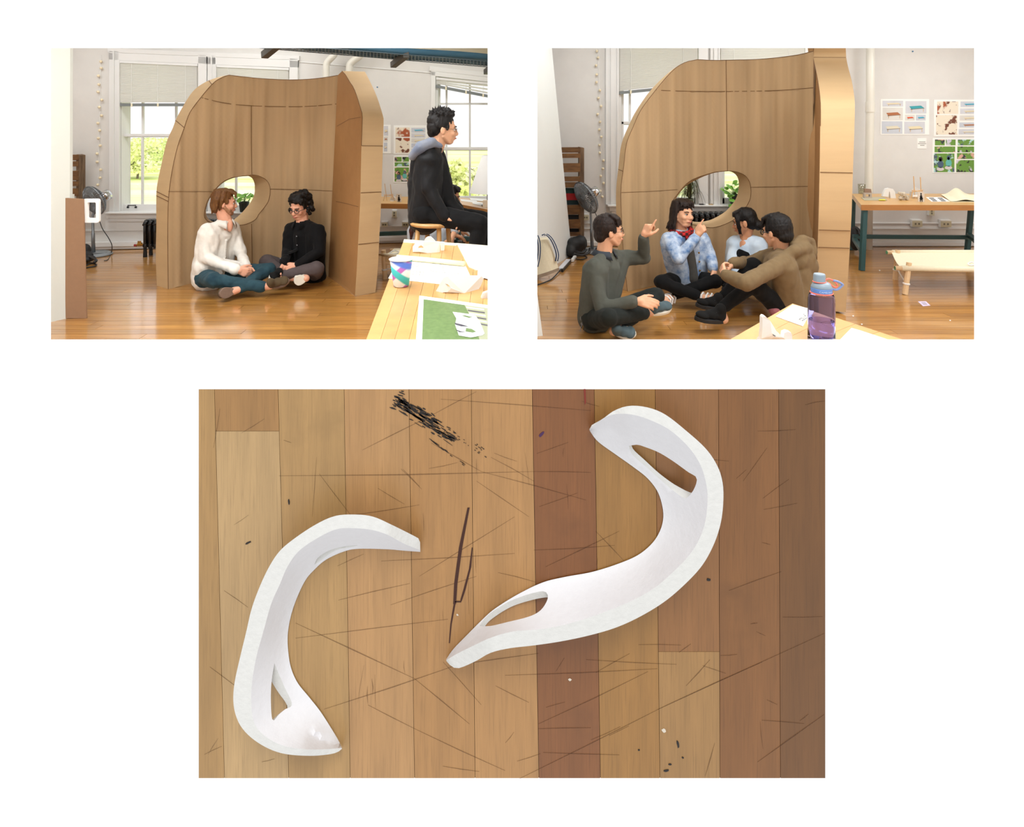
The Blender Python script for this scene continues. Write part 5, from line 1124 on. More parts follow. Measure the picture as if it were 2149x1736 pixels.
# man in the hoodie (right room)
rG, jG, TG, MG = person('man with black glasses in an olive brown hoodie hugging his knees', dict(
    N=(1642, 527, 4.66), S1=(1643, 552, 4.46), S2=(1617, 540, 4.84), E1=(1566, 594, 4.28), E2=(1574, 552, 4.92), W1=(1521, 577, 4.46), W2=(1538, 552, 4.66),
    H1=(1658, 664, 4.58), H2=(1656, 660, 4.78), K1=(1580, 596, 4.46), K2=(1580, 556, 4.76), A1=(1512, 650, 4.46), A2=(1512, 630, 4.74)),
    dict(c=(1630, 485, 4.64), f=(-.76, -.14, .62), u=(-.08, 1, 0), s=1.06), dict(name='hoodie', it=14, m=C_olive, r=1.08, hem=0.0, fold=.009, hw=.07, sleeve=.96,
         extra=[((1666, 575, 4.64), (1672, 640, 4.66), .135, .14)], hood=[((1664, 512, 4.58), (1684, 501, 4.62), .026, .034), ((1684, 501, 4.62), (1700, 508, 4.70), .034, .036), ((1700, 508, 4.70), (1700, 530, 4.70), .038, .055), ((1684, 501, 4.62), (1676, 506, 4.82), .032, .03), ((1642, 541, 4.50), (1668, 527, 4.50), .038, .048), ((1668, 527, 4.50), (1688, 521, 4.60), .048, .055), ((1688, 521, 4.60), (1686, 520, 4.76), .055, .050), ((1686, 520, 4.76), (1656, 526, 4.84), .048, .04), ((1690, 540, 4.62), (1690, 526, 4.68), .070, .060), ((1672, 545, 4.60), (1686, 560, 4.68), .10, .11), ((1676, 530, 4.6), (1682, 540, 4.72), .07, .08)]), dict(m=C_blackp, r=.92, len=.86),
    [dict(ankle='A1', heel=(1519, 670, 4.44), toe=(1460, 664, 4.42), up=(0, 1, -.1), m=C_knitshoe, sole=C_dsole, laces=M_black, s=1.15), dict(ankle='A2', heel=(1512, 644, 4.74), toe=(1462, 636, 4.72), up=(0, 1, -.1), m=C_knitshoe, sole=C_dsole, s=1.1, laces=M_black)],
    [('W1', (-.2, .4, .75), (.8, -.1, .3), 1, .7), ('W2', (-.6, -.8, -.3), (.7, -.4, .0), -1, .7)], ('bowl', 'black'), SKIN, glasses=(M_black, .0032), seed=19)
sk = MB().cap(P(1626, 652, 4.50), P(1640, 668, 4.52), .045, .045); remeshed('shirt_tail', sk, .007, cloth('dusty_pink_jersey', (160, 100, 106)), rG, 3)
# ------------------------------------------------------------------ furniture and objects
def one(mb, name, m, label, cat, group=None, **kw): return tag(mb.build(name, m, **kw), label, cat, group)
def on(z, pts, up_=0.0): return [G(x, y, z)+Vector((0, 0, up_)) for x, y in pts]
def sheet(name, pts, z, m, label, cat, th=0.0012, parent=None):
    mb = MB().prism(on(z, pts, 0.0005), (0, 0, th)); o = mb.build(name, m, parent)
    if label: tag(o, label, cat)
    return o
M_teal = mat('teal_paint', (38, 78, 80), 0.4); M_bench = mat('bench_top_wood', (206, 160, 96), 0.4, var=0.08, scale=5, stretch=(1, 8, 8), coat=0.15)
M_benchedge = mat('bench_edge_wood', (178, 120, 62), 0.5, var=0.08, scale=5, stretch=(1, 8, 8))
M_foam = mat('foam_board', (204, 207, 200), 0.7); M_foam2 = mat('white_board', (230, 233, 231), 0.7); M_canvas = mat('cream_canvas', (228, 218, 190), 0.85, var=0.03, scale=60, bump=0.1)
M_rod = mat('birch_dowel', (222, 192, 150), 0.6, var=0.06, scale=20); M_lash = mat('white_cord', (232, 230, 226), 0.8)

# ---- white boards and cardboard strip at the far left of the left room
b0, b1_ = G(146, 667), G(10, 699)
fb = MB().hexa([b0, b1_, b1_+Vector((0, .03, 0)), b0+Vector((0, .03, 0))], [P(147.5, -20, 4.77), P(0, -40, b1_.y), P(0, -40, b1_.y)+Vector((0, .03, 0)), P(147.5, -20, 4.77)+Vector((0, .03, 0))])
one(fb, 'foam_board', M_foam, 'tall white foam board at the left edge of the left room', 'board')
one(plate([(100, 408), (152.5, 408), (151, 664), (100, 664)], [], 4.82, .02), 'foam_board', M_foam, 'shorter white board behind the brown cardboard strip', 'board')
st = thing('cardboard_strip', G(158, 668.5), 'upright strip of brown cardboard in front of the white board', 'cardboard')
plate([(126, 415), (174.5, 418), (181.5, 668.8), (135, 668)], [], 4.745, .012).build('strip', mat('brown_cardboard', (148, 114, 86), .8, var=.04, scale=30), st)
MB().cap(P(127, 413, 4.74), P(127, 417, 4.74), .008, .008).build('clip', M_black, st)
def rrect(x0, y0, x1, y1, r, n=5):
    out = []
    for cx_, cy_, a0 in ((x1-r, y0+r, -90), (x1-r, y1-r, 0), (x0+r, y1-r, 90), (x0+r, y0+r, 180)):
        for k in range(n+1): a = math.radians(a0+90*k/n); out.append((cx_+r*math.cos(a), cy_+r*math.sin(a)))
    return out
plate(rrect(172, 417.5, 208, 467.5, 5), [rrect(183.5, 425, 201, 458, 2.5)], 4.765, .02).build('white_frame', M_white, st)['label'] = 'small white frame with rounded corners'

# ---- pedestal fans
def fan(hc, base, r, n, cord, label, pole_top):
    Yf = base.y; t = thing('pedestal_fan', base, label, 'fan'); n = n.normalized(); q = Vector((0, 0, 1)).rotation_difference(n); R = lambda a, rr, h: hc+q @ Vector((rr*math.cos(a), rr*math.sin(a), h))
    g = MB()
    for k in range(44):
        a = 2*math.pi*k/44; g.tube([R(a, .16*r, .045), R(a, .6*r, .05), R(a, .94*r, .022), R(a, r, 0)], .0032, 4); g.tube([R(a, .2*r, -.075), R(a, .6*r, -.07), R(a, .95*r, -.03), R(a, r, 0)], .0032, 4)
    for rr, h in ((.35, .049), (.6, .05), (.8, .037), (.7, -.062), (.45, -.074)): g.tube([R(2*math.pi*k/32, rr*r, h) for k in range(33)], .002, 4)
    g.build('guard', mat('guard_wire', (126, 130, 134), .4, metal=.3), t)
    MB().tube([R(2*math.pi*k/40, r, 0) for k in range(41)], .009, 7).build('rim', M_steel, t, smooth=True)
    for k in range(5):
        a = 2*math.pi*k/5; MB().add([R(a-.12, .15*r, -.02), R(a+.3, .15*r, .005), R(a+.5, .85*r, .02), R(a+.05, .88*r, -.03), R(a-.2, .6*r, -.035)], [(0, 1, 2, 3, 4)]).build('blade', mat('grey_blade', (150, 154, 156), .4), t)
    MB().lathe(R(0, 0, .03), [(.0, .03), (.16*r, .028), (.17*r, 0)], 20, n).build('badge', M_steel, t)
    MB().lathe(R(0, 0, -.19), [(.035, 0), (.06, .02), (.062, .10), (.05, .125)], 18, n).build('motor', M_chrome, t, smooth=True)
    MB().tube([base+Vector((0, 0, .03)), base.lerp(pole_top, .55), base.lerp(pole_top, .56), pole_top, R(0, 0, -.12)], [.020, .018, .014, .013, .016], 12).build('pole', M_steel, t, smooth=True)
    bs = MB(); bs.lathe(base+Vector((.03, 0, 0)), [(.085, .002), (.16, .002), (.165, .012), (.13, .035), (.088, .022)], 32, cap0=False, cap1=False)
    n0 = len(bs.v); bs.f += [(k, (k+1) % 32, 4*32+(k+1) % 32, 4*32+k) for k in range(32)]; bs.bar(base+Vector((-.12, 0, .02)), base+Vector((.14, 0, .02)), .06, .03)
    bs.build('base', mat('grey_base', (140, 146, 150), .4), t, smooth=False)
    MB().tube(bend(cord), .0045, 6).build('cord', M_black, t)
y1 = GY(537)
fan(P(197, 421, y1-.05), G(196, 536), .165, dirv(197, -.80, -.30, -.45), [P(206, 452, y1), P(214, 478, y1), P(228, 500, y1), P(235, 516, y1-.02), G(233, 533, .006), G(226, 545, .006), G(218, 547, .006)],
    'grey pedestal fan behind the white frame in the left room', P(194.5, 452, y1))
y2 = GY(530)
fan(P(1229, 415, y2-.05), G(1243, 529), .195, dirv(1229, -.74, -.42, -.45), [P(1246, 440, y2), P(1254, 458, y2), P(1262, 480, y2), P(1264, 505, y2), G(1258, 530, .006)],
    'grey pedestal fan beside the wooden pallet in the right room', P(1239.5, 440, y2))

# ---- pallets
M_pal = mat('weathered_wood', (138, 98, 58), .8, rgb2=(92, 62, 36), scale=6, stretch=(1.2, 6, 6), rand=.15); M_pal2 = mat('grey_weathered_wood', (132, 106, 80), .8, rgb2=(86, 64, 46), scale=6, stretch=(6, 6, 1))
def pallet(Y, xl, xr, post, rows, label, extra=()):
    t = thing('wooden_pallet', P((xl+xr)/2, HR+F*H/Y, Y), label, 'pallet'); fl = HR+F*H/Y-.5
    for a, b in post: plate([(a, rows[0][0]-1), (b, rows[0][0]+1), (b, fl), (a, fl)], [], Y-.03, .10).build('post', M_pal2, t, bevel=.004)
    for r0, r1 in rows: plate([(xl, r0), (xr, r0-.5), (xr, r1-.5), (xl, r1)], [], Y-.045, .02).build('slat', M_pal, t, bevel=.003)
    for r0, r1, c, nm in extra: plate([(xl+4, r0), (xr-1, r0), (xr-1, r1), (xl+4, r1)], [], Y+.02, .03).build('panel', mat('pallet_%s' % nm, c, .7), t)
pallet(7.12, 110, 163, [(159.5, 167)], [(325, 337), (339, 350), (359, 379), (381, 391), (396, 412), (425, 440), (460, 478)], 'weathered wooden pallet peeping out behind the tall white board')
pallet(7.30, 1150, 1218, [(1215, 1226)], [(309.5, 321), (322.5, 332), (343, 362), (371, 381), (383, 394), (431, 451), (461, 480), (488, 496)], 'weathered wooden pallet leaning on the wall of the right room',
       [(395, 406, (16, 58, 54), 'green'), (406, 420, (186, 28, 32), 'red'), (420, 430, (18, 46, 46), 'dark_green'), (451.5, 461, (28, 28, 32), 'black'), (480.5, 487.5, (24, 24, 28), 'black2')])

# ---- ball light strings
def ball_string(Wm, pts, off, label, sc=5.425):
    q = [((x/sc)+off[0], y/sc+off[1]) for x, y in pts]; t = thing('ball_light_string', Wm(q[-1][0], q[-1][1], -.03), label, 'light string')
    r = .0165; me = MB().ell((0, 0, 0), (r, r, r), seg=12, rings=8).mesh('ball', mat('cream_ball', (238, 224, 192), .7, var=.08, scale=120, bump=.3), True)
    for i, (x, y) in enumerate(q): from_mesh('ball', me, t, Wm(x, y, -.03))
    MB().tube([Wm(sum(p[0] for p in q)/len(q)+(i % 2)*1.5+(q[-1][0]-q[0][0])*(i/30-.5)*.8, q[0][1]-14+(q[-1][1]-q[0][1]+14)*i/30, -.012) for i in range(31)], .0022, 4).build('cable', M_white, t)
ball_string(W1, [(605, 185), (610, 260), (578, 347), (583, 447), (573, 530), (615, 622), (587, 705), (613, 800), (572, 887), (592, 970), (577, 1060), (598, 1142), (563, 1235), (563, 1328), (603, 1417), (597, 1510), (570, 1590)], (100, 95), 'string of cream ball lights left of the tall window')
ball_string(W2, [(720, 65), (733, 140), (710, 230), (718, 333), (715, 420), (753, 513), (737, 600), (767, 693), (728, 785), (755, 872), (747, 960), (770, 1042), (748, 1137), (752, 1225), (793, 1312), (788, 1405), (763, 1490), (795, 1570), (757, 1660), (780, 1725)], (1120, 95), 'string of cream ball lights above the fan in the right room')

# ---- radiators
def radiator(Y, x0, x1, top, pitch, label, valve=None):
    fl = HR+F*H/Y; t = thing('cast_iron_radiator', P((x0+x1)/2, fl, Y), label, 'radiator'); n = int((x1-x0)/pitch); w_ = pitch*Y/F; z1 = P(0, top, Y).z; z0 = .10
    def sec():
        mb = MB()
        for dy in (-.055, 0, .055):
            mb.tube([(0, dy, z0), (0, dy, z1-.05), (0, dy*.6, z1-.012)], [w_*.34, w_*.34, w_*.30], 8)
        mb.tube([(0, -.07, z1-.05), (0, -.03, z1-.008), (0, .03, z1-.008), (0, .07, z1-.05)], w_*.42, 8); mb.tube([(0, -.07, z0+.03), (0, .07, z0+.03)], w_*.42, 8)
        mb.tube([(-w_*.5, 0, z0+.04), (w_*.5, 0, z0+.04)], .02, 8); mb.tube([(-w_*.5, 0, z1-.06), (w_*.5, 0, z1-.06)], .02, 8)
        return mb.mesh('section', M_iron, True)
    me = sec()
    for k in range(n): from_mesh('section', me, t, (P(x0+pitch*(k+.5), fl, Y).x, Y, 0))
    for k in (0, n-1):
        x = P(x0+pitch*(k+.5), fl, Y).x
        for dy in (-.055, .055): MB().tube([(x, Y+dy, 0), (x, Y+dy, .12)], [.022, .016], 8).build('foot', M_iron, t)
    if valve:
        v = MB(); v.tube([P(x0-1, 513, Y), P(x0-20, 514.5, Y)], .011, 8); v.lathe(P(x0-12, 513, Y), [(.02, -.02), (.02, .02)], 10, (1, 0, 0)); 
        for dx in (-11, -15): v.tube([P(x0+dx, 513, Y), P(x0+dx, 506, Y)], .009, 6)
        v.build('valve', M_brass, t); MB().lathe(P(x0-21, 515, Y), [(.014, -.014), (.014, .014)], 8, (1, 0, 0)).build('valve_cap', mat('red_cap', (150, 40, 40), .5), t)
radiator(6.98, 305.5, 522, 462, 10.4, 'black cast-iron radiator between the window and the left shelter', True)
radiator(7.22, 1418, 1650, 447.5, 11.6, 'black cast-iron radiator seen through the hole of the right shelter')

# ---- plants on the sills
def leaf(mb, p, d, nrm, L_, w_, fold=.25):
    d = d.normalized(); s_ = d.cross(nrm).normalized(); n = s_.cross(d).normalized()
    mb.add([p, p+d*L_*.35+s_*w_-n*fold*w_, p+d*L_*.45, p+d*L_*.35-s_*w_-n*fold*w_, p+d*L_-n*fold*w_, p+d*L_*.75+s_*w_*.7-n*fold*w_, p+d*L_*.75-s_*w_*.7-n*fold*w_], [(0, 1, 2), (0, 2, 3), (1, 5, 2), (2, 5, 4), (2, 4, 6), (2, 6, 3)])
def pothos(c, label, n, spread, m, seed, pot=True, hang=True):
    rnd = random.Random(seed); t = thing('potted_plant', c, label, 'plant')
    if pot: MB().lathe(c, [(.042, 0), (.058, .12), (.062, .12), (.062, .14), (.052, .14), (.050, .12)], 20).build('pot', mat('dark_green_pot', (34, 44, 38), .5), t, smooth=False)
    st_ = MB(); o0 = c+Vector((0, 0, .13 if pot else .0)); tip = []
    for k in range(n):
        a = rnd.uniform(0, 6.28); e = rnd.uniform(.2, 1.2); L_ = rnd.uniform(.5, 1)*spread; p = o0+Vector((math.cos(a)*math.cos(e), math.sin(a)*math.cos(e)*.6, math.sin(e)))*L_; st_.tube([o0, (o0+p)/2+Vector((0, 0, .02)), p], .002, 4); tip.append((p, a))
    if hang:
        for k in range(5):
            x = rnd.uniform(-.09, .05); pts = [o0, o0+Vector((x, -.08, .01)), o0+Vector((x*1.3, -.12, -.10)), o0+Vector((x*1.3+.01, -.12, -.22))]; st_.tube(bend(pts, 4), .0025, 4); tip += [(q_, 0) for q_ in bend(pts, 2)[2:]]
    st_.build('stems', mat('green_stem', (90, 130, 60), .6), t)
    for i, (p, a) in enumerate(tip):
        mb = MB(); leaf(mb, p, Vector((math.cos(a)*.5+rnd.gauss(0, .4), -.6+rnd.gauss(0, .3), rnd.uniform(-.6, .4))), Vector((0, -.7, .7)), rnd.uniform(.055, .09), rnd.uniform(.024, .036)); mb.build('leaf', m, t)
M_leafl = mat('bright_leaf', (122, 176, 58), .4, rgb2=(84, 146, 44), scale=12); M_leafd = mat('dark_leaf', (66, 84, 44), .45, rgb2=(96, 74, 48), scale=10)
pothos(W1(512, 448, -.07), 'leafy green plant on the sill behind the left shelter hole', 16, .16, M_leafl, 3, True, False)
pothos(W2(1541, 431.5, -.06), 'leafy pothos in a dark pot behind the right shelter hole', 26, .16, M_leafl, 5)
def dracaena(c, label):
    rnd = random.Random(9); t = thing('potted_plant', c, label, 'plant'); MB().lathe(c, [(.035, 0), (.045, .07), (.048, .07), (.042, .085), (.04, .07)], 18).build('pot', mat('olive_pot', (70, 74, 50), .6), t)
    for k in range(70):
        a = rnd.uniform(0, 6.28); r = rnd.uniform(.08, .24); h = rnd.uniform(.06, .26); o0 = c+Vector((0, 0, .08)); s_ = Vector((-math.sin(a), math.cos(a), 0))*.0075
        pts = [o0, o0+Vector((math.cos(a)*r*.4, math.sin(a)*r*.15, h)), o0+Vector((math.cos(a)*r*.85, math.sin(a)*r*.3, h*.75)), o0+Vector((math.cos(a)*r*1.15, math.sin(a)*r*.35, h*.75-.13))]; q_ = bend(pts, 3); n = len(q_)
        MB().add([p-s_*(1-i/n*.9) for i, p in enumerate(q_)]+[p+s_*(1-i/n*.9) for i, p in enumerate(q_)], [(i, i+1, n+i+1, n+i) for i in range(n-1)]).build('leaf', M_leafd, t)
dracaena(W2(1447, 431.5, -.085), 'spiky narrow-leaved plant behind the woman in the denim jacket')
for (x, w_, c, lb) in ((1472, 9, (46, 44, 44), 'dark pen case on the sill between the two plants'), (1482, 6, (236, 236, 232), 'small white box on the sill between the two plants'), (1492, 8, (176, 150, 110), 'tan stone on the sill between the two plants')):
    one(MB().box(W2(x, 429.5, -.07), (w_*.0058, .05, .018)), 'sill_object', mat('sill_%d' % x, c, .6), lb, 'sill object', bevel=.005)

# ---- posters and prints
KINDS = dict(cot=lambda i: mat('print_grey%d' % (i % 3), [(206, 208, 214), (216, 214, 208), (198, 203, 212)][i % 3], .35, var=.05, scale=8),
             food=lambda i: print_mat('print_food%d' % i, (232, 222, 202), (168, 84, 48), (110, 60, 40), 7, .55), grass=lambda i: print_mat('print_grass%d' % i, (104, 148, 60), [(44, 50, 62), (206, 202, 216), (70, 84, 110)][i % 3], [(214, 168, 150), (36, 34, 40), (178, 214, 214)][i % 3], 11, .56))
def poster(Wm, paper, tiles, label, off=-.004):
    (x0, y0, x1, y1) = paper; mb = slab(MB(), Wm, q4(x0, y0, x1, y1), off, 0); t = mb.build('poster', M_paper); tag(t, label, 'poster')
    for i, (a, b, c, d, k) in enumerate(tiles):
        o = slab(MB(), Wm, q4(a, b, c, d), off-.0015, off-.0002).build('print', KINDS[k](i), t)
        if k == 'cot':
            w_, h_ = c-a, d-b; seat = [(230, 216, 180), (176, 110, 70), (222, 214, 190), (60, 160, 170), (222, 92, 56), (70, 170, 200), (226, 214, 178)][(i+(3 if len(tiles) == 7 and tiles[0][4] == 'food' else 0)) % 7]
            def ink(pl, m_): MB().prism([Wm(a+u*w_, b+v*h_, off-.0026) for u, v in pl], (0, .0008, 0)).build('print_shape', m_, t)
            ink([(.18, .42), (.74, .36), (.90, .56), (.28, .64)], mat('ink_seat_%d' % seat[0]+'_%d' % seat[1], seat, .4)); ink([(.24, .64), (.90, .56), (.90, .60), (.24, .69)], mat('ink_shade', (140, 126, 112), .5))
            for u in (.28, .84): ink([(u, .62), (u+.035, .62), (u+.03, .86), (u, .86)], mat('ink_leg', (206, 180, 148), .5))
    return t
def sc6(L_, ox, oy, kind): return [(ox+a/6.14, oy+b/6.14, ox+c/6.14, oy+d/6.14, k) for (a, b, c, d, k) in L_]
poster(W2, (1848, 208, 1950, 283), sc6([(935, 715, 1200, 790, 'cot'), (935, 805, 1195, 965, 'cot'), (925, 980, 1190, 1140, 'cot'), (1230, 720, 1500, 880, 'cot'), (1225, 895, 1350, 970, 'cot'), (1365, 895, 1490, 970, 'cot'), (1215, 985, 1480, 1140, 'cot')], 1700, 95, 0), 'poster of cot photographs nearest the white pipe')
poster(W2, (1960, 209, 2062, 286), sc6([(1640, 725, 1910, 885, 'food'), (1625, 900, 1895, 1150, 'food'), (1940, 725, 2190, 795, 'cot'), (1935, 815, 2190, 885, 'cot'), (1930, 905, 2190, 970, 'cot'), (1925, 995, 2185, 1060, 'cot'), (1915, 1080, 2180, 1150, 'cot')], 1700, 95, 0), 'poster of craft photographs at the right edge of the right room')
poster(W2, (1957, 290, 2060, 363), sc6([(1610, 1215, 1735, 1290, 'grass'), (1750, 1215, 1875, 1290, 'grass'), (1905, 1215, 2180, 1290, 'grass'), (1605, 1305, 1870, 1380, 'grass'), (1900, 1305, 2180, 1380, 'grass'), (1595, 1395, 1860, 1635, 'grass'), (1895, 1390, 2180, 1465, 'grass'), (1885, 1480, 2180, 1635, 'grass')], 1700, 95, 0), 'poster of green park photographs above the long table')
cd_ = one(slab(MB(), W2, q4(1925.5, 290, 1944.5, 312), -.004, 0), 'caption_card', M_paper, 'small white caption card left of the park photographs', 'card')
for i, (a, b, y) in enumerate(((1929, 1942, 297.5), (1926.5, 1943.5, 301), (1931, 1940, 304.5))): slab(MB(), W2, q4(a, y, b, y+1.1), -.0052, -.0041).build('text_line', mat('grey_ink', (120, 116, 112), .8), cd_)
poster(W1, (803, 262, 820, 322), sc6([(770, 1040, 825, 1165, 'cot'), (770, 1180, 820, 1240, 'cot'), (770, 1255, 815, 1370, 'cot')], 680, 95, 0), 'poster half hidden behind the edge of the left shelter')
poster(W1, (826, 263, 898, 323), sc6([(920, 1060, 1105, 1180, 'food'), (920, 1195, 1105, 1385, 'food'), (1125, 1065, 1305, 1125, 'cot'), (1125, 1135, 1305, 1190, 'cot'), (1125, 1200, 1300, 1255, 'cot'), (1125, 1265, 1290, 1320, 'cot'), (1125, 1330, 1250, 1380, 'cot')], 680, 95, 0), 'poster of craft photographs behind the man on the stool')
poster(W1, (826, 327, 892, 384), sc6([(910, 1440, 1000, 1500, 'grass'), (1010, 1440, 1095, 1500, 'grass'), (910, 1510, 1095, 1560, 'grass'), (910, 1575, 1095, 1755, 'grass'), (1115, 1440, 1280, 1560, 'grass'), (1115, 1575, 1280, 1755, 'grass')], 680, 95, 0), 'poster of green park photographs behind the back of the man on the stool')
# the two sitters in the large park print of each poster
def duo(Wm, x, y, s_, t):
    for dx, dy, c, hh in ((0, 0, (70, 92, 116), (40, 30, 28)), (17, -3, (96, 176, 170), (70, 34, 30))):
        def blob(cx_, cy_, rx, ry, m): slab_poly([(cx_+rx*math.cos(6.283*k/10), cy_+ry*math.sin(6.283*k/10)) for k in range(10)], m)
        def slab_poly(pl, m):
            f = [Wm(px, py, -.0072) for px, py in pl]; MB().prism(f, (0, .0008, 0)).build('print_figure', m, t)
        blob(x+dx*s_, y+(dy+8)*s_, 6.5*s_, 8*s_, mat('ink_%d' % c[0], c, .5)); blob(x+(dx-.5)*s_, y+(dy+18)*s_, 8*s_, 4*s_, mat('ink_pale', (206, 200, 200), .5)); blob(x+dx*s_, y+(dy-3)*s_, 4.2*s_, 5*s_, mat('ink_%d' % hh[0], hh, .5)); blob(x+(dx-.5)*s_, y+(dy-1.5)*s_, 2.4*s_, 3*s_, mat('ink_skin', (206, 150, 124), .5))
for o in list(bpy.data.objects):
    if o.name.startswith('poster') and o.get('label') == 'poster of green park photographs above the long table': duo(W2, 1974, 337, 1.0, o)
    if o.name.startswith('poster') and o.get('label') == 'poster of green park photographs behind the back of the man on the stool': duo(W1, 837, 366, .72, o)
for Wm, x, y, lb in ((W1, 792, 183, 'blue push pin on the wall beside the left shelter'), (W2, 1915, 108, 'blue push pin high on the right wall')):
    one(MB().lathe(Wm(x, y, -.001), [(.008, 0), (.008, -.01)], 10, (0, 1, 0)), 'push_pin', mat('blue_pin', (50, 110, 150), .4), lb, 'pin')
# ---- outlets
def outlet(Wm, x0, y0, x1, y1, label, vert=False):
    t = slab(MB(), Wm, q4(x0, y0, x1, y1), -.05, 0).build('wall_outlet', M_trim, bevel=.004); tag(t, label, 'outlet')
    slab(MB(), Wm, q4(x0+1, y0+2.5, x1, y1), -.056, -.049).build('cover_plate', mat('beige_plate', (206, 200, 172), .5), t, bevel=.002)
    for k in (.35, .68):
        cx_, cy_ = (x0+x1)/2, (y0+y1)/2+1.2
        if vert: cy_ = y0+(y1-y0)*(k+.02)
        else: cx_ = x0+(x1-x0)*k
        slab(MB(), Wm, q4(cx_-1.7, cy_-1.8, cx_+1.7, cy_+1.8), -.058, -.055).build('socket', mat('socket_grey', (120, 116, 100), .6), t)
outlet(W1, 822, 441, 832.5, 457, 'upright outlet under the bench of the left room', True); outlet(W1, 799, 465, 813.5, 476, 'double outlet beside the left shelter'); outlet(W1, 843, 465, 858, 476, 'double outlet behind the stool')
outlet(W2, 1950, 437, 1961.5, 452.5, 'upright outlet just below the long table top', True); outlet(W2, 1914, 461, 1936, 476.5, 'double outlet in the middle below the long table'); outlet(W2, 1974, 461.5, 1997, 477, 'double outlet to the right below the long table')
outlet(W2, 1222, 449, 1236, 462, 'outlet with a black plug behind the fan')

# ---- work benches
def bench(name_label, z, top, leg_list, rails, th=.055):
    """top: pixel corners of the upper face (front-left, front-right, back-right, back-left)"""
    c = on(z, top); t = thing('work_table', Vector((sum(p.x for p in c)/4, sum(p.y for p in c)/4, 0)), name_label, 'table')
    MB().hexa([p-Vector((0, 0, th)) for p in c], c).build('table_top', M_bench, t, bevel=.004)
    fr = (c[1]-c[0]).normalized(); f0, f1_ = c[0], c[1]; nrm = Vector((fr.y, -fr.x, 0)); nrm = nrm if nrm.y < 0 else -nrm
    MB().hexa([f0-Vector((0, 0, th)), f1_-Vector((0, 0, th)), f1_-Vector((0, 0, th))+nrm*.006, f0-Vector((0, 0, th))+nrm*.006], [f0, f1_, f1_+nrm*.006, f0+nrm*.006]).build('front_edge', M_benchedge, t)
    for a, b, w_ in leg_list:
        MB().bar(a, b, w_, w_, up=(0, 1, 0)).build('leg', M_teal, t, bevel=.004)
    for a, b in rails: MB().bar(a, b, .045, .045).build('rail', M_teal, t, bevel=.004)
    return t
zt2 = .668; yl = GY(568)
Lf = (P(1814.5, 437, yl+.05), P(1808.5, 568, yl)); Lb = (P(1790, 418, 7.30), P(1787, 525, 7.30)); Rb = (P(2038, 437, 7.10), P(2029.5, 532.5, 7.10)); Rf = (P(2072, 438, 6.35), P(2066, 565, 6.35))
bench('long table with teal legs against the right wall', zt2, [(1807, 430), (2090, 430.5), (2085, 406.2), (1788, 406.5)], [(Lf[0], Lf[1], .046), (Lb[0], Lb[1], .046), (Rb[0], Rb[1], .046), (Rf[0], Rf[1], .046)],
      [(P(1789, 496, 7.28), P(1811, 529, yl+.02)), (P(1790, 496.5, 7.05), P(2034, 498, 7.05)), (P(2034, 493, 7.05), P(2069, 525, 6.4))])
zt1 = .60
bench('bench against the wall left of the man on the stool', zt1, [(783, 427), (932, 429), (930, 413), (786, 412.5)], [(P(786, 433, 6.85), P(785, HR+F*H/6.85, 6.85), .045), (P(925, 434, 6.85), P(924, HR+F*H/6.85, 6.85), .045)],
      [(P(786, 491, 7.0), P(925, 486, 7.15))])
zc = .62
tC = bench('table with papers at the right edge of the left room', zc, [(955, 426.5), (1056, 446), (1062, 424), (950, 413)], [(P(962, 440, 6.4), P(962, HR+F*H/6.4, 6.4), .05), (P(1050, 448, 5.8), P(1050, HR+F*H/5.8, 5.8), .05)], [(P(962, 500, 6.4), P(1050, 505, 5.8))])
for i, pl in enumerate(([(966, 418), (1000, 421), (1003, 427), (968, 422)], [(990, 422), (1030, 428), (1034, 437), (992, 428)], [(985, 415.5), (1022, 418), (1025, 424), (988, 420)])):
    sheet('paper_sheet', pl, zc+.0015*i, M_paper, ['white paper sheet nearest the man on the stool, on the far table', 'white paper sheet at the front of the far right table', 'white paper sheet at the back of the far right table'][i], 'paper')
one(MB().box(P(1019, 428, 5.95)+Vector((0, 0, .0)), (.05, .05, .07)), 'small_box', mat('card_box', (206, 186, 160), .8), 'small tan box on the far right table', 'box', bevel=.003)
lp = thing('table_lamp', G(1024, 432, zc), 'white cone-shaped lamp shade at the right edge of the left room', 'lamp'); yl1 = G(1024, 432, zc).y
MB().lathe(P(1024, 404, yl1), [(39*yl1/F, 0), (12*yl1/F, 78*yl1/F), (11*yl1/F, 78*yl1/F), (38*yl1/F, .004)], 32, cap0=False, cap1=False).build('shade', mat('lamp_shade', (246, 246, 244), .7), lp, smooth=True)
MB().tube([G(1024, 432, zc), P(1024, 345, yl1)], .012, 8).build('stem', M_steel, lp); MB().lathe(G(1024, 432, zc), [(.07, 0), (.07, .012), (.02, .02)], 20).build('base', M_steel, lp)
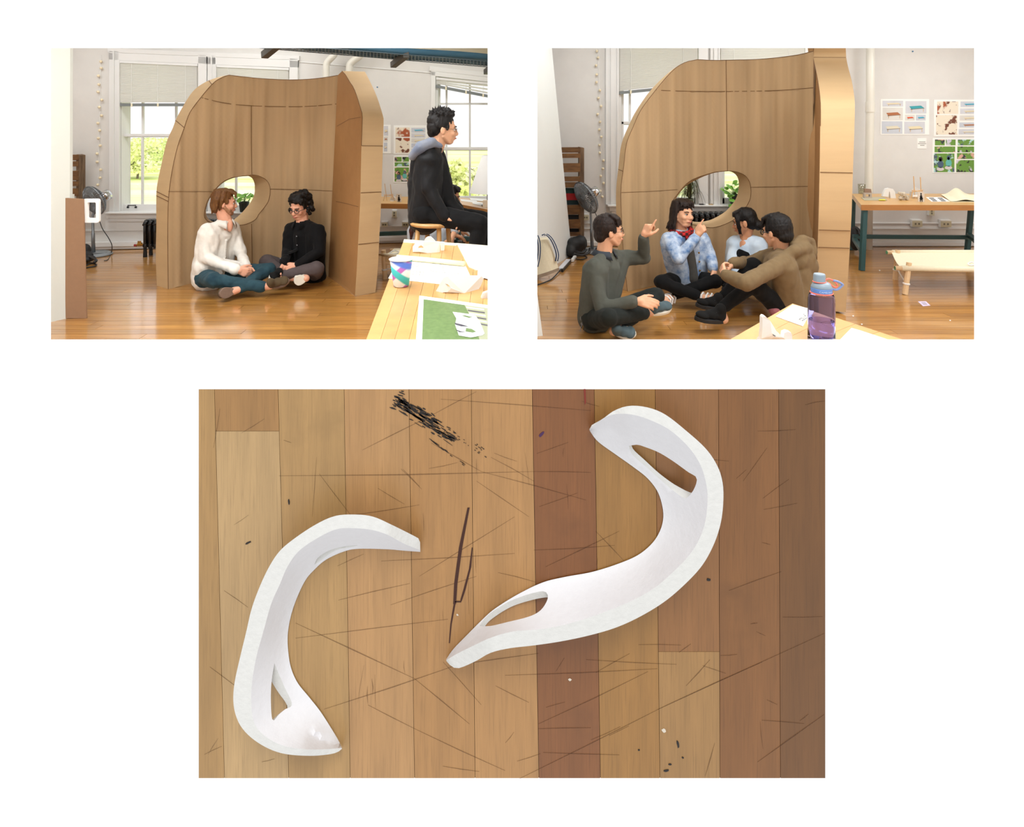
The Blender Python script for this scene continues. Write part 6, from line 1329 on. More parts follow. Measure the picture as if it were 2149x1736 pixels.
# ---- models on the long tables
def sticks(f, s_, label):
    t = thing('stick_frame', f(0, 40), label, 'model')
    for a, b in (((-4, -12), (-1, 40)), ((11, -10), (13, 40)), ((-8, 20), (16, 24)), ((-8, 24), (17, 19)), ((-6, 22), (-10, 40)), ((15, 21), (19, 40))): MB().tube([f(*a), f(*b)], .0045*s_, 6).build('stick', M_pine, t)
ym = G(1925, 416, zt2).y
sticks(lambda dx, dy: P(1921+dx*.95, 381+dy*.92, ym), 1.0, 'small wooden stick frame on the long table'); 
ym1 = G(818, 422, zt1).y
sticks(lambda dx, dy: P(811+dx*.8+dy*.05, 394+dy*.72, ym1), .8, 'small wooden stick frame on the left bench')
def housem(x, y, s_, Y, label):
    t = thing('card_house_model', P(x, y, Y), label, 'model')
    plate([(x-10*s_, y-10*s_), (x-6*s_, y-15*s_), (x, y-19*s_), (x+8*s_, y-14*s_), (x+10*s_, y-10*s_), (x+10*s_, y), (x-10*s_, y)], [], Y, .05).build('wall_card', mat('grey_card', (206, 202, 196), .8), t)
    plate([(x-9*s_, y-3*s_), (x+3*s_, y-4*s_), (x+4*s_, y), (x-9*s_, y)], [], Y-.03, .01).build('front_card', M_paper, t)
housem(1925, 413, 1.0, ym, 'pale card house model on the long table'); housem(824, 423, .55, ym1, 'pale card house model on the left bench')
def figure_card(x, y, s_, Y, label):
    t = plate([(x-7*s_, y-22*s_), (x+7*s_, y-21*s_), (x+7*s_, y), (x-6*s_, y-1)], [], Y, .006).build('figure_card', mat('warm_card', (214, 204, 190), .8)); tag(t, label, 'card'); m = mat('silhouette_ink', (26, 26, 30), .6)
    mb = MB(); e_ = lambda cx_, cy_, a, b: mb.prism([P(cx_+a*math.cos(6.28*k/10), cy_+b*math.sin(6.28*k/10), Y-.001) for k in range(10)], (0, .0008, 0))
    e_(x, y-17*s_, 1.7*s_, 2*s_); e_(x, y-11*s_, 2.6*s_, 4*s_); e_(x+.5*s_, y-7*s_, 3.6*s_, 3.4*s_); e_(x-1.5*s_, y-3*s_, 1*s_, 3*s_); e_(x+2.2*s_, y-3*s_, 1*s_, 3*s_); mb.build('silhouette', m, t)
figure_card(1933, 424, 1.0, G(1933, 424, zt2).y, 'card with a black figure silhouette on the long table'); figure_card(837, 424.5, .8, G(837, 424.5, zt1).y, 'card with a black figure silhouette on the left bench')
gl = thing('drinking_glass', G(1808.5, 407, zt2), 'clear drinking glass on the corner of the long table', 'glass'); yg = G(1808.5, 407, zt2).y
MB().lathe(G(1808.5, 407, zt2), [(.036, .002), (.042, .115), (.040, .115), (.034, .008)], 20, cap0=True, cap1=True).build('wall', clear_glass('tumbler_glass', (236, 236, 228), .12), gl, smooth=True)
bx_ = thing('card_chair_model', G(1822, 416, zt2), 'folded brown card model beside the glass', 'model'); yb_ = G(1822, 416, zt2).y
plate([(1814.5, 396), (1828, 397), (1829.5, 405), (1815.5, 405)], [], yb_, .02).build('back_card', mat('brown_card', (146, 118, 98), .8), bx_); plate([(1813.5, 405), (1830, 405), (1830, 416), (1814, 416)], [(rrect(1817, 408, 1826, 413, .5, 1))], yb_-.02, .03).build('seat_card', mat('grey_brown_card', (182, 168, 154), .8), bx_)
sheet('grey_board', [(1807, 415), (1855, 414), (1862, 421), (1814, 421)], zt2, mat('grey_board', (176, 168, 144), .8), 'flat grey board under the brown card model', 'board', .004)
sheet('sticky_strip', [(1844, 418.5), (1857, 418.5), (1859, 420.6), (1845, 420.6)], zt2+.0055, mat('yellow_paper', (228, 218, 40), .6), 'yellow strip on the grey board', 'paper')
def archm():
    t = thing('paper_arch', G(1866, 416, zt2), 'white folded paper arch on the long table', 'model'); Y = G(1866, 416, zt2).y
    pl = [(1852.5, 412), (1855, 404), (1859, 396.5), (1866, 395), (1874, 396.5), (1878.5, 403), (1880.5, 416.5), (1869.5, 416), (1868, 405), (1866.5, 401), (1864.5, 413.5)]
    plate(pl, [], lambda x, y: Y+(x-1866)*-.002, .03).build('folded_sheet', M_white, t)
archm()
cr_ = MB(); rnd_ = random.Random(2); yc_ = G(1896, 420, zt2).y
for k in range(16): cr_.ell(P(1896+rnd_.uniform(-9, 9), 412+rnd_.uniform(-7, 5), yc_+rnd_.uniform(-.03, .03)), (rnd_.uniform(.012, .03), .02, rnd_.uniform(.012, .026)), seg=5, rings=3)
one(cr_, 'crumpled_model', mat('crumpled_card', (196, 184, 164), .85), 'crumpled grey card model in the middle of the long table', 'model')
pr = sheet('printed_sheet', [(1943, 414), (1977, 414), (1996, 423.5), (1955, 423.5)], zt2, M_paper, 'printed sheet with dark rectangles on the long table', 'paper')
for i in range(3):
    for k in range(2): sheet('print_block', [(1949+i*3.2+k*18, 415.2+i*2.8), (1959+i*3.2+k*18, 415.2+i*2.8), (1961+i*3.4+k*18, 417+i*2.8), (1951+i*3.4+k*18, 417+i*2.8)], zt2+.0014, mat('print_ink', (70, 68, 74), .6), None, None, .0004, pr)
dr = thing('drawing_paper', G(2015, 420, zt2), 'curling cream drawing paper at the right of the long table', 'paper'); yd = G(2015, 420, zt2)
n_ = 16; top_, bot_ = [], []
for k in range(n_+1):
    u = k/n_; x_ = 1979+u*70; lift = .010+.075*math.exp(-((u-.45)/.22)**2); yb2 = GY(410, zt2); yf2 = GY(424, zt2)
    xa = (x_-4-CX)*yb2/F; xb = (x_+16-CX)*yf2/F; top_.append(Vector((xa, yb2, zt2+lift))); bot_.append(Vector((xb, yf2, zt2+.004+lift*.25)))
mb = strip2(top_, bot_); nv = len(mb.v); mb.v += [v-Vector((0, 0, .002)) for v in mb.v]; mb.f += [tuple(i+nv for i in f[::-1]) for f in mb.f]; mb.build('curled_sheet', M_cream, dr, smooth=True)
sheet('flat_sheet', [(1985, 422), (2050, 421), (2056, 424.5), (1998, 424.5)], zt2, M_cream, None, None, .002, dr)

# ---- canvas cots
def cot(pfl, pfr, pbr, pbl, z, legs, label, dowel=.019):
    """corner points of the canvas: front-left, front-right, back-right, back-left"""
    t = thing('canvas_cot', Vector((pfl.x, pfl.y, 0)), label, 'cot'); m = .012
    n = 10; mb = MB(); vs = []
    for i in range(n+1):
        for k in range(n+1):
            u, v = i/n, k/n; p = pfl.lerp(pfr, u).lerp(pbl.lerp(pbr, u), v); vs.append(p-Vector((0, 0, .018*math.sin(math.pi*v))))
    mb.add(vs, [(i*(n+1)+k, i*(n+1)+k+1, (i+1)*(n+1)+k+1, (i+1)*(n+1)+k) for i in range(n) for k in range(n)]); nv = len(mb.v); mb.v += [v-Vector((0, 0, .004)) for v in mb.v]; mb.f += [tuple(i+nv for i in f[::-1]) for f in mb.f]
    mb.build('canvas', M_canvas, t, smooth=True)
    for a, b in ((pfl, pfr), (pbl, pbr)):
        d = (b-a).normalized(); MB().tube([a-d*.045-Vector((0, 0, .006)), b+d*.045-Vector((0, 0, .006))], dowel, 10).build('rail', M_rod, t, smooth=True)
        MB().lathe(a-d*.046-Vector((0, 0, .006)), [(dowel*.95, -.001), (dowel*.95, .002)], 10, d).build('end_mark', mat('green_mark', (90, 150, 110), .6), t)
        MB().tube([a+d*.01-Vector((0, 0, .006)), b-d*.01-Vector((0, 0, .006))], dowel+.005, 10).build('canvas_hem', M_canvas, t, smooth=True)
    for a, b in legs:
        MB().tube([a, b], [.022, .024], 10).build('leg', M_rod, t); 
        MB().lathe(b.lerp(a, .33), [(.027, -.008), (.03, 0), (.027, .008)], 10, (a-b)).build('lashing', M_lash, t)
    if len(legs) > 1:
        MB().tube([legs[0][1].lerp(legs[0][0], .55), legs[1][1].lerp(legs[1][0], .55)], .013, 8).build('stretcher', M_rod, t)
        q_ = [legs[0][1].lerp(legs[0][0], .33), legs[0][1].lerp(legs[1][1], .5)+Vector((0, 0, .12)), legs[1][1].lerp(legs[1][0], .5)]; MB().tube(bend(q_, 5), .006, 5).build('cord', M_lash, t)
    return t
zf = P(0, 563, 5.42).z
cot(P(1890, 561.5, 5.42), P(2110, 565, 5.30), P(2110, 528.5, 5.95), P(1871, 528.5, 5.95), .22, [(P(1908, 551, 5.42), P(1899, 617.5, 5.42)), (P(1884, 525, 5.93), P(1879, 587, 5.93)), (P(2090, 556, 5.32), P(2086, HR+F*H/5.32, 5.32)), (P(2080, 526, 5.93), P(2078, 587, 5.93))], 'cream canvas cot on wooden legs in front of the long table')
cot(P(800, 533, 5.95), P(846, 537, 5.80), P(868, 524, 6.25), P(826, 523, 6.40), .2, [(P(805, 525, 5.95), P(808, 585.5, 5.95)), (P(866, 530, 5.85), P(864, 590, 5.85))], 'cream canvas cot end showing between shelter and front table', .010)
one(MB().tube(bend([P(820, 528, 6.0), P(830, 526, 6.05), P(838, 530, 6.0), P(828, 533, 5.95), P(818, 531, 5.97), P(826, 527, 6.0)], 5), .005, 6), 'rope_coil', M_lash, 'tangle of white cord on the cot end', 'cord')
one(MB().tube(bend([P(2032, 553, 5.5), P(2040, 550, 5.5), P(2046, 555, 5.48), P(2036, 557, 5.46), P(2031, 553, 5.48)], 5), .006, 6), 'rope_coil', M_lash, 'loop of white cord on the canvas of the right cot', 'cord')

# ---- stool
sc_ = P(909, 463, 4.55); t = thing('wooden_stool', Vector((sc_.x, sc_.y, 0)), 'round wooden stool under the man in the black jacket', 'stool'); zs_ = sc_.z; M_st = mat('stool_wood', (196, 150, 92), .4, var=.1, scale=8, stretch=(5, 5, 1), coat=.2)
MB().lathe((sc_.x, sc_.y, zs_-.035), [(.145, 0), (.165, .008), (.17, .02), (.163, .033), (.05, .034)], 36).build('seat', M_st, t, smooth=False)
for k in range(4):
    a = math.radians(28+90*k); p = Vector((sc_.x+.115*math.cos(a), sc_.y+.115*math.sin(a), zs_-.03)); q_ = Vector((sc_.x+.175*math.cos(a), sc_.y+.175*math.sin(a), 0)); MB().tube([p, p.lerp(q_, .5), q_], [.017, .0195, .016], 12).build('leg', M_st, t, smooth=True)
    a2 = math.radians(28+90*(k+1)); f = lambda a_, h_: Vector((sc_.x+(.115+.06*(1-h_))*math.cos(a_), sc_.y+(.115+.06*(1-h_))*math.sin(a_), zs_*h_))
    for h_ in ((.25, .55) if k % 2 else (.3, .6)): MB().tube([f(a, h_), f(a2, h_)], .010, 8).build('rung', M_st, t)

# ---- front table of the left room
zt = .9
def block_table(label, corners, z, staves, legs, th=.045):
    c = on(z, corners); t = thing('work_table', Vector((sum(p.x for p in c)/4, sum(p.y for p in c)/4, 0)), label, 'table'); a0, a1_, b1x, b0x = c
    for k in range(staves):
        u0, u1 = k/staves, (k+1)/staves; e = .0006/(a1_-a0).length*1.0
        q_ = [a0.lerp(a1_, u0+e), a0.lerp(a1_, u1-e), b0x.lerp(b1x, u1-e), b0x.lerp(b1x, u0+e)]
        MB().hexa([p-Vector((0, 0, th)) for p in q_], q_).build('stave', mat('table_stave', (206, 156, 92), .38, var=.10, scale=4, stretch=(3, 3, 3), rand=.07, coat=.2), t)
    for l in legs: p = on(z, [l])[0]-Vector((0, 0, th)); MB().bar(p, Vector((p.x, p.y, 0)), .06, .06, up=(0, 1, 0)).build('leg', M_pine, t)
    return t
block_table('front work table with cup and papers in the left room', [(848, 503), (1044, 518.3), (1038, 742), (757, 742)], zt, 9, [(862, 512), (1030, 524), (1020, 700), (790, 700)])
cb = G(842, 600.5, zt); ycp = cb.y; kx = ycp/F
t = thing('paper_cup', cb, 'white paper cup with pink and blue stripes on the left front table', 'cup')
def cup_mat():
    m = bpy.data.materials.new('cup_print'); nt, N, L, b = nodes_of(m); b.inputs['Roughness'].default_value = .45; tc = N.new('ShaderNodeTexCoord'); prev = None
    for k, (rot, sc2, ph, c, th_) in enumerate((((0, .75, 0), 15, 0.4, (196, 108, 190), .80), ((0, -.62, 0), 13, 2.2, (66, 196, 196), .80), ((0, -.45, 0), 9, 4.6, (86, 120, 214), .90))):
        mp = N.new('ShaderNodeMapping'); mp.inputs['Rotation'].default_value = rot; L.new(tc.outputs['Object'], mp.inputs[0]); wv = N.new('ShaderNodeTexWave'); wv.bands_direction = 'Z'; wv.inputs['Scale'].default_value = sc2*.33; wv.inputs['Distortion'].default_value = 1.2; wv.inputs['Detail'].default_value = 0; wv.inputs['Phase Offset'].default_value = ph; L.new(mp.outputs[0], wv.inputs[0])
        mr = N.new('ShaderNodeMapRange'); mr.inputs[1].default_value = th_-.12; mr.inputs[2].default_value = th_+.05; L.new(wv.outputs[1], mr.inputs[0]); mx = N.new('ShaderNodeMix'); mx.data_type = 'RGBA'; mx.inputs[7].default_value = (*lin(c), 1)
        if prev is None: mx.inputs[6].default_value = (*lin((244, 244, 246)), 1)
        else: L.new(prev, mx.inputs[6])
        L.new(mr.outputs[0], mx.inputs[0]); prev = mx.outputs[2]
    L.new(prev, b.inputs['Base Color']); return m
h_ = (600-543)*kx
MB().lathe(cb, [(14.8*kx, .001), (16*kx, .003), (23.6*kx, h_), (23.2*kx, h_)], 36, cap1=False).build('cup_wall', cup_mat(), t, smooth=True); MB().lathe(cb, [(.002, .008), (15*kx, .008), (23.0*kx, h_)], 36, cap0=False, cap1=False).build('cup_inside', M_white, t, smooth=True)
MB().tube([cb+Vector((24.2*kx*math.cos(6.2832*k/36), 24.2*kx*math.sin(6.2832*k/36), h_)) for k in range(37)], .0022, 7).build('rolled_rim', M_white, t, smooth=True)
def small_model(label, parts, Y, th=.05):
    t = thing('paper_model', P(parts[0][0][0][0], max(p[1] for p in parts[0][0]), Y), label, 'model')
    for pl, holes, dy in parts:
        xm = sum(p[0] for p in pl)/len(pl); plate(pl, holes, (lambda x, y: Y+dy+.0000012*(x-xm)**2*20), th).build('bent_panel', M_white, t)
small_model('white bent-paper model at the back of the left front table', [([(866, 529), (866, 518), (870, 512), (876, 507), (889, 506.5), (923, 508), (923, 532), (915, 533), (895, 531), (880, 528.5)], [[(877, 521), (879, 517), (884, 515), (888, 518), (889, 521)]], 0),
             ([(889, 507), (893, 500), (898, 497), (904, 497.5), (909, 502), (914, 508), (914, 520), (889, 520)], [], .07), ([(924, 508), (933, 509), (932, 527), (925, 526)], [], .06)], G(895, 531.5, zt).y, .012)
small_model('larger white bent-paper model at the front of the left front table', [([(913, 622), (913, 614), (919, 604), (925, 592), (931, 583), (938, 580), (1010, 580), (1015, 585), (1010, 598), (1003, 611), (1000, 615), (975, 616), (940, 613), (930, 614), (922, 619), (917, 622)], [[(934, 595), (940, 597), (944, 601), (947, 605), (940, 603)]], 0)], G(960, 617, zt).y, .012)
small_model('piece of white model cut off by the right edge on the left front table', [([(1009, 625), (1013, 616), (1022, 613), (1036, 612), (1036, 627), (1012, 627)], [], 0)], G(1020, 627, zt).y, .02)
M_wood2 = mat('thin_veneer', (232, 222, 190), .6)
sheet('veneer_sheet', [(848, 503.5), (960, 512), (958, 517), (846, 510)], zt, M_wood2, 'pale veneer strip along the far edge of the left front table', 'paper', .003)
sheet('tan_board', [(958, 512), (1042, 518.6), (1040, 570), (1000, 569), (984, 562)], zt, mat('cream_board', (232, 222, 194), .7), 'large cream board at the right of the left front table', 'board', .004)
DS = sheet('drawing_sheet', [(838, 542), (976, 556), (986, 578), (960, 592), (922, 597), (815, 585)], zt, mat('tracing_paper', (244, 242, 226), .7), 'cream drawing sheet beside the paper cup', 'paper')
ink = mat('pencil', (150, 150, 146), .8); pt_ = MB()
for pl in ([(908, 553), (903, 560), (905, 568), (918, 571), (934, 573)], [(908, 553), (922, 554), (929, 558), (930, 566), (934, 573)], [(868, 552), (870, 558), (877, 559), (878, 551)]): pt_.tube(bend([G(x, y, zt+.0022) for x, y in pl], 4), .0012, 4)
for k in range(5): pt_.tube([G(940+k*7, 570+k*.7, zt+.0022), G(942+k*7, 579+k*.5, zt+.0022)], .0009, 4)
for k in range(4): pt_.tube([G(868+k*7, 567+k*.6, zt+.0022), G(866+k*7, 578+k*.4, zt+.0022)], .0009, 4)
pt_.build('pencil_drawing', ink, DS)
rl = [G(834, 540, zt+.012), G(900, 546, zt+.013), G(975, 554, zt+.012)]
one(MB().tube(rl, .011, 12), 'paper_roll', M_cream, 'rolled cream paper lying across the left front table', 'paper roll', smooth=True)
sheet('white_paper', [(1004, 554), (1040, 558), (1040, 591), (1002, 580)], zt+.005, M_paper, 'white paper at the right edge of the left front table', 'paper')
one(MB().box(G(965, 510.5, zt)+Vector((0, 0, .008)), (.022, .012, .012)), 'binder_clip', M_black, 'black binder clip at the far edge of the left front table', 'clip', bevel=.002)
ph = sheet('photo_print', [(880, 622), (1036, 643.7), (1032, 741), (871, 741)], zt, M_paper, 'large photo print with a white chair on grass, front of the left table', 'print', .002)
def inkpoly(pl, m, lift, nm='print_shape'): return sheet(nm, pl, zt+lift, m, None, None, .0003, ph)
inkpoly([(889, 628.5), (1034, 649), (1030, 740), (884.5, 740)], mat('print_green', (108, 136, 80), .4, rgb2=(88, 118, 62), scale=60), .0022)
inkpoly([(975, 641), (1033, 649), (1031, 712), (1012, 735), (1000, 690)], mat('print_path', (164, 170, 140), .5), .0026)
for k in range(6): inkpoly([(978+k*3.2, 644+k*6.4), (1016+k*1.5, 649+k*6.6), (1016+k*1.5, 652+k*6.6), (979+k*3.2, 647+k*6.4)], mat('print_slat', (88, 86, 92), .5) if k % 2 else mat('print_slat2', (206, 206, 204), .5), .003)
inkpoly([(949.7, 655), (985.5, 659.6), (998.7, 663.5), (1008, 678), (1017, 700.6), (1012, 704.6), (988, 709), (963, 704.6), (955, 682), (957.6, 669)], mat('print_chair', (216, 222, 216), .5), .0034)
inkpoly([(969, 663), (976, 662.5), (991, 666), (984, 667.5)], MATS['print_green'], .0038); inkpoly([(978, 689), (990, 691), (999, 696.5), (992, 698.5), (977, 696)], MATS['print_green'], .0038)
inkpoly([(954, 678), (968, 681), (983, 686), (968, 685.5), (956, 682)], mat('print_dark', (66, 64, 78), .5), .0038); inkpoly([(956, 692), (968, 696), (977, 697), (964, 698)], MATS['print_dark'], .0038); inkpoly([(959, 684), (977, 688), (976, 695), (962, 692)], mat('print_shirt', (234, 230, 224), .5), .0036)

# ---- front table of the right room
block_table('front table corner with a water bottle in the right room', [(1663, 637), (1960, 734), (1790, 752), (1505, 728)], zt, 6, [(1668, 650)])
def bottle():
    kb = 1.69/F; b_ = P(1724, 722, 1.69); b_.z = zt; h0 = lambda row: (722-row)*kb; t = thing('water_bottle', b_, 'purple water bottle with grey cap on the right front table', 'bottle')
    m = bpy.data.materials.new('purple_plastic'); nt, N, L, b = nodes_of(m); b.inputs['Base Color'].default_value = (*lin((206, 203, 244)), 1); b.inputs['Transmission Weight'].default_value = 1.0; b.inputs['Roughness'].default_value = .04; b.inputs['IOR'].default_value = 1.15
    MB().lathe(b_, [(26*kb, .001), (27*kb, .006), (26.5*kb, h0(690)), (26.5*kb, h0(655)), (26.2*kb, h0(630)), (24.5*kb, h0(622)), (21.5*kb, h0(615)), (20.5*kb, h0(615)), (23.5*kb, h0(622)), (25*kb, h0(631)), (25.3*kb, h0(690)), (25.2*kb, .006), (.002, .006)], 40).build('body', m, t, smooth=True)
    mw = bpy.data.materials.new('water'); nt, N, L, b = nodes_of(mw); b.inputs['Base Color'].default_value = (*lin((216, 208, 248)), 1); b.inputs['Transmission Weight'].default_value = 1.0; b.inputs['Roughness'].default_value = .02; b.inputs['IOR'].default_value = 1.2
    MB().lathe(b_, [(24.8*kb, .008), (24.8*kb, h0(674))], 40).build('water', mw, t, smooth=False)
    mg = mat('grey_cap', (134, 150, 162), .45); mbz = mat('blue_band', (92, 132, 196), .4); mo = mat('coral_plastic', (238, 116, 96), .45)
    MB().lathe(b_+Vector((0, 0, h0(616))), [(20.5*kb, 0), (20.8*kb, 9*kb), (20*kb, 10*kb)], 36).build('blue_band', mbz, t, smooth=False)
    MB().lathe(b_+Vector((0, 0, h0(606))), [(20*kb, 0), (20.5*kb, 2*kb), (17*kb, 9*kb), (12*kb, 12*kb)], 36).build('collar', mg, t, smooth=True)
    MB().tube([b_+Vector((21.3*kb*math.cos(6.2832*k/40), 21.3*kb*math.sin(6.2832*k/40), h0(616.5))) for k in range(41)], 1.5*kb, 8).build('ring', mo, t, smooth=True)
    cc = b_+Vector((-4.5*kb, 0, h0(594))); MB().lathe(cc, [(12*kb, 0), (12*kb, 1*kb), (11.7*kb, 15*kb), (10.5*kb, 17*kb), (.002, 17*kb)], 32).build('cap', mg, t, smooth=False)
    MB().tube([cc+Vector((12.4*kb*math.cos(6.2832*k/32), 12.4*kb*math.sin(6.2832*k/32), .5*kb)) for k in range(33)], 1.1*kb, 7).build('ring', mo, t, smooth=True)
    q = lambda x, row, dy=0: P(x, row, 1.69+dy)
    MB().tube(bend([q(1731, 590), q(1738, 585), q(1750, 590), q(1757, 598), q(1755, 603), q(1748, 601), q(1738, 593)], 4), 1.6*kb, 8).build('strap', mo, t, smooth=True)
    MB().tube(bend([q(1738, 603), q(1748, 607), q(1757, 608), q(1767, 600), q(1768, 597), q(1758, 591), q(1748, 589)], 4), [2.4*kb]*25, 8).build('carry_loop', mat('blue_grey_loop', (120, 138, 182), .45), t, smooth=True)
    text_mesh('CAMELBAK', .0075, lambda p: b_+Vector((math.sin((p.x-.018)/(20.9*kb))*20.95*kb, -math.cos((p.x-.018)/(20.9*kb))*20.95*kb, h0(613.5)+p.y)), mat('pale_print', (186, 206, 232), .5), 'lettering', t)
def text_mesh(txt, size, fn, m, name, parent):
    cu = bpy.data.curves.new('t', 'FONT'); cu.body = txt; cu.size = size; o = bpy.data.objects.new('t', cu); COL.objects.link(o); dg = bpy.context.evaluated_depsgraph_get()
    me = bpy.data.meshes.new_from_object(o.evaluated_get(dg)); bpy.data.objects.remove(o)
    for v in me.vertices: v.co = fn(v.co.copy())
    me.materials.clear(); me.materials.append(m); me.name = name; return from_mesh(name, me, parent)
bottle()
cdp = [(1627.6, 665), (1663.4, 640.4), (1705, 650.5), (1685, 685.8)]
cd2 = sheet('name_card', cdp, zt, M_paper, 'white name card lying upside down beside the bottle', 'card')
o_ = G(1698, 656, zt+.0030); ex = (G(1664, 677, zt+.0030)-o_).normalized(); ey = Vector((-ex.y, ex.x, 0)); ey = ey if ey.y < 0 else -ey
text_mesh('hy Johnson', .021, lambda p: o_+ex*p.x*1.1+ey*p.y*1.7, mat('grey_print', (66, 66, 72), .6), 'lettering', cd2)
for k in range(3): sheet('text_line', [(1672-k*7, 651+k*1.2), (1650-k*5, 666+k*.6), (1650.8-k*5, 666.5+k*.6), (1672.8-k*7, 651.5+k*1.2)], zt+.0015, mat('pale_ink', (196, 196, 200), .7), None, None, .0003, cd2)
small_model('white bent-paper model at the bottom edge of the right front table', [([(1588, 722), (1598, 711), (1600, 690), (1600.5, 667), (1603, 664), (1607, 664.5), (1617, 674), (1629, 694), (1644, 709), (1646, 699), (1653, 696), (1660, 698), (1662.6, 704), (1662.6, 722)], [[(1619.5, 699.5), (1629, 705.5), (1627, 707.5), (1622, 704)]], 0)], 1.676, .02)
sheet('white_paper', [(1750, 728), (1764, 713), (1787, 689.5), (1803, 694), (1870, 716), (1880, 735)], zt, M_paper, 'blank white paper on the right front table beside the bottle', 'paper')

# ---- floor things of the right room and the left bag corner
sn = sheet('paper_note', [(1926, 633), (1943, 632.7), (1952.5, 641.5), (1937, 643)], 0.0, mat('lilac_paper', (214, 200, 226), .7), 'small lilac note on the floor below the canvas cot', 'note')
for k in range(3): sheet('text_line', [(1933+k*2, 635+k*2), (1942+k*2, 634.8+k*2), (1943+k*2, 635.6+k*2), (1934+k*2, 635.8+k*2)], .0015, mat('grey_ink', (120, 116, 112), .8), None, None, .0003, sn)
for x, y, lb in ((1790.5, 663.5, 'white paper scrap on the floor near the shelter foot'), (1808.5, 681, 'white paper scrap on the floor near the front table'), (1994, 673, 'white paper scrap on the floor right of the note'), (1846, 568, 'white paper scrap on the floor under the long table')):
    sheet('paper_scrap', [(x-2, y-.6), (x+.5, y-1.2), (x+2, y), (x, y+1.2)], 0, M_paper, lb, 'scrap')
b0 = G(1197, 537); b1_ = G(1122, 580); t0, t1 = P(1149.5, 45, 6.99), P(1086, 15, b1_.y); nb = Vector((.02, .03, 0))
one(MB().hexa([b0, b1_, b1_+nb, b0+nb], [t0, t1, t1+nb, t0+nb]), 'foam_board', M_foam2, 'tall white foam board leaning behind the tote bag', 'board')
b0 = G(1139, 705); b1_ = G(1100, 709)
one(MB().hexa([b0, b1_, b1_+Vector((0, .02, 0)), b0+Vector((0, .02, 0))], [P(1126, 606, 4.36), P(1100, 606, 4.32), P(1100, 606, 4.34), P(1126, 606, 4.38)]), 'foam_board', M_foam2, 'short white board at the lower left corner of the right room', 'board')
tb = thing('tote_bag', G(1145, 588), 'cream canvas tote bag with striped handles', 'bag'); yt = GY(588)
plate(resample([(1104, 590), (1106, 545), (1112, 508), (1132, 503), (1150, 501.5), (1158, 520), (1167, 546), (1173, 566), (1172, 569), (1150, 577), (1128, 584), (1112, 588), (1104, 590)], 40, False)[:-1], [], lambda x, y: yt+.02*math.sin((x-1100)*.09)+(566-y)*.0006, .10, 9).build('bag_body', M_canvas, tb, bevel=.006)
plate([(1104, 590.5), (1112, 588.5), (1128, 584.5), (1150, 577.5), (1173, 568.5), (1173.5, 562), (1150, 571), (1128, 578), (1104, 584)], [], lambda x, y: yt-.012+(566-y)*.0006+.02*math.sin((x-1100)*.09), .01).build('base_trim', mat('taupe_canvas', (146, 128, 108), .8), tb)
for pl in ([(1140, 494), (1148, 492.5), (1158, 502), (1166, 518), (1170.5, 535), (1168.5, 548)], [(1127, 494), (1131, 505), (1132.5, 522), (1131, 542), (1127, 560)]):
    for dx, m_ in ((0, mat('navy_webbing', (44, 62, 92), .7)), (2.4, mat('white_webbing', (222, 222, 216), .7)), (4.4, MATS['navy_webbing'])):
        MB().tube(bend([P(x+dx-3, y, yt-.03) for x, y in pl], 5), .0065, 6).build('handle', m_, tb, smooth=True)
ps = thing('power_strip', G(1183, 556), 'silver power strip on the floor beside the tote bag', 'power strip'); A_, B_ = G(1176, 566, .02), G(1193, 547, .02)
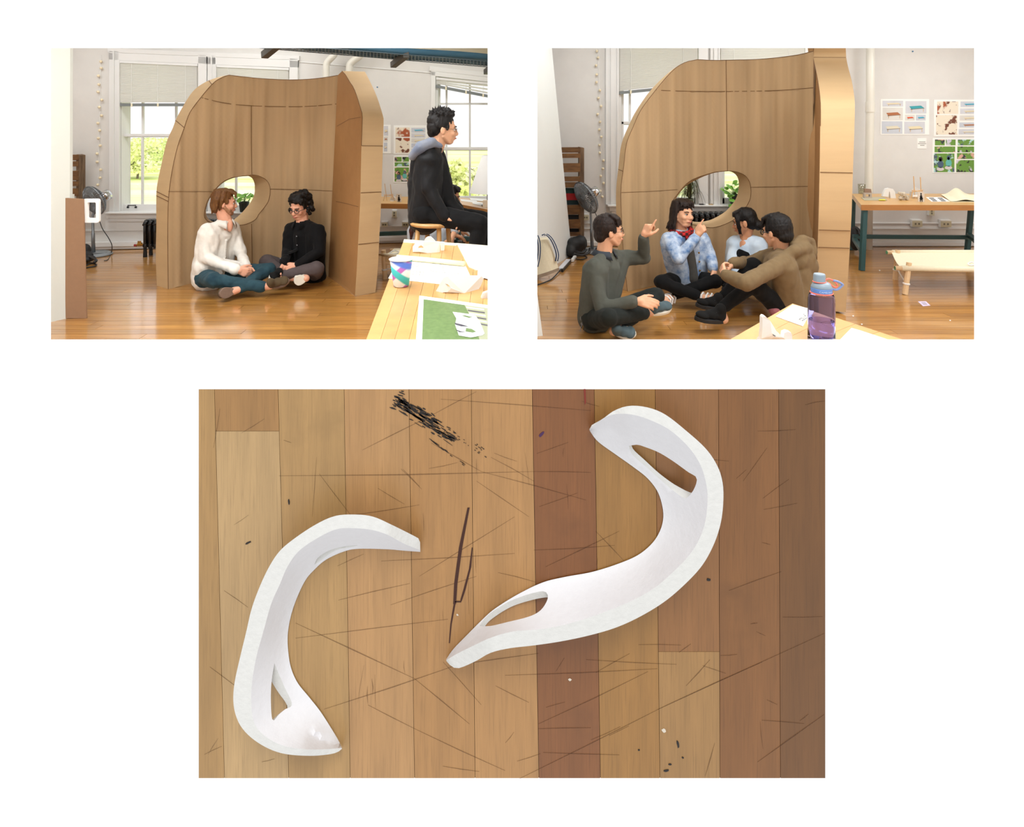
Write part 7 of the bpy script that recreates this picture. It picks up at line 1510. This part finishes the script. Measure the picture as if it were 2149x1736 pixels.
MB().bar(A_, B_, .05, .035).build('case', mat('silver_case', (206, 206, 212), .35), ps, bevel=.006); MB().bar(A_.lerp(B_, -.03)+Vector((.018, -.02, -.002)), B_+Vector((.018, -.02, -.002)), .02, .03).build('side', M_black, ps)
MB().tube(bend([A_, G(1160, 584, .008), G(1145, 592, .008), G(1122, 600, .008)], 5), .006, 6).build('cord', M_black, ps); MB().tube(bend([B_, G(1199, 541, .01), G(1206, 537.5, .01), G(1222, 537, .008), G(1232, 540, .008), G(1222, 544.5, .008), G(1206, 543, .008)], 5), .006, 6).build('cord', M_black, ps)
MB().bar(G(1201, 547, .02), G(1207, 538, .02), .03, .03).build('plug', M_white, ps, bevel=.004)
def backpack(label, pts, straps):
    t = thing('backpack', Vector((P(*pts[0][0]).x, P(*pts[0][0]).y, 0)), label, 'bag'); mb = MB()
    for c, r in pts: mb.ell(P(*c), r)
    remeshed('bag_body', mb, .012, mat('black_nylon_bag', (20, 21, 24), .6, var=.2, scale=20, bump=.3), t, 5, .5, (.008, 14, (1, 1, 1)))
    for s_ in straps: MB().tube(bend([P(*p) for p in s_], 5), .014, 7).build('strap', M_black, t, smooth=True)
backpack('black backpack on the floor at the foot of the pallet', [((1206, 516, 6.95), (.10, .10, .10)), ((1218, 510, 6.95), (.08, .09, .09)), ((1198, 526, 6.90), (.07, .08, .075))], [[(1205, 533, 6.70), (1222, 536, 6.66), (1236, 530, 6.72), (1238, 522, 6.85)], [(1210, 528, 6.78), (1222, 531, 6.72), (1230, 524, 6.80)]])
backpack('black bag on the floor beside the cardboard strip', [((176, 528, 6.80), (.06, .09, .09)), ((179, 538, 6.70), (.07, .09, .05)), ((182, 543, 6.60), (.09, .08, .035))], [[(178, 535, 6.7), (192, 540, 6.55), (202, 546, 6.5), (198, 551, 6.45)]])
backpack('black bag under the left end of the long table', [((1795, 500, 7.15), (.07, .09, .14))], [[(1796, 478, 7.1), (1802, 482, 7.05), (1805, 494, 7.0)]])
one(MB().tube(bend([G(176, 560, .008), G(190, 553, .008), G(202, 555, .008), G(199, 559, .008), G(186, 561, .008), G(176, 564, .008)], 5), .007, 6), 'cable_loop', M_black, 'loop of black cable on the floor below the black bag', 'cable')
